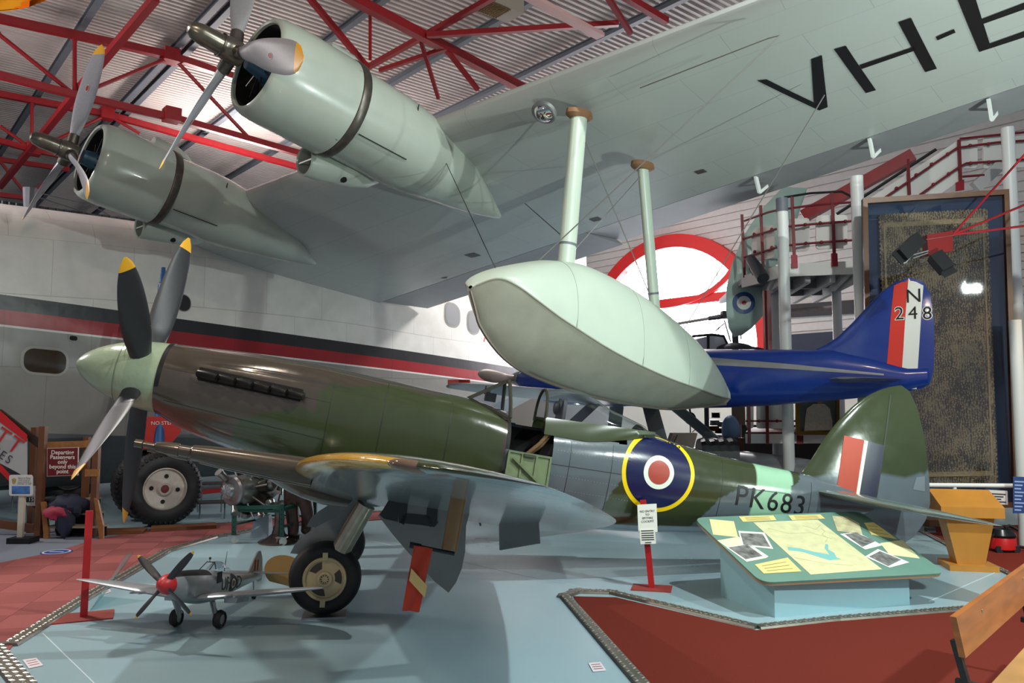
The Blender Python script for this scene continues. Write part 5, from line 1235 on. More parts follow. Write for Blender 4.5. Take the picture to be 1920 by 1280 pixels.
# ------------------------------------------------------------------ galleries, columns, stairs at the right
M_panel = mat('gallery_white', (214, 210, 204), .5); M_drail = mat('rail_red', (112, 20, 28), .45); M_soffit = mat('soffit_grey', (128, 128, 130), .6, var=.1)
M_col = mat('column_white', (206, 206, 204), .4)
def gY(px): return 14.9 - .0024 * (px - 1470) if px >= 1470 else 14.9 + (1470 - px) * .018
def gl(px, py, d=0.0): return at_y(px, py, gY(px) - d)
def rr_px(x0, y0, x1, y1, r_=8, skew=0.0):
    pts = []
    for cx, cy, a0 in ((x1 - r_, y0 + r_, -90), (x1 - r_, y1 - r_, 0), (x0 + r_, y1 - r_, 90), (x0 + r_, y0 + r_, 180)):
        for i in range(5): a = R(a0 + 22.5 * i); x = cx + r_ * cos(a); pts.append((x, cy + r_ * sin(a) + skew * (x - x0)))
    return pts
gal = thing('gallery', 'upper viewing gallery with white panels and dark red railings', 'balcony', gl(1540, 500))
top = [(1392, 528), (1410, 512), (1460, 503), (1471, 501), (1540, 497), (1612, 493)]
mb = MB(); front = [gl(1392, 520), gl(1410, 510), gl(1471, 498), gl(1612, 490)]; zf = front[2].z
fl_ = [V((p.x, p.y, zf)) for p in front]; bk = [p + V((0.4, 3.4, 0)) for p in fl_[::-1]]
mb.prism(fl_ + bk, Z * -.12); obj('deck', mb, M_soffit, gal, world=True, smooth=0)
for a, b in zip(fl_, fl_[1:]):
    mb = MB(); mb.bar(a - Z * .09, b - Z * .09, .05, .24); obj('fascia', mb, M_panel, gal, world=True, smooth=0)
for i in range(4):
    p = fl_[2] + (fl_[3] - fl_[2]) * (i / 3.0); mb = MB(); mb.bar(p - Z * .22 + V((0, .1, 0)), p - Z * .22 + V((.4, 3.3, 0)), .10, .22); obj('joist', mb, mat('joist_white', (176, 172, 170), .6), gal, world=True, smooth=0)
for k in (1, 2):
    p = fl_[2] + V((.15, 1.1 * k, -.22)); q = fl_[3] + V((.15, 1.1 * k, -.22)); mb = MB(); mb.bar(p, q, .06, .16); obj('cross_joist', mb, M_soffit, gal, world=True, smooth=0)
for x0, y0, x1, y1, sk in ((1458, 411, 1518, 473, -.05), (1530, 404, 1589, 467, -.03), (1410, 424, 1452, 486, -.22)):
    mb = MB(); mb.prism([gl(x, y, -.08) for x, y in rr_px(x0, y0 + (0 if sk > -.1 else 6), x1, y1 + (0 if sk > -.1 else 6), 7, sk)], V((0, .03, 0))); obj('panel', mb, M_panel, gal, world=True, smooth=0)
for rail in ([(1394, 448), (1470, 425), (1535, 419), (1600, 414)], [(1396, 482), (1470, 460), (1540, 454), (1600, 450)], [(1470, 392), (1530, 384), (1598, 379)], [(1396, 476 - 62), (1440, 398), (1470, 391)]):
    mb = MB(); mb.tube([gl(x, y) for x, y in rail], .022, 8); obj('rail', mb, M_drail, gal, world=True)
mb = MB(); mb.tube([gl(1470, 370), gl(1520, 362), gl(1578, 359), gl(1598, 369)], .022, 8); obj('hand_rail', mb, M_black, gal, world=True)
for x, y in ((1510, 421), (1538, 418), (1585, 415), (1511, 456), (1540, 454), (1586, 451), (1447, 430), (1414, 439), (1447, 464), (1415, 472)):
    mb = MB(); mb.sphere(gl(x, y, .01), .035, 10, 6); obj('rail_boss', mb, M_drail, gal, world=True)
for x, y0, y1 in ((1487, 366, 500), (1562, 361, 497), (1428, 385, 500), (1393, 402, 520)):
    mb = MB(); mb.bar(gl(x - 2, y0, .0), gl(x + 3, y1, .02), .055, .03); p_ = obj('rail_post', mb, M_drail, gal, world=True, smooth=0)
    if x > 1440: mb = MB(); mb.bar(gl(x + 2, y1 - 22, .05), gl(x + 3, y1 + 2, .05), .11, .03); obj('post_foot', mb, mat('foot_red', (140, 16, 30), .45), p_, world=True, smooth=0)
for a, b in (((1560, 542), (1600, 502)), ((1443, 545), (1460, 500))):
    mb = MB(); mb.bar(gl(*a, -.6), gl(*b, -.1), .10, .10); obj('knee_brace', mb, M_panel, gal, world=True, smooth=0)
# lower gallery
lg = thing('gallery', 'lower gallery with white panels below the blue tail', 'balcony', gl(1450, 830))
A, B_ = at_y(1398, 818, 14.6), at_y(1640, 818, 14.6); A.y = B_.y = 14.6; A.z = B_.z = at_y(1470, 822, 14.6).z
mb = MB(); mb.bar(A, B_, .06, .17); obj('fascia', mb, M_panel, lg, world=True, smooth=0)
mb = MB(); mb.prism([A + Z * .08, B_ + Z * .08, B_ + V((1, 3, .08)), A + V((1, 3, .08))], Z * .04); obj('deck', mb, M_wood_dark, lg, world=True, smooth=0)
for x0, x1 in ((1400, 1413), (1419, 1461), (1478, 1487)):
    mb = MB(); mb.prism([at_y(x, y, 14.65) for x, y in rr_px(x0, 735, x1, 803, 5)], V((0, .03, 0))); obj('panel', mb, M_panel, lg, world=True, smooth=0)
for x in (1404, 1438, 1500):
    mb = MB(); mb.bar(at_y(x, 735, 14.6), at_y(x + 1, 832, 14.56), .05, .03) if x < 1490 else mb.bar(at_y(x, 816, 14.56), at_y(x, 832, 14.56), .11, .03)
    obj('rail_post', mb, M_drail, lg, world=True, smooth=0)
for y in (789, 813):
    mb = MB(); mb.tube([at_y(1398, y, 14.6), at_y(1640, y, 14.6)], .016, 8); obj('rail', mb, M_drail, lg, world=True)
for x in (1423, 1457):
    mb = MB(); mb.sphere(at_y(x, 789, 14.57), .03, 10, 6); obj('rail_boss', mb, M_drail, lg, world=True)
mb = MB(); mb.prism([at_z(1375, 925), at_z(1400, 925), V((at_z(1400, 925).x, at_z(1400, 925).y, 3.4)), V((at_z(1375, 925).x, at_z(1375, 925).y, 3.4))], V((.1, .3, 0)))
tag(obj('brown_pillar', mb, mat('pillar_brown', (122, 98, 84), .6, var=.1), smooth=0), 'square brown pillar at the left end of the lower gallery', 'column')
mb = MB(); p = at_y(1400, 840, 16.2); mb.prism([V((5.2, 18.2, 0)), V((9.5, 17.4, 0)), V((9.5, 17.4, 1.6)), V((5.2, 18.2, 1.6))], V((0, .1, 0)))
struct('wall_under_gallery', mb, mat('dark_brown_wall', (70, 58, 54), .8), smooth=0)
# columns
def column(px, y0, Y, r_, label, ybot=None, tilt=0):
    a = at_y(px, y0, Y); b = V((a.x, a.y, 0 if ybot is None else at_y(px, ybot, Y).z)); mb = MB(); mb.tube([b, a], r_, 20)
    return tag(obj('column', mb, M_col), label, 'column', 'white gallery columns')
column(1466, 372, 14.1, .10, 'white round column left of the gallery panels with a grey cap')
column(1606, 331, 13.3, .104, 'tall white round column at the left edge of the lace frame')
column(1889, 240, 12.9, .10, 'tallest white round column behind the right edge of the lace frame')
column(1450, 538, 16.6, .10, 'slim white post standing behind the gallery column')
column(1568, 540, 16.0, .09, 'short white post under the knee brace of the gallery')
column(1903, 600, 11.7, .085, 'cream pipe running down beside the wooden lace frame')
P = at_y(1466, 385, 14.1); mb = MB(); mb.tube([P - Z * .12, P + Z * .125], .104, 20); tag(obj('column_cap', mb, M_grey_steel), 'grey collar at the top of the gallery column', 'collar')
mb = MB(); P = at_y(1417, 540, 15.6); mb.bar(at_y(1437, 545, 15.0), at_y(1440, 660, 15.0), .12, .12); tag(obj('red_column', mb, M_drail, smooth=0), 'dark red steel post beside the arched window', 'column')
# dark band on the gable wall behind the gallery
mb = MB(); mb.bar(gw(1470, 584) - W * .1, gw(1605, 575) - W * .1, .1, .42); struct('trim_1', mb, mat('band_dark', (48, 46, 50), .6), smooth=0)
mb = MB(); mb.bar(gw(1470, 648) - W * .1, gw(1600, 640) - W * .1, .1, .7); struct('trim_2', mb, mat('band_navy', (40, 48, 66), .6), smooth=0)
mb = MB(); mb.bar(at_y(1506, 406, 18), at_y(1712, 291, 17), .26, .26); tag(obj('roof_brace', mb, M_steel_red, smooth=0), 'thick red sloping brace behind the gallery', 'brace')
mb = MB(); mb.tube([at_y(1568, 402, 15.5), at_y(1755, 280, 15.0)], .03, 8); tag(obj('stay_cable', mb, M_black), 'black stay running up behind the gallery to the wing', 'cable')
# staircase above the lace frame
stc = thing('staircase', 'white panelled staircase with dark red rails above the lace frame', 'stairs', at_y(1700, 360, 14.2))
sp_ = lambda x, y, d=0.0: at_y(x, y, 14.2 - d)
mb = MB(); mb.prism([sp_(1630, 372), sp_(1795, 264), sp_(1800, 338), sp_(1765, 362), sp_(1740, 372)], V((0, .04, 0))); obj('stair_panel', mb, M_panel, stc, world=True, smooth=0)
for x0, x1 in ((1801, 1833), (1844, 1925)):
    mb = MB(); mb.prism([sp_(x, y) for x, y in rr_px(x0, 255, x1, 316, 7, -.03)], V((0, .04, 0))); obj('landing_panel', mb, M_panel, stc, world=True, smooth=0)
for rl in ([(1660, 370), (1795, 277), (1870, 267), (1930, 263)], [(1725, 365), (1800, 312), (1812, 306), (1875, 302), (1930, 298)], [(1800, 260), (1930, 247)], [(1805, 331), (1845, 328)]):
    mb = MB(); mb.tube([sp_(x, y, .05) for x, y in rl], .022, 8); obj('rail', mb, M_drail, stc, world=True)
for x, y in ((1681, 353), (1718, 328), (1747, 308), (1777, 289), (1750, 346), (1779, 326), (1819, 273), (1853, 270), (1820, 306), (1854, 304), (1899, 265)):
    mb = MB(); mb.sphere(sp_(x, y, .06), .035, 10, 6); obj('rail_boss', mb, M_drail, stc, world=True)
for x, y0, y1 in ((1702, 298, 365), (1798, 262, 340)):
    mb = MB(); mb.bar(sp_(x, y0, .05), sp_(x + 3, y1, .05), .05, .03); obj('rail_post', mb, M_drail, stc, world=True, smooth=0)
mb = MB(); mb.prism([sp_(1793, 342, .06), sp_(1808, 336, .06), sp_(1808, 356, .06), sp_(1793, 358, .06)], V((0, .03, 0))); obj('post_foot', mb, mat('foot_red', (140, 16, 30), .45), stc, world=True, smooth=0)
mb = MB(); mb.bar(sp_(1828, 352, .0), sp_(1876, 308, 0), .12, .20); obj('stringer', mb, mat('joist_white', (176, 172, 170), .6), stc, world=True, smooth=0)
# wall close by at the far right edge
mb = MB(); o = at_y(1885, 400, 15.5); corrugated(mb, V((8.9, 15.2, 1.9)), Z, V((1, -.25, 0)), V((.2, .9, 0)), 3.6, 3.5, .16, .04); struct('wall_right', mb, mat('right_sheet', (186, 172, 160), .6), smooth=0)

# ------------------------------------------------------------------ framed lace panel
def FR(px, py, d=0.0):
    t = (px - 1614) / 290.0; r_ = ray(px, py); return EYEP + r_ * ((12.75 - .6 * t - d) / r_.y)
lace = thing('framed_lace_panel', 'very tall brown wooden frame with a beige lace panel on dark blue cloth', 'framed textile', FR(1760, 945))
CO = [(1616, 374), (1888, 357), (1909, 950), (1626, 953)]; CI = [(1625, 383), (1879, 367), (1898, 940), (1636, 943)]
for i in range(4):
    a, b, c, d = CO[i], CO[(i + 1) % 4], CI[(i + 1) % 4], CI[i]; mb = MB(); mb.prism([FR(*a), FR(*b), FR(*c), FR(*d)], V((-.02, -.09, 0))); obj('frame_bar', mb, mat('frame_brown', (96, 62, 36), .4, var=.2, vscale=5), lace, world=True, smooth=0)
mb = MB(); mb.prism([FR(*q, -.03) for q in CO], V((.01, .05, 0))); obj('backing_cloth', mb, mat('cloth_blue', (16, 46, 78), .8, var=.1), lace, world=True, smooth=0)
Lc = [(1650, 404), (1850, 393), (1869, 905), (1667, 910)]; out = []
for i in range(4):
    (x0, y0), (x1, y1) = Lc[i], Lc[(i + 1) % 4]; n = 26 if i % 2 == 0 else 62; nx_, ny_ = (y1 - y0), -(x1 - x0); ll_ = sqrt(nx_ ** 2 + ny_ ** 2)
    for k in range(n):
        for j, o_ in ((0, 0), (.25, 2.2), (.5, 3.0), (.75, 2.2)): t = (k + j) / n; out.append((x0 + (x1 - x0) * t + nx_ / ll_ * o_, y0 + (y1 - y0) * t + ny_ / ll_ * o_))
m = mat('lace_beige', (150, 124, 84), .9); nt = m.node_tree; N = nt.nodes; L = nt.links; b = N['Principled BSDF']
tc = N.new('ShaderNodeTexCoord'); vz = N.new('ShaderNodeTexVoronoi'); vz.feature = 'DISTANCE_TO_EDGE'; vz.inputs['Scale'].default_value = 26
nz = N.new('ShaderNodeTexNoise'); nz.inputs['Scale'].default_value = 7; nz.inputs['Detail'].default_value = 9; nz.inputs['Roughness'].default_value = .72
wv = N.new('ShaderNodeTexWave'); wv.inputs['Scale'].default_value = 9; wv.inputs['Distortion'].default_value = 9; wv.inputs['Detail'].default_value = 3
for q in (vz, nz, wv): L.new(tc.outputs['Object'], q.inputs['Vector'])
ad = N.new('ShaderNodeMath'); ad.operation = 'MULTIPLY_ADD'; L.new(vz.outputs['Distance'], ad.inputs[0]); ad.inputs[1].default_value = 1.0; L.new(nz.outputs['Fac'], ad.inputs[2])
a2 = N.new('ShaderNodeMath'); a2.operation = 'MULTIPLY_ADD'; L.new(wv.outputs['Fac'], a2.inputs[0]); a2.inputs[1].default_value = .22; L.new(ad.outputs[0], a2.inputs[2])
n3 = N.new('ShaderNodeTexNoise'); n3.inputs['Scale'].default_value = 2.4; n3.inputs['Detail'].default_value = 2; L.new(tc.outputs['Object'], n3.inputs['Vector'])
a3 = N.new('ShaderNodeMath'); a3.operation = 'MULTIPLY_ADD'; L.new(n3.outputs['Fac'], a3.inputs[0]); a3.inputs[1].default_value = .7; L.new(a2.outputs[0], a3.inputs[2])
cr = N.new('ShaderNodeValToRGB'); cr.color_ramp.elements[0].position = .56; cr.color_ramp.elements[0].color = lin((64, 52, 38)); cr.color_ramp.elements[1].position = .74; cr.color_ramp.elements[1].color = lin((160, 136, 96))
a4 = N.new('ShaderNodeMath'); a4.operation = 'MULTIPLY'; L.new(a3.outputs[0], a4.inputs[0]); a4.inputs[1].default_value = .6; L.new(a4.outputs[0], cr.inputs[0]); L.new(cr.outputs[0], b.inputs['Base Color'])
mb = MB(); mb.prism([FR(x, y, .03) for x, y in out], V((.002, .012, 0))); obj('lace', mb, m, lace, world=True, smooth=0)
M_lb = mat('lace_border', (168, 142, 98), .9, var=.3, vscale=30)
for i in range(4):
    a, b_ = V((*Lc[i], 0)), V((*Lc[(i + 1) % 4], 0)); cc = V((1759, 653, 0)); a2_, b2_ = a + (cc - a) * .09, b_ + (cc - b_) * .09
    a1_, b1_ = a + (cc - a) * .055, b_ + (cc - b_) * .055
    mb = MB(); mb.prism([FR(q.x, q.y, .04) for q in (a1_, b1_, b2_, a2_)], V((.0, .006, 0))); obj('lace_border', mb, M_lb, lace, world=True, smooth=0)
def lace_rect(x0, y0, x1, y1, m_): mb = MB(); mb.prism([FR(x, y, .045 if m_ is M_ld else .050) for x, y in rr_px(x0, y0, x1, y1, 3)], V((0, .006, 0))); obj('lace_motif', mb, m_, lace, world=True, smooth=0)
M_ld = mat('lace_dark', (122, 102, 72), .9, var=.35, vscale=26); M_ll = mat('lace_light', (172, 148, 108), .9, var=.35, vscale=22)
mb = MB(); mb.prism([FR(*q, .06) for q in CI], V((0, .006, 0))); obj('glass', mb, glass_mat('frame_glass', (238, 240, 244), .02, 1.5), lace, world=True, smooth=0)
# white hand rail in front of the frame
mb = MB(); mb.tube([at_y(1738, 909, 11.6), at_y(2010, 911, 11.3)], .03, 10); rl_ = tag(obj('barrier_rail', mb, M_white), 'white tubular barrier rail crossing in front of the lace frame', 'railing')
mb = MB(); p = at_y(1790, 911, 11.55); mb.tube([V((p.x, p.y, 0)), p], .025, 10); obj('upright', mb, M_white, rl_)
# notices beside the lectern
def notice(name, px, Y, m_, label, lines, lc=(60, 60, 70), head=None, Zb=None):
    c = [at_y(x, y, Y) for x, y in px]; base = (c[2] + c[3]) / 2; t = thing(name, label, 'sign', base); ex = (c[1] - c[0]); ey = (c[3] - c[0])
    mb = MB(); mb.prism(c, V((0, .012, 0))); obj('board', mb, m_, t, world=True, smooth=0); ml = mat('print_%d_%d_%d' % lc, lc, .7)
    for i in range(lines):
        f_ = (i + 1.2) / (lines + 1.4); ln = .8 - .25 * ((i * 7) % 3) / 2; p = c[0] + ey * f_ + ex * .1 - V((0, .004, 0)); mb = MB(); mb.prism([p, p + ex * ln, p + ex * ln + ey * (.35 / lines), p + ey * (.35 / lines)], V((0, .002, 0))); obj('print_line', mb, ml, t, world=True, smooth=0)
    return t
notice('notice_card', [(1853, 918), (1889, 920), (1890, 946), (1854, 944)], 11.4, mat('card_white', (214, 206, 198), .7), 'white notice card on the barrier rail behind the lectern', 4)
notice('notice_board', [(1900, 893), (1922, 894), (1922, 962), (1900, 962)], 11.2, mat('board_navy', (40, 66, 120), .6), 'dark blue text board at the right edge beyond the lectern', 9, (150, 170, 210))
notice('poster_board', [(1914, 740), (1960, 740), (1960, 838), (1914, 838)], 12.0, mat('poster_white', (228, 222, 212), .6), 'white poster with red and green letters at the right edge', 3, (190, 60, 50))
mb = MB(); p = at_y(1924, 755, 11.98); mb.prism([p + V((-.1, 0, -.1)), p + V((.3, 0, -.1)), p + V((.3, 0, .1)), p + V((0, 0, .1))], V((0, .004, 0)))
# ------------------------------------------------------------------ hanging spotlight box
spb = thing('spotlight_cluster', 'red junction box on red arms with two black spotlights hanging', 'spotlight', at_y(1765, 455, 10.6))
S8 = lambda x, y, d=0.0: at_y(x, y, 10.6 - d)
mb = MB(); f_ = [S8(1738, 440), S8(1787, 432), S8(1787, 470), S8(1741, 479)]; mb.prism(f_, V((.05, .24, .02))); obj('junction_box', mb, mat('box_red', (112, 10, 8), .55, spec=.2), spb, world=True, smooth=0)
mb = MB(); mb.bar(S8(1737, 449, .004), S8(1788, 441, .004), .01, .012); obj('box_seam', mb, M_drail, spb, world=True, smooth=0)
for q in ((1925, 285), (1940, 376), (1990, 415)):
    mb = MB(); mb.tube([S8(1786, 440, -.1), at_y(q[0], q[1], 11.0)], .016, 8); obj('arm', mb, M_steel_red, spb, world=True)
for c0, c1, nm in (((1722, 448), (1688, 480), 0), ((1752, 478), (1776, 506), 1)):
    p, q = S8(*c0), S8(*c1, .1); mb = MB(); mb.bar(p, q, .18, .15, up=(0, 1, 0)); hd = obj('lamp_head', mb, M_black, spb, world=True, smooth=0)
    mb = MB(); d = (q - p).normalized(); mb.bar(q, q + d * .08, .19, .014, up=(0, 1, 0)); obj('barn_door', mb, M_black, hd, world=True, smooth=0)
mb = MB(); mb.tube([S8(1740, 470, .05), S8(1710, 478, .08), S8(1698, 492, .08), S8(1686, 494, .08)], .010, 8); mb.tube([S8(1740, 474, .05), S8(1712, 484, .08)], .008, 8); obj('bracket', mb, M_alu, spb, world=True)
mb = MB(); mb.tube([S8(1793, 470), S8(1803, 480), S8(1803, 492), S8(1794, 495), S8(1782, 488)], .006, 6); obj('cable', mb, M_black, spb, world=True)
# floodlight clamped to the gallery
fld = thing('floodlight', 'dark grey floodlight clamped below the gallery corner', 'spotlight', gl(1425, 505, .2))
mb = MB(); mb.tube([gl(1408, 486, .2), gl(1421, 506, .3), gl(1431, 522, .35)], [.10, .12, .12], 12); obj('housing', mb, mat('flood_grey', (48, 52, 58), .5), fld, world=True)
mb = MB(); mb.tube([gl(1408, 480, .15), gl(1405, 505, .2), gl(1412, 516, .2)], .008, 6); obj('lead', mb, M_black, fld, world=True)
# ------------------------------------------------------------------ hung wing with roundel
hw_px = [(1468, 350), (1514, 352), (1503, 385), (1490, 425), (1474, 490), (1455, 550), (1432, 590), (1410, 615), (1392, 628), (1376, 632), (1366, 615), (1361, 580), (1362, 540), (1372, 495), (1392, 445), (1425, 395)]
mb = MB(); cx, cy = 1425, 500
for k, (f_, d) in enumerate(((1, 0), (.8, .13), (.5, .2))): pass
ring = lambda f_, d: [at_y(cx + (x - cx) * f_, cy + (y - cy) * f_, 17.0 - d) for x, y in hw_px]
mb.loft([ring(.5, -.14), ring(.85, -.09), ring(1, 0), ring(.85, .09), ring(.5, .14), ring(.2, .16)])
hwg = obj('hung_wing', mb, mat('wing_duck_egg', (166, 190, 180), .35, var=.04), smooth=50); tag(hwg, 'pale green aircraft wing with a roundel hanging down beside the gallery', 'aircraft wing')
c = at_y(1394, 568, 16.9); ex = V((1, 0, 0)); ey = V((0, 0, 1))
for q, (r_, cl) in enumerate(((.235, (38, 74, 128)), (.145, (226, 222, 212)), (.048, (196, 40, 66)))):
    obj('roundel_disc', drape(ring_mb(c, ex, ey, (r_,), 40), hwg, (0, 1, 0), .01 + .006 * q, .1), mat('hung_%d' % q, cl, .4), hwg)
# ------------------------------------------------------------------ helicopter rotor head and cabin behind the racer
hel = thing('helicopter', 'small helicopter with dark rotor head behind the blue fuselage', 'helicopter', at_y(1377, 660, 17.5))
H7 = lambda x, y, d=0.0: at_y(x, y, 17.5 - d)
M_hd = mat('rotor_dark', (66, 62, 72), .5, .3)
mb = MB(); mb.tube([H7(1380, 660), H7(1377, 600)], .07, 12); obj('mast', mb, M_hd, hel, world=True)
mb = MB(); mb.lathe([(-.1, .14), (-.06, .2), (.06, .2), (.1, .12)], H7(1380, 590), Z, 16); mb.box(H7(1388, 584), (.2, .2, .1)); mb.box(H7(1364, 590), (.26, .2, .16)); obj('rotor_hub', mb, M_hd, hel, world=True)
for a, b, r_ in (((1390, 588), (1441, 586), .07), ((1362, 592), (1328, 597), .06), ((1328, 597), (1180, 622), .035), ((1441, 586), (1560, 575), .04)):
    mb = MB(); mb.tube([H7(*a), H7(*b)], [r_, r_ * .8], 10); obj('rotor_blade', mb, M_hd if r_ > .05 else mat('blade_tan', (168, 150, 146), .5), hel, world=True)
for a, b in (((1358, 600), (1370, 641)), ((1384, 595), (1390, 636)), ((1358, 606), (1342, 620))):
    mb = MB(); mb.tube([H7(*a, .1), H7(*b, .1)], .015, 6); obj('control_rod', mb, M_hd, hel, world=True)
mb = MB(); mb.tube([H7(1280, 640), H7(1300, 630), H7(1335, 627), H7(1357, 630), H7(1364, 645), H7(1366, 655)], .03, 8); mb.tube([H7(1328, 628), H7(1328, 656)], .03, 8); obj('cabin_frame', mb, M_black, hel, world=True)
mb = MB(); mb.prism([H7(1280, 662), H7(1285, 640), H7(1335, 628), H7(1357, 631), H7(1366, 662)], V((.2, .8, 0))); obj('cabin', mb, mat('cabin_pale', (206, 208, 214), .3), hel, world=True, smooth=0)
mb = MB(); mb.sphere(H7(1378, 655), .3, 14, 8, (1.4, 1, .5)); mb.bar(H7(1390, 648), H7(1432, 656), .06, .06); obj('gearbox_cover', mb, M_hd, hel, world=True)
mb = MB(); secs = [[H7(1380, 700) + V((x, .9 * cos(2 * pi * k / 16), .55 * sin(2 * pi * k / 16) - .1)) for k in range(16)] for x in (-1.4, -.6, .4, 1.2)]; mb.loft(secs); obj('body', mb, mat('heli_grey', (120, 124, 130), .4), hel, world=True)
for sx in (-.8, .8):
    p = H7(1380, 720) + V((sx, -.6, 0)); mb = MB(); mb.tube([p, V((p.x, p.y, .05))], .05, 8); obj('skid_leg', mb, M_hd, hel, world=True)
# nose wheel of the helicopter hanging below the racer
# ------------------------------------------------------------------ things beyond the racer's floats
F_ = lambda x, y, Y: at_y(x, y, Y)
nw = thing('nosewheel_unit', 'small black wheel on a fork against the white wall', 'wheel', F_(1293, 795, 16.0))
c = F_(1294, 784, 16.0); mb = MB(); mb.lathe([(-.04, .06), (-.05, .10), (0, .125), (.05, .10), (.04, .06)], c, (.2, -1, 0), 24, cap=False); obj('tyre', mb, M_rubber, nw, world=True)
mb = MB(); mb.lathe([(-.03, .0), (-.03, .065), (.03, .065), (.03, 0)], c, (.2, -1, 0), 16); obj('hub', mb, M_alu, nw, world=True)
mb = MB(); mb.tube([c + V((.0, -.08, 0)), c + V((-.03, -.08, .24)), c + V((-.03, 0, .26))], .02, 8); mb.tube([c + V((-.03, 0, .2)), c + V((.3, 0, .3))], .015, 6); obj('fork', mb, M_black, nw, world=True)
mb = MB(); mb.tube([c + V((0, 0, -.1)), V((c.x, c.y, 0.02))], .012, 6); obj('stand_rod', mb, M_black, nw, world=True)
t = thing('cowling_exhibit', 'black ribbed cowling standing behind the floats', 'exhibit', F_(1340, 838, 14.5))
b0 = F_(1310, 840, 14.5); mb = MB(); secs = []
for i in range(9): x = .66 * i / 8; secs.append([b0 + V((x, .3 * cos(pi * k / 10), -.25 + (.42 + .02 * (i % 2)) * sin(pi * k / 10) ** .6)) for k in range(11)])
mb.loft(secs); obj('ribbed_cover', mb, mat('cover_black', (18, 18, 20), .3), t, world=True, smooth=0)
mb = MB(); mb.box((b0.x + .33, b0.y, .45), (.8, .7, .9)); obj('plinth', mb, M_wood_dark, t, world=True, smooth=0)
t = thing('hinged_crate', 'brown open crate with rods beside the black ribbed cowling', 'crate', F_(1280, 836, 14.2))
mb = MB(); mb.prism([F_(1250, 848, 14.2), F_(1298, 850, 14.2), F_(1308, 812, 14.2), F_(1262, 812, 14.2)], V((0, .3, 0))); obj('flap', mb, mat('crate_brown', (104, 90, 82), .7), t, world=True, smooth=0)
mb = MB(); p = F_(1275, 850, 14.2); mb.box((p.x, p.y + .2, p.z / 2), (.6, .6, p.z)); obj('box', mb, mat('crate_brown', (104, 90, 82), .7), t, world=True, smooth=0)
mb = MB(); mb.tube([F_(1262, 832, 14.1), F_(1270, 815, 14.1)], .01, 6); mb.tube([F_(1298, 810, 14.1), F_(1306, 803, 14.1)], .008, 6); obj('rod', mb, M_black, t, world=True)
t = thing('engine_exhibit', 'upright chrome and black engine in front of the white wall', 'engine', F_(1342, 812, 17))
for x, y, r_, m_ in ((1342, 783, .10, M_black), (1340, 797, .12, M_alu), (1338, 808, .13, mat('brass_parts', (150, 120, 60), .35, .7)), (1352, 800, .08, M_alu), (1350, 812, .12, M_black)):
    mb = MB(); mb.lathe([(j * .03 + e, r_ if e else r_ * .8) for j in range(4) for e in (0, .02)], F_(x, y, 17), Z, 14); obj('cylinder', mb, m_, t, world=True)
p = F_(1344, 815, 17); mb = MB(); mb.box((p.x, p.y, p.z / 2), (.5, .5, p.z)); obj('plinth', mb, M_grey_steel, t, world=True, smooth=0)
t = thing('helmet_bust', 'blue and white rounded figure at the edge of the brown pillar', 'exhibit', F_(1368, 838, 15.5))
mb = MB(); mb.sphere(F_(1370, 806, 15.5), .22, 14, 10, (.8, .8, 1.3)); obj('torso', mb, mat('suit_blue', (110, 140, 180), .5), t, world=True); mb = MB(); mb.sphere(F_(1372, 789, 15.5), .10, 14, 10); obj('head', mb, mat('head_dark', (40, 40, 50), .4), t, world=True)
p = F_(1370, 820, 15.5); mb = MB(); mb.box((p.x, p.y, p.z / 2), (.4, .4, p.z)); obj('plinth', mb, M_wood_dark, t, world=True, smooth=0)
# portrait painting in a gilt frame
por = thing('portrait_painting', 'gilt framed portrait of a seated figure in a pale jacket under the blue tail', 'painting', F_(1530, 812, 14.4))
q = [(1491, 752), (1572, 752), (1572, 815), (1491, 815)]; qi = [(1499, 752), (1566, 752), (1566, 808), (1499, 808)]
for i in range(4):
    a, b_, c, d = q[i], q[(i + 1) % 4], qi[(i + 1) % 4], qi[i]
    if i == 0: a, b_, c, d = (1491, 700), (1572, 700), (1566, 707), (1499, 707)
    if i in (1, 3): a, b_, c, d = [(x, 700 if y == 752 else y) for x, y in (a, b_, c, d)]
    mb = MB(); mb.prism([F_(*p, 14.3) for p in (a, b_, c, d)], V((0, -.05, 0))); obj('frame_bar', mb, mat('gilt', (128, 96, 44), .35, .7), por, world=True, smooth=0)
mb = MB(); mb.prism([F_(*p, 14.32) for p in ((1499, 706), (1566, 706), (1566, 808), (1499, 808))], V((0, .02, 0))); obj('canvas', mb, mat('canvas_grey', (84, 92, 92), .6, var=.2, vscale=5), por, world=True, smooth=0)
for pts, c_ in (([(1508, 808), (1510, 782), (1513, 765), (1526, 757), (1546, 757), (1556, 766), (1561, 790), (1561, 806)], (178, 164, 146)), ([(1532, 745), (1543, 745), (1542, 758), (1533, 758)], (150, 108, 84)), ([(1535, 758), (1541, 758), (1539, 768), (1537, 768)], (30, 26, 26)), ([(1536, 768), (1538, 768), (1537, 806), (1535, 806)], (110, 78, 56)), ([(1545, 792), (1556, 786), (1563, 792), (1560, 803), (1548, 805)], (54, 62, 62))):
    mb = MB(); mb.prism([F_(*p, 14.31 - .002 * len(pts)) for p in pts], V((0, .004, 0))); obj('painted_shape', mb, mat('paint_%d' % c_[0], c_, .6, var=.15, vscale=20), por, world=True, smooth=0)
# yellow wing tip at the top left corner
mb = MB(); px = [(-60, -40), (150, -40), (84, 2), (55, 13), (22, 20), (-60, 26)]; mb.loft([[at_y(x, y, 7.2) + Z * d for x, y in px] for d in (0, .06)]); tag(obj('yellow_wing_tip', mb, mat('trainer_yellow', (228, 152, 28), .35), smooth=50), 'yellow wing tip of a hung aircraft in the top left corner', 'aircraft wing')
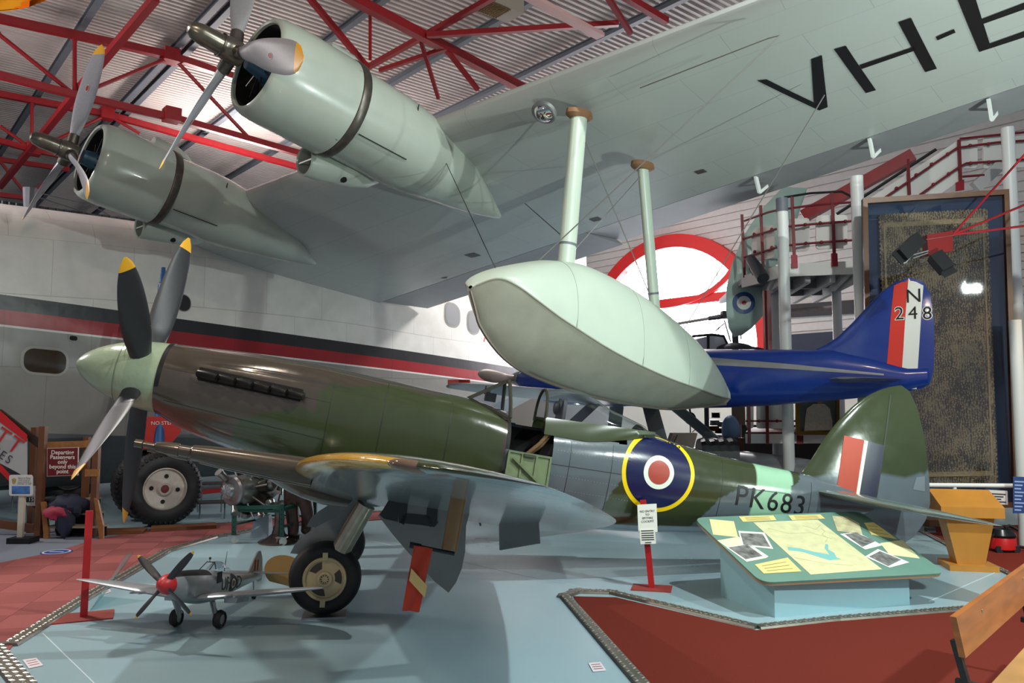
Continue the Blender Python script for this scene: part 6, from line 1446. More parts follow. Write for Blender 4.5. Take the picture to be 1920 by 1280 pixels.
# ------------------------------------------------------------------ map stand
A, B_, C_ = at_z(1453, 1158), at_z(1706, 1133), at_z(1354, 1117)
ms = thing('map_stand', 'low pale blue stand with a sloping green map board', 'display stand', (A + B_) / 2)
ux = (B_ - A).normalized(); uy = V((-ux.y, ux.x, 0)); dep = (C_ - A).dot(uy); wid = (B_ - A).length
def MS(a, b, z): return A + ux * a + uy * b + Z * z
hf, hb = .36, .66
mb = MB(); mb.loft([[MS(0, 0, 0), MS(0, 0, hf), MS(0, dep, hb), MS(0, dep, 0)], [MS(wid, 0, 0), MS(wid, 0, hf), MS(wid, dep, hb), MS(wid, dep, 0)]]); obj('plinth', mb, mat('stand_blue', (156, 196, 204), .5), ms, world=True, smooth=0)
sl = (hb - hf) / dep; nb = (Z - uy * sl).normalized(); O_ = MS(0, 0, hf + .004)
def BD(px, py, up=0.0): return on_plane(px, py, O_ + nb * (.022 + up), nb)
def roundpoly(P, r_, n=6):
    out = []; m_ = len(P)
    for i in range(m_):
        a, b, c = P[i - 1], P[i], P[(i + 1) % m_]; d0 = (a - b).normalized(); d1 = (c - b).normalized(); p0, p1 = b + d0 * r_, b + d1 * r_
        for k in range(n + 1): t = k / n; out.append(p0 * (1 - t) ** 2 + b * 2 * t * (1 - t) + p1 * t * t)
    return out
bc = [BD(1300, 970), BD(1612, 958), BD(1775, 1074), BD(1428, 1092)]
mb = MB(); mb.prism(roundpoly(bc, .14), -nb * .02); obj('board', mb, mat('board_green', (112, 150, 136), .25, var=.04, coat=.3), ms, world=True, smooth=30)
mb = MB(); mb.prism([p - nb * .0205 for p in roundpoly([q + (BD(1535, 1025) - q) * .004 for q in bc], .14)], -nb * .022); obj('board_edge', mb, mat('chipboard', (186, 150, 116), .8), ms, world=True, smooth=30)
def paper(px, c, nm='paper', up=.002, **k): mb = MB(); mb.prism([BD(x, y, up) for x, y in px], nb * .0015); return obj(nm, mb, mat('paper_%d_%d_%s' % (c[0], c[2], nm), c, .5, **k), ms, world=True, smooth=0)
mp = paper([(1412, 979), (1533, 974), (1654, 1067), (1520, 1077)], (214, 212, 166), 'map', var=.14, vscale=9)
paper([(1477, 1025), (1500, 1028), (1525, 1034), (1556, 1040), (1577, 1048), (1555, 1050), (1530, 1042), (1505, 1034), (1478, 1031)], (126, 190, 188), 'river', .004)
paper([(1548, 1019), (1553, 1021), (1553, 1030), (1564, 1036), (1569, 1046), (1561, 1046), (1552, 1034), (1546, 1027)], (126, 190, 188), 'river', .0042)
paper([(1330, 973), (1376, 977), (1384, 1007), (1337, 1002)], (230, 220, 164), 'yellow_sheet', var=.06, vscale=8)
paper([(1345, 1013), (1385, 1006), (1441, 1043), (1436, 1046), (1400, 1053)], (228, 226, 190), 'cream_sheet', .0015, var=.05, vscale=8)
for q, inner in (([(1384, 995), (1433, 998), (1450, 1029), (1392, 1023)], [(1388, 999), (1430, 1001), (1444, 1025), (1394, 1020)]), ([(1362, 1026), (1402, 1018), (1441, 1043), (1400, 1053)], [(1366, 1026), (1401, 1021), (1430, 1042), (1398, 1048)]),
                 ([(1575, 1001), (1606, 997), (1655, 1022), (1622, 1030)], [(1584, 1001), (1605, 999), (1642, 1014), (1617, 1025)]), ([(1622, 1043), (1646, 1029), (1705, 1054), (1668, 1064)], [(1630, 1043), (1650, 1033), (1690, 1049), (1665, 1061)])):
    paper(q, (232, 232, 226), 'photo_margin', .003); paper(inner, (120, 120, 118), 'aerial_photo', .005, var=.7, vscale=14)
for q in ([(1385, 968), (1450, 966), (1456, 975), (1393, 978)], [(1478, 966), (1538, 964), (1547, 972), (1485, 975)], [(1415, 1058), (1477, 1045), (1503, 1071), (1432, 1075)], [(1620, 980), (1638, 979), (1683, 1011), (1634, 1002)]):
    paper(q, (230, 214, 140), 'caption_card', .003)
    c = [BD(x, y, .006) for x, y in q]
    for i in range(3):
        f_ = (i + 1) / 4; a, b = c[0] + (c[3] - c[0]) * f_, c[1] + (c[2] - c[1]) * f_; mb = MB(); mb.bar(a + (b - a) * .15, b - (b - a) * .15, .006, .001, up=nb); obj('print_line', mb, mat('print_brown', (128, 110, 60), .8), ms, world=True, smooth=0)
paper([(1560, 967), (1588, 968), (1611, 981), (1617, 1002), (1570, 995)], (196, 190, 150), 'grey_sheet', .003, var=.3, vscale=12)
paper([(1650, 1018), (1693, 1012), (1725, 1047), (1668, 1040)], (226, 224, 176), 'pale_sheet', .002, var=.08, vscale=9)
for i, q in enumerate(([(1540, 990), (1547, 996), (1541, 1002), (1552, 1008), (1548, 1016)], [(1440, 990), (1480, 1000), (1520, 998), (1560, 1010)], [(1490, 1045), (1540, 1055), (1600, 1060)], [(1505, 985), (1530, 992), (1538, 984)])):
    mb = MB(); mb.tube([BD(x, y, .004) for x, y in q], .0025, 5); obj('map_line', mb, mat('map_ink', (170, 178, 130), .8), ms, world=True)
# ------------------------------------------------------------------ posts with square bases
def post(px, base, lean, label, hgt, ang):
    p = at_z(*px); t = thing('barrier_post', label, 'post', p, R(ang)); p1 = V((lean[0], lean[1], hgt))
    mb = MB(); w_, d_ = base; mb.box((0, 0, .006), (w_, d_, .012)); obj('base_plate', mb, mat('plate_red', (150, 60, 52), .55, var=.08), t, smooth=0)
    mb = MB(); mb.bar((0, 0, .012), p1, .065, .045, up=(0, 1, 0)); obj('post', mb, mat('post_red', (178, 24, 30), .45), t, smooth=0)
    return t
post((157, 1157), (.52, .36), (.012, 0, 0), 'plain red post on a square base plate at the left edging', 1.02, 24)
sg = post((1222, 1103), (.44, .32), (-.085, 0, 0), 'red post carrying white no entry cards before the roundel', .98, -14)
Y_ = at_z(1222, 1103).y - .06
def card(px, lines, size, parent, bars=None):
    c = [at_y(x, y, Y_) for x, y in px]; mb = MB(); mb.prism(c, V((0, .006, 0))); cd_ = obj('card', mb, mat('card_white2', (232, 234, 224), .6), parent, world=True, smooth=0)
    ex = (c[1] - c[0]).normalized(); ey = (c[0] - c[3]).normalized()
    for tx, fy in lines: obj('print', text_mb(tx, (c[0] + c[1]) / 2 + (c[3] - c[0]) * fy - V((0, .003, 0)), ex, ey, size), M_let, cd_, world=True, smooth=0)
card([(1195, 946), (1231, 944), (1233, 997), (1197, 999)], (('NO ENTRY', .25), ('TO', .37), ('SPITFIRE', .49), ('COCKPIT', .61)), .034, sg)
Y_ -= .01; sc_ = [(1199, 993), (1228, 992), (1230, 1019), (1201, 1020)]
c = [at_y(x, y, Y_) for x, y in sc_]; mb = MB(); mb.prism(c, V((0, .006, 0))); cd_ = obj('small_card', mb, mat('card_white2', (232, 234, 224), .6), sg, world=True, smooth=0)
for i in range(6):
    f_ = (.08, .24, .40, .55, .70, .90)[i]; a, b = c[0] + (c[3] - c[0]) * f_, c[1] + (c[2] - c[1]) * f_; k = .1 if i < 5 else .3; mb = MB(); mb.bar(a + (b - a) * k - V((0, .002, 0)), b - (b - a) * k - V((0, .002, 0)), .002, .009); obj('print_line', mb, M_let, cd_, world=True, smooth=0)
# clear acrylic strip behind the left post
p, q = at_z(172, 1140), at_z(183, 1123); mb = MB(); a = at_y(178, 1135, at_z(178, 1135).y); t0 = at_y(246, 1037, a.y + .3); t1 = at_y(236, 1040, a.y + .3)
mb.prism([at_z(168, 1145), at_z(192, 1118), t0 + V((.02, 0, .01)), t1], V((.004, .008, 0))); tag(obj('acrylic_strip', mb, glass_mat('acrylic', (214, 236, 236), .1, 1.15), smooth=0), 'clear bluish acrylic strip leaning by the left red post', 'sign holder')
# floor labels and sticker
def flabel(px, label, rows):
    c = [at_z(x, y) + Z * .003 for x, y in px]; t = thing('floor_label', label, 'label', c[3]); mb = MB(); mb.prism(c, Z * .004); obj('card', mb, mat('label_white', (226, 218, 222), .6), t, world=True, smooth=0)
    for i in range(rows):
        f_ = (i + 1) / (rows + 1); a, b = c[0] + (c[3] - c[0]) * f_, c[1] + (c[2] - c[1]) * f_; mb = MB(); mb.bar(a + (b - a) * .15 + Z * .005, b - (b - a) * .15 + Z * .005, .012, .001); obj('print_line', mb, mat('print_red', (150, 60, 70), .7), t, world=True, smooth=0)
flabel([(42, 1238), (68, 1234), (81, 1248), (54, 1254)], 'small white label on the floor at the bottom left', 3)
flabel([(1103, 1244), (1126, 1242), (1137, 1258), (1112, 1260)], 'small white label on the floor left of the front edging', 3)
flabel([(190, 1110), (206, 1105), (208, 1110), (192, 1115)], 'small white label on the floor behind the left red post', 2)
flabel([(1782, 1035), (1790, 1032), (1797, 1042), (1786, 1043)], 'small white label on the floor beside the lectern', 2)
cst = at_z(106, 1036); mb = MB(); mb.lathe([(0, .20), (.003, .20)], cst + Z * .011, Z, 32); st_ = obj('floor_sticker', mb, mat('sticker_blue', (26, 74, 160), .5)); tag(st_, 'round blue floor sticker on the red carpet by the wooden steps', 'sticker')
mb = MB(); mb.bar(cst + V((-.1, 0, .015)), cst + V((.1, 0, .015)), .035, .001); obj('sticker_print', mb, M_white, st_, smooth=0)
mb = MB(); mb.lathe([(0, .18), (.002, .18), (.002, .155), (0, .155)], cst + Z * .0135, Z, 32, cap=False); obj('sticker_ring', mb, M_white, st_, smooth=0)
# ------------------------------------------------------------------ lectern
lp = at_z(1826, 1071); M_oak = mat('lectern_oak', (186, 126, 48), .4, var=.14, vscale=3, stretch=(1, 1, .25))
lt = thing('lectern', 'light oak lectern with sloping top standing behind the tailplane', 'lectern', lp, R(-12))
mb = MB(); mb.box((0, .22, .035), (.56, .50, .07)); obj('foot', mb, M_oak, lt, smooth=0)
mb = MB(); mb.loft([[V((-.16, .08, .07)), V((.16, .08, .07)), V((.16, .36, .07)), V((-.16, .36, .07))], [V((-.29, .06, .68)), V((.29, .06, .68)), V((.29, .42, .68)), V((-.29, .42, .68))]]); obj('column', mb, M_oak, lt, smooth=0)
mb = MB(); mb.loft([[V((x, -.06, .66)), V((x, -.06, .79)), V((x, .46, .96)), V((x, .46, .66))] for x in (-.36, .36)]); obj('top_box', mb, M_oak, lt, smooth=0)
# ------------------------------------------------------------------ vacuum cleaner
vp = at_z(1880, 1034); vc = thing('vacuum_cleaner', 'red vacuum cleaner with a black top behind the lectern', 'vacuum cleaner', vp)
mb = MB(); mb.lathe([(.03, .14), (.05, .175), (.20, .17), (.21, .165)], (0, 0, 0), (0, 0, 1), 28); obj('drum', mb, mat('vacuum_red', (190, 24, 24), .35), vc)
mb = MB(); mb.lathe([(.21, .175), (.24, .18), (.27, .16), (.32, .13), (.335, .05), (.335, 0)], (0, 0, 0), (0, 0, 1), 28); obj('motor_cover', mb, mat('vacuum_black', (16, 16, 18), .25), vc)
for s_ in (-1, 1): mb = MB(); mb.lathe([(-.02, .05), (.02, .05)], (s_ * .12, -.12, .05), (0, 1, 0), 16); obj('wheel', mb, M_rubber, vc)
mb = MB(); mb.tube([(.05, 0, .33), (.12, .02, .36), (.18, 0, .33), (.22, -.02, .3)], .02, 8); obj('handle', mb, M_black, vc)
mb = MB(); mb.tube([(-.12, -.05, .25), (-.22, -.1, .22), (-.4, -.05, .12), (-.6, .1, .05)], .022, 8); obj('hose', mb, M_black, vc)
mb = MB(); mb.tube([(.17, 0, .08), (.5, -.02, .03), (1.2, .0, .02)], .02, 8); obj('cable', mb, M_black, vc)
# ------------------------------------------------------------------ bench at the lower right corner
bn = thing('bench', 'varnished wooden bench with a plank back at the lower right corner', 'bench', V((3.0, 5.0, 0)))
a = at_z(1793, 1157, .84); b = at_z(1935, 1053, .84); d = (b - a).normalized(); n_ = V((d.y, -d.x, 0)); b = a + d * 2.2; dn = V((-n_.x * -.04, -n_.y * -.04, -.22))
M_bw = mat('bench_wood', (166, 98, 44), .38, var=.25, vscale=3, stretch=(1, 1, 6), coat=.2)
mb = MB(); mb.prism([a, b, b + dn, a + dn], n_ * -.035); obj('back_plank', mb, M_bw, bn, world=True, smooth=0)
for t in (.16, .72): p = a + d * (2.2 * t) - n_ * .05 + Z * -.02; mb = MB(); mb.box(p + n_ * .055 + Z * -.08 + d * .2, (.035, .02, .09), Matrix.Rotation(R(45), 3, 'Z')); obj('back_repair', mb, mat('worn_wood', (150, 118, 84), .7), bn, world=True, smooth=0)
for t in (.06, .9):
    p = a + d * (2.2 * t) - n_ * .05; q = p + dn * 1.0; mb = MB(); mb.bar(p - Z * .16, V((q.x + n_.x * .12, q.y + n_.y * .12, .0)), .05, .035); mb.bar(V((p.x, p.y, .44)), V((p.x + n_.x * .5, p.y + n_.y * .5, .42)), .04, .035); mb.bar(V((p.x + n_.x * .5, p.y + n_.y * .5, .42)), V((p.x + n_.x * .55, p.y + n_.y * .55, 0)), .05, .035); obj('leg_frame', mb, mat('bench_black', (38, 34, 34), .5), bn, world=True, smooth=0)
for k in (.12, .33):
    s0 = a + n_ * k; mb = MB(); mb.prism([V((s0.x, s0.y, .45)), V((s0.x + d.x * 2.2, s0.y + d.y * 2.2, .45)), V((s0.x + d.x * 2.2 + n_.x * .19, s0.y + d.y * 2.2 + n_.y * .19, .44)), V((s0.x + n_.x * .19, s0.y + n_.y * .19, .44))], -Z * .03); obj('seat_plank', mb, mat('seat_wood', (176, 130, 78), .45, var=.2, vscale=3), bn, world=True, smooth=0)
# ------------------------------------------------------------------ radial engine on a green wheeled stand
eng = thing('radial_engine', 'old radial aero engine on a green wheeled stand', 'engine', at_z(478, 1020))
EC = at_y(432, 920, 12.1); exd = V((.5, .866, 0)); M_em = mat('engine_metal', (150, 148, 144), .3, .85, var=.25, vscale=16); M_es = mat('engine_silver', (190, 190, 192), .25, .9)
es = V((exd.y, -exd.x, 0))
mb = MB(); mb.lathe([(-.06, .0), (-.06, .10), (-.02, .11), (-.01, .13), (.0, .20), (.03, .225), (.07, .225), (.09, .2), (.09, .1)], EC, exd, 36, cap=False); obj('front_plate', mb, mat('plate_grey', (138, 134, 134), .35, .6, var=.1), eng, world=True)
mb = MB(); mb.lathe([(-.10, .0), (-.10, .05), (-.085, .105), (-.05, .115)], EC, exd, 24, cap=False); fc = obj('starter_cap', mb, M_es, eng, world=True)
for k in range(12): a_ = 2 * pi * k / 12; dd = es * cos(a_) + Z * sin(a_); mb = MB(); mb.bar(EC - exd * .102 + dd * .02, EC - exd * .092 + dd * .10, .012, .014, up=exd); obj('cap_rib', mb, M_es, fc, world=True, smooth=0)
for px, r0, py in (((424, 898), .07, (410, 884)), ((440, 945), .065, (441, 963))):
    mb = MB(); a_, b_ = at_y(*px, 12.15), at_y(*py, 12.05); mb.tube([a_, a_ + (b_ - a_) * .6, b_], [r0 * .75, r0 * .75, r0], 16); obj('pipe_elbow', mb, M_em, eng, world=True)
mb = MB(); mb.lathe([(.08, .16), (.2, .22), (.45, .24), (.75, .2), (.95, .12)], EC, exd, 24); obj('crankcase', mb, M_em, eng, world=True)
for k in range(9):
    a_ = 2 * pi * k / 9 + .2; dd = es * cos(a_) + Z * sin(a_); mb = MB(); mb.lathe([(.16 + j * .03 + e, .105 if e else .075) for j in range(8) for e in (0, .015)], EC + exd * .42, dd, 14); cy_ = obj('cylinder', mb, mat('cyl_metal', (110, 104, 98), .35, .8, var=.2, vscale=20), eng, world=True)
    mb = MB(); mb.lathe([(.40, .08), (.44, .09), (.48, .06)], EC + exd * .42, dd, 12); mb.tube([EC + exd * .25 + dd * .2, EC + exd * .30 + dd * .46], .014, 6); obj('cylinder_head', mb, M_es if k % 2 else M_em, cy_, world=True)
rn = random.Random(5)
for k in range(16):
    a_ = rn.uniform(0, 2 * pi); r_ = rn.uniform(.2, .42); p = EC + exd * rn.uniform(.5, 1.0) + (es * cos(a_) + Z * sin(a_)) * r_; mb = MB(); q = p + V((rn.uniform(-.1, .1), rn.uniform(-.1, .1), rn.uniform(-.15, .15))); mb.tube([p, (p + q) / 2 + Z * .05, q], rn.uniform(.012, .03), 8); obj('pipe', mb, rn.choice([M_em, M_es, mat('copper_pipe', (140, 90, 56), .35, .8), M_black]), eng, world=True)
for k in range(7): p = EC + exd * (.65 + .04 * k) - Z * (.30 + .02 * (k % 3)) + es * (.06 * (k - 3)); mb = MB(); mb.sphere(p, .11, 12, 8, (1.2, 1, .8)); obj('accessory', mb, mat('cast_pale', (172, 184, 184), .35, .6, var=.2, vscale=16), eng, world=True)
M_st = mat('stand_green', (20, 74, 64), .45)
LG = [((438, 1018), (436, 960)), ((528, 1022), (526, 945)), ((497, 1002), (497, 950)), ((590, 1003), (590, 930))]; tops = []
for (bx0, by0), (tx, ty) in LG:
    p = at_z(bx0, by0); tz = at_y(tx, ty, p.y).z; mb = MB(); mb.bar(p + Z * .12, V((p.x, p.y, tz)), .055, .055); g_ = obj('stand_leg', mb, M_st, eng, world=True, smooth=0); tops.append(V((p.x, p.y, tz)))
    for j in range(6): mb = MB(); mb.lathe([(0, .008), (.002, .008)], V((p.x, p.y - .028, .17 + j * .07)), (0, -1, 0), 8); obj('bolt_hole', mb, M_dark, g_, world=True)
    mb = MB(); mb.box(p + Z * .115, (.16, .10, .012)); obj('caster_plate', mb, M_alu, g_, world=True, smooth=0)
    mb = MB(); mb.lathe([(-.02, .055), (.02, .055)], p + V((.02, 0, .057)), (.3, -1, 0), 20); obj('caster', mb, mat('caster_white', (214, 216, 210), .4), g_, world=True)
for i, j, z_ in ((0, 1, .48), (0, 2, .27), (1, 3, .27), (2, 3, .3), (0, 1, .5)):
    a_, b_ = tops[i], tops[j]; mb = MB(); mb.bar(V((a_.x, a_.y, z_)), V((b_.x, b_.y, z_)), .03, .025); obj('stand_bar', mb, M_st, eng, world=True, smooth=0)
for i, j in ((0, 2), (1, 3), (0, 1)):
    a_, b_ = tops[i], tops[j]; mb = MB(); mb.bar(V((a_.x, a_.y, .52)), V((b_.x, b_.y, .56)), .06, .05); obj('engine_bearer', mb, M_st, eng, world=True, smooth=0)
# metal pedestal and pale plinth behind the stand
pp = at_z(510, 1020); mb = MB(); mb.lathe([(0, .29), (.02, .30), (.04, .27), (.07, .18), (.13, .10), (.25, .065), (.5, .06), (.56, .09)], pp + V((.05, .15, 0)), Z, 36); tag(obj('pedestal', mb, mat('pedestal_bronze', (110, 96, 92), .22, .8)), 'flared bronze metal pedestal under the engine stand', 'pedestal')
pq = at_z(484, 1008); mb = MB(); mb.loft([[pq + V((x, y, 0)) for x, y in ((-.13, 0), (.16, 0), (.16, .25), (-.13, .25))], [pq + V((x, y, .34)) for x, y in ((-.07, .05), (.14, .05), (.14, .2), (-.07, .2))]]); tag(obj('small_plinth', mb, mat('plinth_pale', (168, 184, 196), .5), smooth=0), 'small pale blue tapered plinth behind the green stand', 'plinth')
# mannequin legs in brown flying trousers
man = thing('mannequin', 'mannequin in brown leather flying trousers seen below the belly', 'mannequin', at_z(560, 1014))
gp_ = at_z(560, 1014); gY_ = gp_.y
def mq(x, y, dy=0.0): return at_y(x, y, gY_ + dy)
me_v = [mq(556, 880), mq(552, 920), mq(546, 938), mq(549, 970, .02), mq(550, 1000, -.03), mq(547, 1008, -.08), mq(570, 938), mq(578, 962, -.02), mq(574, 992, .12), mq(571, 1001, .05), mq(557, 860), mq(557, 815), mq(557, 800), mq(557, 785)]
me_e = [(0, 1), (1, 2), (2, 3), (3, 4), (4, 5), (1, 6), (6, 7), (7, 8), (8, 9), (0, 10), (10, 11), (11, 12), (12, 13)]; rad_ = [.17, .17, .125, .105, .085, .07, .13, .105, .085, .07, .18, .16, .07, .10]
me = bpy.data.meshes.new('body'); me.from_pydata([tuple(p - man.matrix_basis.translation) for p in me_v], me_e, []); bo = bpy.data.objects.new('body', me); col.objects.link(bo); bo.parent = man
sk = bo.modifiers.new('skin', 'SKIN'); sk.use_smooth_shade = True
for i, r_ in enumerate(rad_): me.skin_vertices[0].data[i].radius = (r_, r_)
me.skin_vertices[0].data[1].use_root = True; ss = bo.modifiers.new('sub', 'SUBSURF'); ss.levels = 2; ss.render_levels = 2
me.materials.append(mat('leather_brown', (74, 50, 44), .45, var=.3, vscale=12, bump=.01, bscale=14))
for x, y, dy in ((543, 1014, -.12), (568, 1006, .02)):
    p = at_z(x, y); mb = MB(); mb.sphere(V((p.x, mq(x, y, dy).y, .05)), .06, 12, 8, (1.0, 1.9, .8)); obj('boot', mb, M_black, man, world=True)
# ------------------------------------------------------------------ wooden steps at the left
SY = at_z(100, 1010).y; S_ = lambda x, y, d=0.0: at_y(x, y, SY + d)
stp = thing('wooden_steps', 'wooden boarding steps with brown posts and a dark red passenger sign', 'steps', at_z(100, 1012))
M_st1 = mat('step_wood', (150, 100, 54), .5, var=.22, vscale=4, stretch=(4, 1, 4)); M_st2 = mat('post_wood', (104, 62, 34), .5, var=.22, vscale=4)
for x0, y0, x1, d in ((73, 799, 84, 0.0), (58, 801, 68, .5), (174, 819, 185, .05), (156, 819, 166, .55)):
    yb = 1010 if d < .2 else 985; a_, b_ = S_(x0, y0, d), S_(x1, y0, d); mb = MB(); mb.prism([a_, b_, V((b_.x, b_.y, 0)), V((a_.x, a_.y, 0))], V((0, .09, 0))); obj('post', mb, M_st2, stp, world=True, smooth=0)
for (x0, y0), (x1, y1), d in (((160, 832), (186, 832), .05), ((160, 886), (186, 886), .05), ((82, 835), (170, 832), .5)):
    mb = MB(); mb.bar(S_(x0, y0, d), S_(x1, y1, d), .03, .11, up=(0, 0, 1)); obj('cross_rail', mb, M_st1, stp, world=True, smooth=0)
for pts in ([(76, 941), (84, 941), (90, 990), (90, 1016), (82, 1016)], [(176, 934), (183, 938), (193, 985), (193, 1005), (186, 1006)]):
    c = [S_(x, y, -.05) for x, y in pts]; zmin_ = min(p.z for p in c); c = [V((p.x, p.y, max(0, p.z - zmin_ if p.z - zmin_ < .02 else p.z))) for p in c]; mb = MB(); mb.prism(c, V((0, .05, 0))); obj('stringer', mb, M_st1, stp, world=True, smooth=0)
for i, (y, d) in enumerate(((988, 0.0), (963, .22), (936, .45))):
    a_, b_ = S_(88, y, d), S_(188 - 6 * i, y - 4, d); mb = MB(); zz = a_.z; mb.box(((a_.x + b_.x) / 2, a_.y + .12, zz), (abs(b_.x - a_.x), .26, .03)); obj('tread', mb, mat('tread_pale', (146, 128, 112), .6), stp, world=True, smooth=0)
    mb = MB(); mb.box(((a_.x + b_.x) / 2, a_.y + .24, zz / 2), (abs(b_.x - a_.x) - .04, .02, zz)); obj('riser', mb, M_dark, stp, world=True, smooth=0)
for q in ([(-80, 965), (74, 985), (74, 1000), (-80, 980)],):
    mb = MB(); mb.prism([S_(*p, .3) for p in q], V((0, .06, 0))); obj('side_rail', mb, M_st2, stp, world=True, smooth=0)
mb = MB(); mb.prism([S_(0, 767, .2), S_(74, 824, .2), S_(74, 842, .2), S_(0, 786, .2)], V((0, .05, 0))); obj('hand_rail', mb, mat('rail_dark', (52, 34, 22), .5), stp, world=True, smooth=0)
mb = MB(); mb.prism([S_(-20, 860, .21), S_(68, 940, .21), S_(68, 955, .21), S_(-20, 880, .21)], V((0, .05, 0))); obj('lower_rail', mb, mat('rail_dark', (52, 34, 22), .5), stp, world=True, smooth=0)
c = [S_(88, 840, .03), S_(147, 838, .03), S_(146, 891, .03), S_(88, 893, .03)]
mb = MB(); mb.prism(c, V((0, .02, 0))); sgn = obj('sign_board', mb, mat('sign_edge', (206, 180, 166), .5), stp, world=True, smooth=0)
ce = sum(c, V()) / 4; mb = MB(); mb.prism([p + (ce - p) * .035 - V((0, .003, 0)) for p in c], V((0, .002, 0))); obj('sign_face', mb, mat('sign_maroon', (104, 18, 26), .45), sgn, world=True, smooth=0)
for i, tx in enumerate(('Departing', 'Passengers', 'only', 'beyond this', 'point')):
    p = c[0] + (c[1] - c[0]) * .5 + (c[3] - c[0]) * (.17 + .168 * i) - V((0, .006, 0)); obj('sign_text', text_mb(tx, p, (1, 0, 0), (0, 0, 1), .088, bold=.02), mat('sign_cream', (226, 214, 206), .5), sgn, world=True, smooth=0)
# airline panel on the stair side
ap = [(-60, 735), (0, 782), (50, 822), (50, 895), (0, 868), (-60, 830)]
mb = MB(); mb.prism([S_(x, y, .12) for x, y in ap], V((0, .02, 0))); apl = obj('side_panel', mb, mat('panel_grey_white', (176, 172, 172), .5), stp, world=True, smooth=0)
for q in ([(-60, 735), (0, 770), (50, 815), (50, 828), (0, 791), (-60, 748)], [(-60, 830), (0, 870), (40, 912), (20, 905), (0, 884), (-60, 840)]):
    mb = MB(); mb.prism([S_(x, y, .11) for x, y in q], V((0, .01, 0))); obj('panel_stripe', mb, mat('stripe_red', (196, 24, 30), .45), apl, world=True, smooth=0)
ang = -R(33); ex, ey = V((cos(ang), 0, sin(ang))), V((-sin(ang), 0, cos(ang)))
vs, fs = text_geo('ANSETT', 1.15); mx_ = max(p.x for p in vs)
obj('panel_text', text_mb('ANSETT', S_(38, 842, .095) - ex * (mx_ * .36) - ey * 0.0, ex, ey, .36, spacing=1.15), mat('text_red', (190, 36, 34), .5), apl, world=True, smooth=0)
vs, fs = text_geo('SERVICES', 1.3); mx_ = max(p.x for p in vs)
obj('panel_text', text_mb('SERVICES', S_(20, 864, .095) - ex * (mx_ * .19), ex, ey, .19, spacing=1.3), mat('text_dark', (52, 48, 54), .5), apl, world=True, smooth=0)
# coat and cap lying on the steps
def blob(c, sc3, seed, amp, n=20, m=14):
    rb_ = random.Random(seed); k = [(rb_.uniform(2, 5), rb_.uniform(2, 5), rb_.uniform(0, 6)) for _ in range(4)]; mb = MB(); secs = []
    for i in range(m + 1):
        t = pi * i / m; secs.append([V(c) + V((sc3[0] * sin(t) * cos(2 * pi * j / n), sc3[1] * sin(t) * sin(2 * pi * j / n), -sc3[2] * cos(t))) * (1 + amp * sum(sin(a_ * t + b_ * 2 * pi * j / n * 1 + f_) if abs(b_ - round(b_)) < 0 else sin(a_ * t + round(b_) * 2 * pi * j / n + f_) for a_, b_, f_ in k) / 4) for j in range(n)])
    mb.loft(secs); return mb
ct = thing('coat', 'dark navy coat with a crimson lining thrown over the wooden steps', 'coat', S_(125, 985, 0))
obj('cloth', blob(S_(128, 948, .12), (.30, .22, .17), 3, .30), mat('coat_navy', (34, 38, 58), .8, var=.2), ct, world=True)
obj('sleeve', blob(S_(122, 975, -.02), (.13, .12, .24), 8, .35), mat('coat_navy', (34, 38, 58), .8), ct, world=True)
obj('lining', blob(S_(108, 962, -.06), (.20, .10, .10), 5, .35), mat('coat_crimson', (150, 34, 60), .7), ct, world=True)
obj('collar', blob(S_(96, 937, .2), (.14, .12, .06), 6, .3), mat('coat_black', (20, 20, 24), .8), ct, world=True)
# small notice on a cream stand
nst = thing('notice_stand', 'cream stand with a rounded white notice showing a flying boat picture', 'sign', at_z(43, 1018))
nb_ = at_z(43, 1018); NY = nb_.y - .02; n_ = lambda x, y, d=0.0: at_y(x, y, NY - d)
a_, b_ = n_(35, 928), n_(46, 928); mb = MB(); mb.prism([a_, b_, V((b_.x - .01, b_.y, .03)), V((a_.x, a_.y, .03))], V((0, .05, 0))); obj('upright', mb, mat('stand_cream', (214, 204, 184), .5), nst, world=True, smooth=0)
mb = MB(); mb.box(nb_ + Z * .045, (.34, .26, .09)); obj('base', mb, M_black, nst, world=True, smooth=0)
mb = MB(); mb.prism([n_(x, y, .03) for x, y in rr_px(17, 890, 61, 929, 4)], V((0, .015, 0))); nbd = obj('notice', mb, M_white, nst, world=True, smooth=0)
mb = MB(); mb.prism([n_(*q, .033) for q in ((22, 911), (56, 911), (56, 926), (22, 926))], V((0, .002, 0))); obj('picture', mb, mat('picture_blue', (70, 116, 178), .5, var=.6, vscale=7), nbd, world=True, smooth=0)
for i, tx in enumerate(('Entry to flying', 'boat must be', 'supervised by a', 'member of staff')):
    obj('print', text_mb(tx, n_(45.5, 896 + 3.6 * i, .034), (1, 0, 0), (0, 0, 1), .032), M_let, nbd, world=True, smooth=0)
mb = MB(); mb.prism([n_(*q, .034) for q in ((22, 898), (26, 896), (30, 898), (29, 905), (26, 908), (23, 905))], V((0, .002, 0))); obj('crest', mb, mat('crest_gold', (190, 156, 84), .5, var=.5, vscale=60), nbd, world=True, smooth=0)
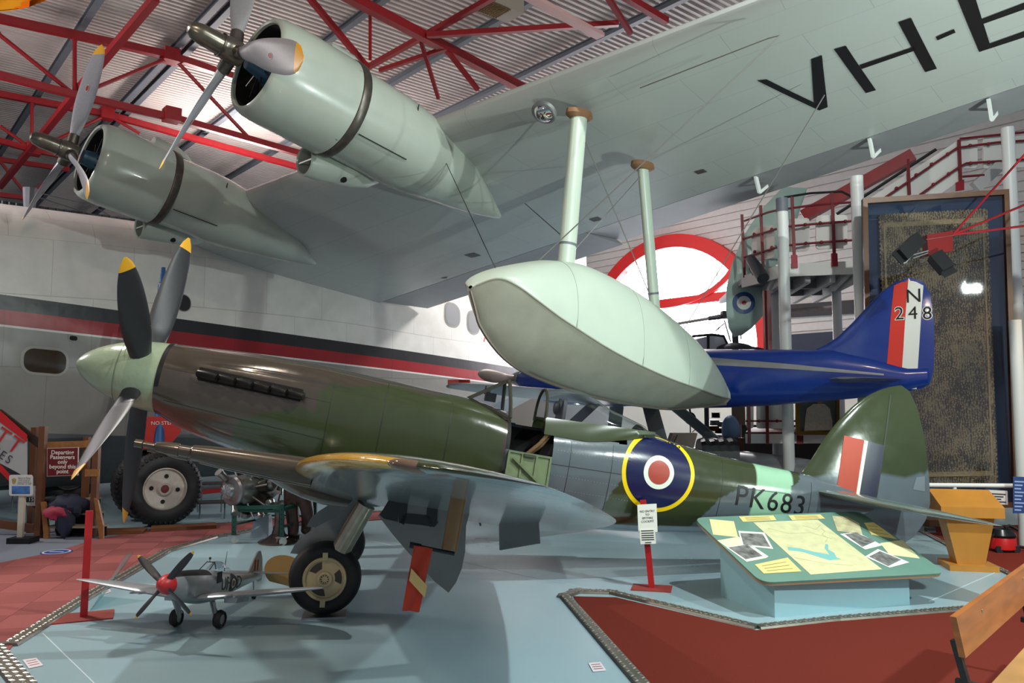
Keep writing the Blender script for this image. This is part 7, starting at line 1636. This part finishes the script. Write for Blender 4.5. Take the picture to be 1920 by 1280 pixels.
# departure board behind
tb = thing('time_card', 'pale board with a dark clock number behind the cream notice stand', 'sign', S_(58, 947, .1)); mb = MB(); mb.prism([S_(*q, .1) for q in ((40, 911), (66, 911), (66, 948), (52, 948), (40, 938))], V((0, .015, 0))); obj('board', mb, mat('board_pale', (196, 190, 182), .6), tb, world=True, smooth=0)
mb = MB(); mb.prism([S_(*q, .09) for q in ((45, 931), (63, 931), (63, 941), (45, 941))], V((0, .004, 0))); obj('number_panel', mb, M_black, tb, world=True, smooth=0)
obj('number', text_mb('3 15', S_(54, 936, .08), (1, 0, 0), (0, 0, 1), .085), M_white, tb, world=True, smooth=0)
# chair and displays beyond the steps
ch = thing('chair', 'metal legged chair half hidden behind the notice stand', 'chair', at_z(20, 965)); c = at_z(15, 962)
for dx, dy in ((-.25, 0), (.18, 0), (.28, .35), (-.15, .35)): mb = MB(); mb.tube([c + V((dx, dy, 0)), c + V((dx * .9, dy, .46))], .014, 6); obj('leg', mb, M_grey_steel, ch, world=True)
mb = MB(); mb.box(c + V((0, .17, .47)), (.46, .42, .04)); obj('seat', mb, M_black, ch, world=True, smooth=0)
mb = MB(); mb.box(c + V((0, .4, .78)), (.46, .03, .34)); obj('backrest', mb, M_black, ch, world=True, smooth=0)
dsp = thing('display_panel', 'bright blue and white display panel seen under the hull', 'display panel', at_z(95, 945)); c = at_z(95, 938)
mb = MB(); mb.box(c + V((0, 0, .55)), (1.1, .05, 1.1)); obj('panel', mb, mat('display_blue', (90, 180, 220), .5), dsp, world=True, smooth=0)
mb = MB(); mb.prism([c + V((-.3, -.04, .3)), c + V((.3, -.04, .3)), c + V((.2, -.04, 1.0)), c + V((-.2, -.04, 1.0))], V((0, .01, 0))); obj('poster', mb, M_white, dsp, world=True, smooth=0)
mb = MB(); mb.box(c + V((0, -.03, .12)), (1.1, .03, .16)); obj('red_band', mb, M_steel_red, dsp, world=True, smooth=0)
# low red barrier and grey step beyond the tyres
mb = MB(); a_, b_ = at_z(378, 938), at_z(430, 934); mb.bar(a_ + Z * .18, b_ + Z * .2, .05, .10)
rbm = tag(obj('low_barrier', mb, M_steel_red, smooth=0), 'low red barrier bar on the floor right of the big tyres', 'barrier')
for p in (a_, b_): mb = MB(); mb.tube([p, p + Z * .2], .02, 8); obj('foot', mb, M_grey_steel, rbm)
t = thing('folding_table', 'small dark folding tables right of the big tyres', 'table', at_z(385, 960))
for px, py, h_ in ((395, 960, .55), (400, 972, .3)):
    p = at_z(px, py); mb = MB(); mb.box(p + Z * h_, (.7, .4, .03), Matrix.Rotation(R(15), 3, 'Z')); obj('table_top', mb, mat('table_dark', (54, 56, 60), .5), t, world=True, smooth=0)
    for sx in (-.25, .2): mb = MB(); mb.tube([p + V((sx, 0, 0)), p + V((sx, 0, h_))], .015, 6); obj('table_leg', mb, M_grey_steel, t, world=True)
# tread plate under the near wheel of the fighter, red trestle by its tail
hwp = SMX @ L3(3.06, 1.03, -1.6); mb = MB(); mb.box(V((hwp.x, hwp.y, .006)), (.42, .30, .011), Matrix.Rotation(SYAW, 3, 'Z')); tag(obj('wheel_plate', mb, M_alu, smooth=0), 'thin metal plate under the near main wheel', 'plate')
tp = at_z(1672, 1005); mb = MB(); mb.bar(tp + Z * .0 + V((0, .3, 0)), tp + V((0, .3, .34)), .06, .05); mb.bar(tp + V((0, .3, .34)), tp + V((.09, .3, .36)), .06, .05); mb.bar(tp + V((.09, .3, .36)), tp + V((.09, .3, .1)), .05, .04); tag(obj('tail_trestle', mb, M_steel_red, smooth=0), 'small red trestle beneath the tail of the fighter', 'trestle')
t = thing('power_adapter', 'grey cable adapter lying on the floor near the lectern', 'adapter', at_z(1744, 996)); p = at_z(1744, 998); mb = MB(); mb.box(p + Z * .04, (.14, .10, .08)); obj('case', mb, M_grey_steel, t, world=True, smooth=0)
t = thing('wooden_board', 'brown boxed board on the floor behind the rudder', 'board', at_z(1760, 985)); p = at_z(1765, 985); mb = MB(); mb.box(p + Z * .06, (.6, .4, .12)); obj('box', mb, mat('box_tan', (160, 124, 84), .6), t, world=True, smooth=0)
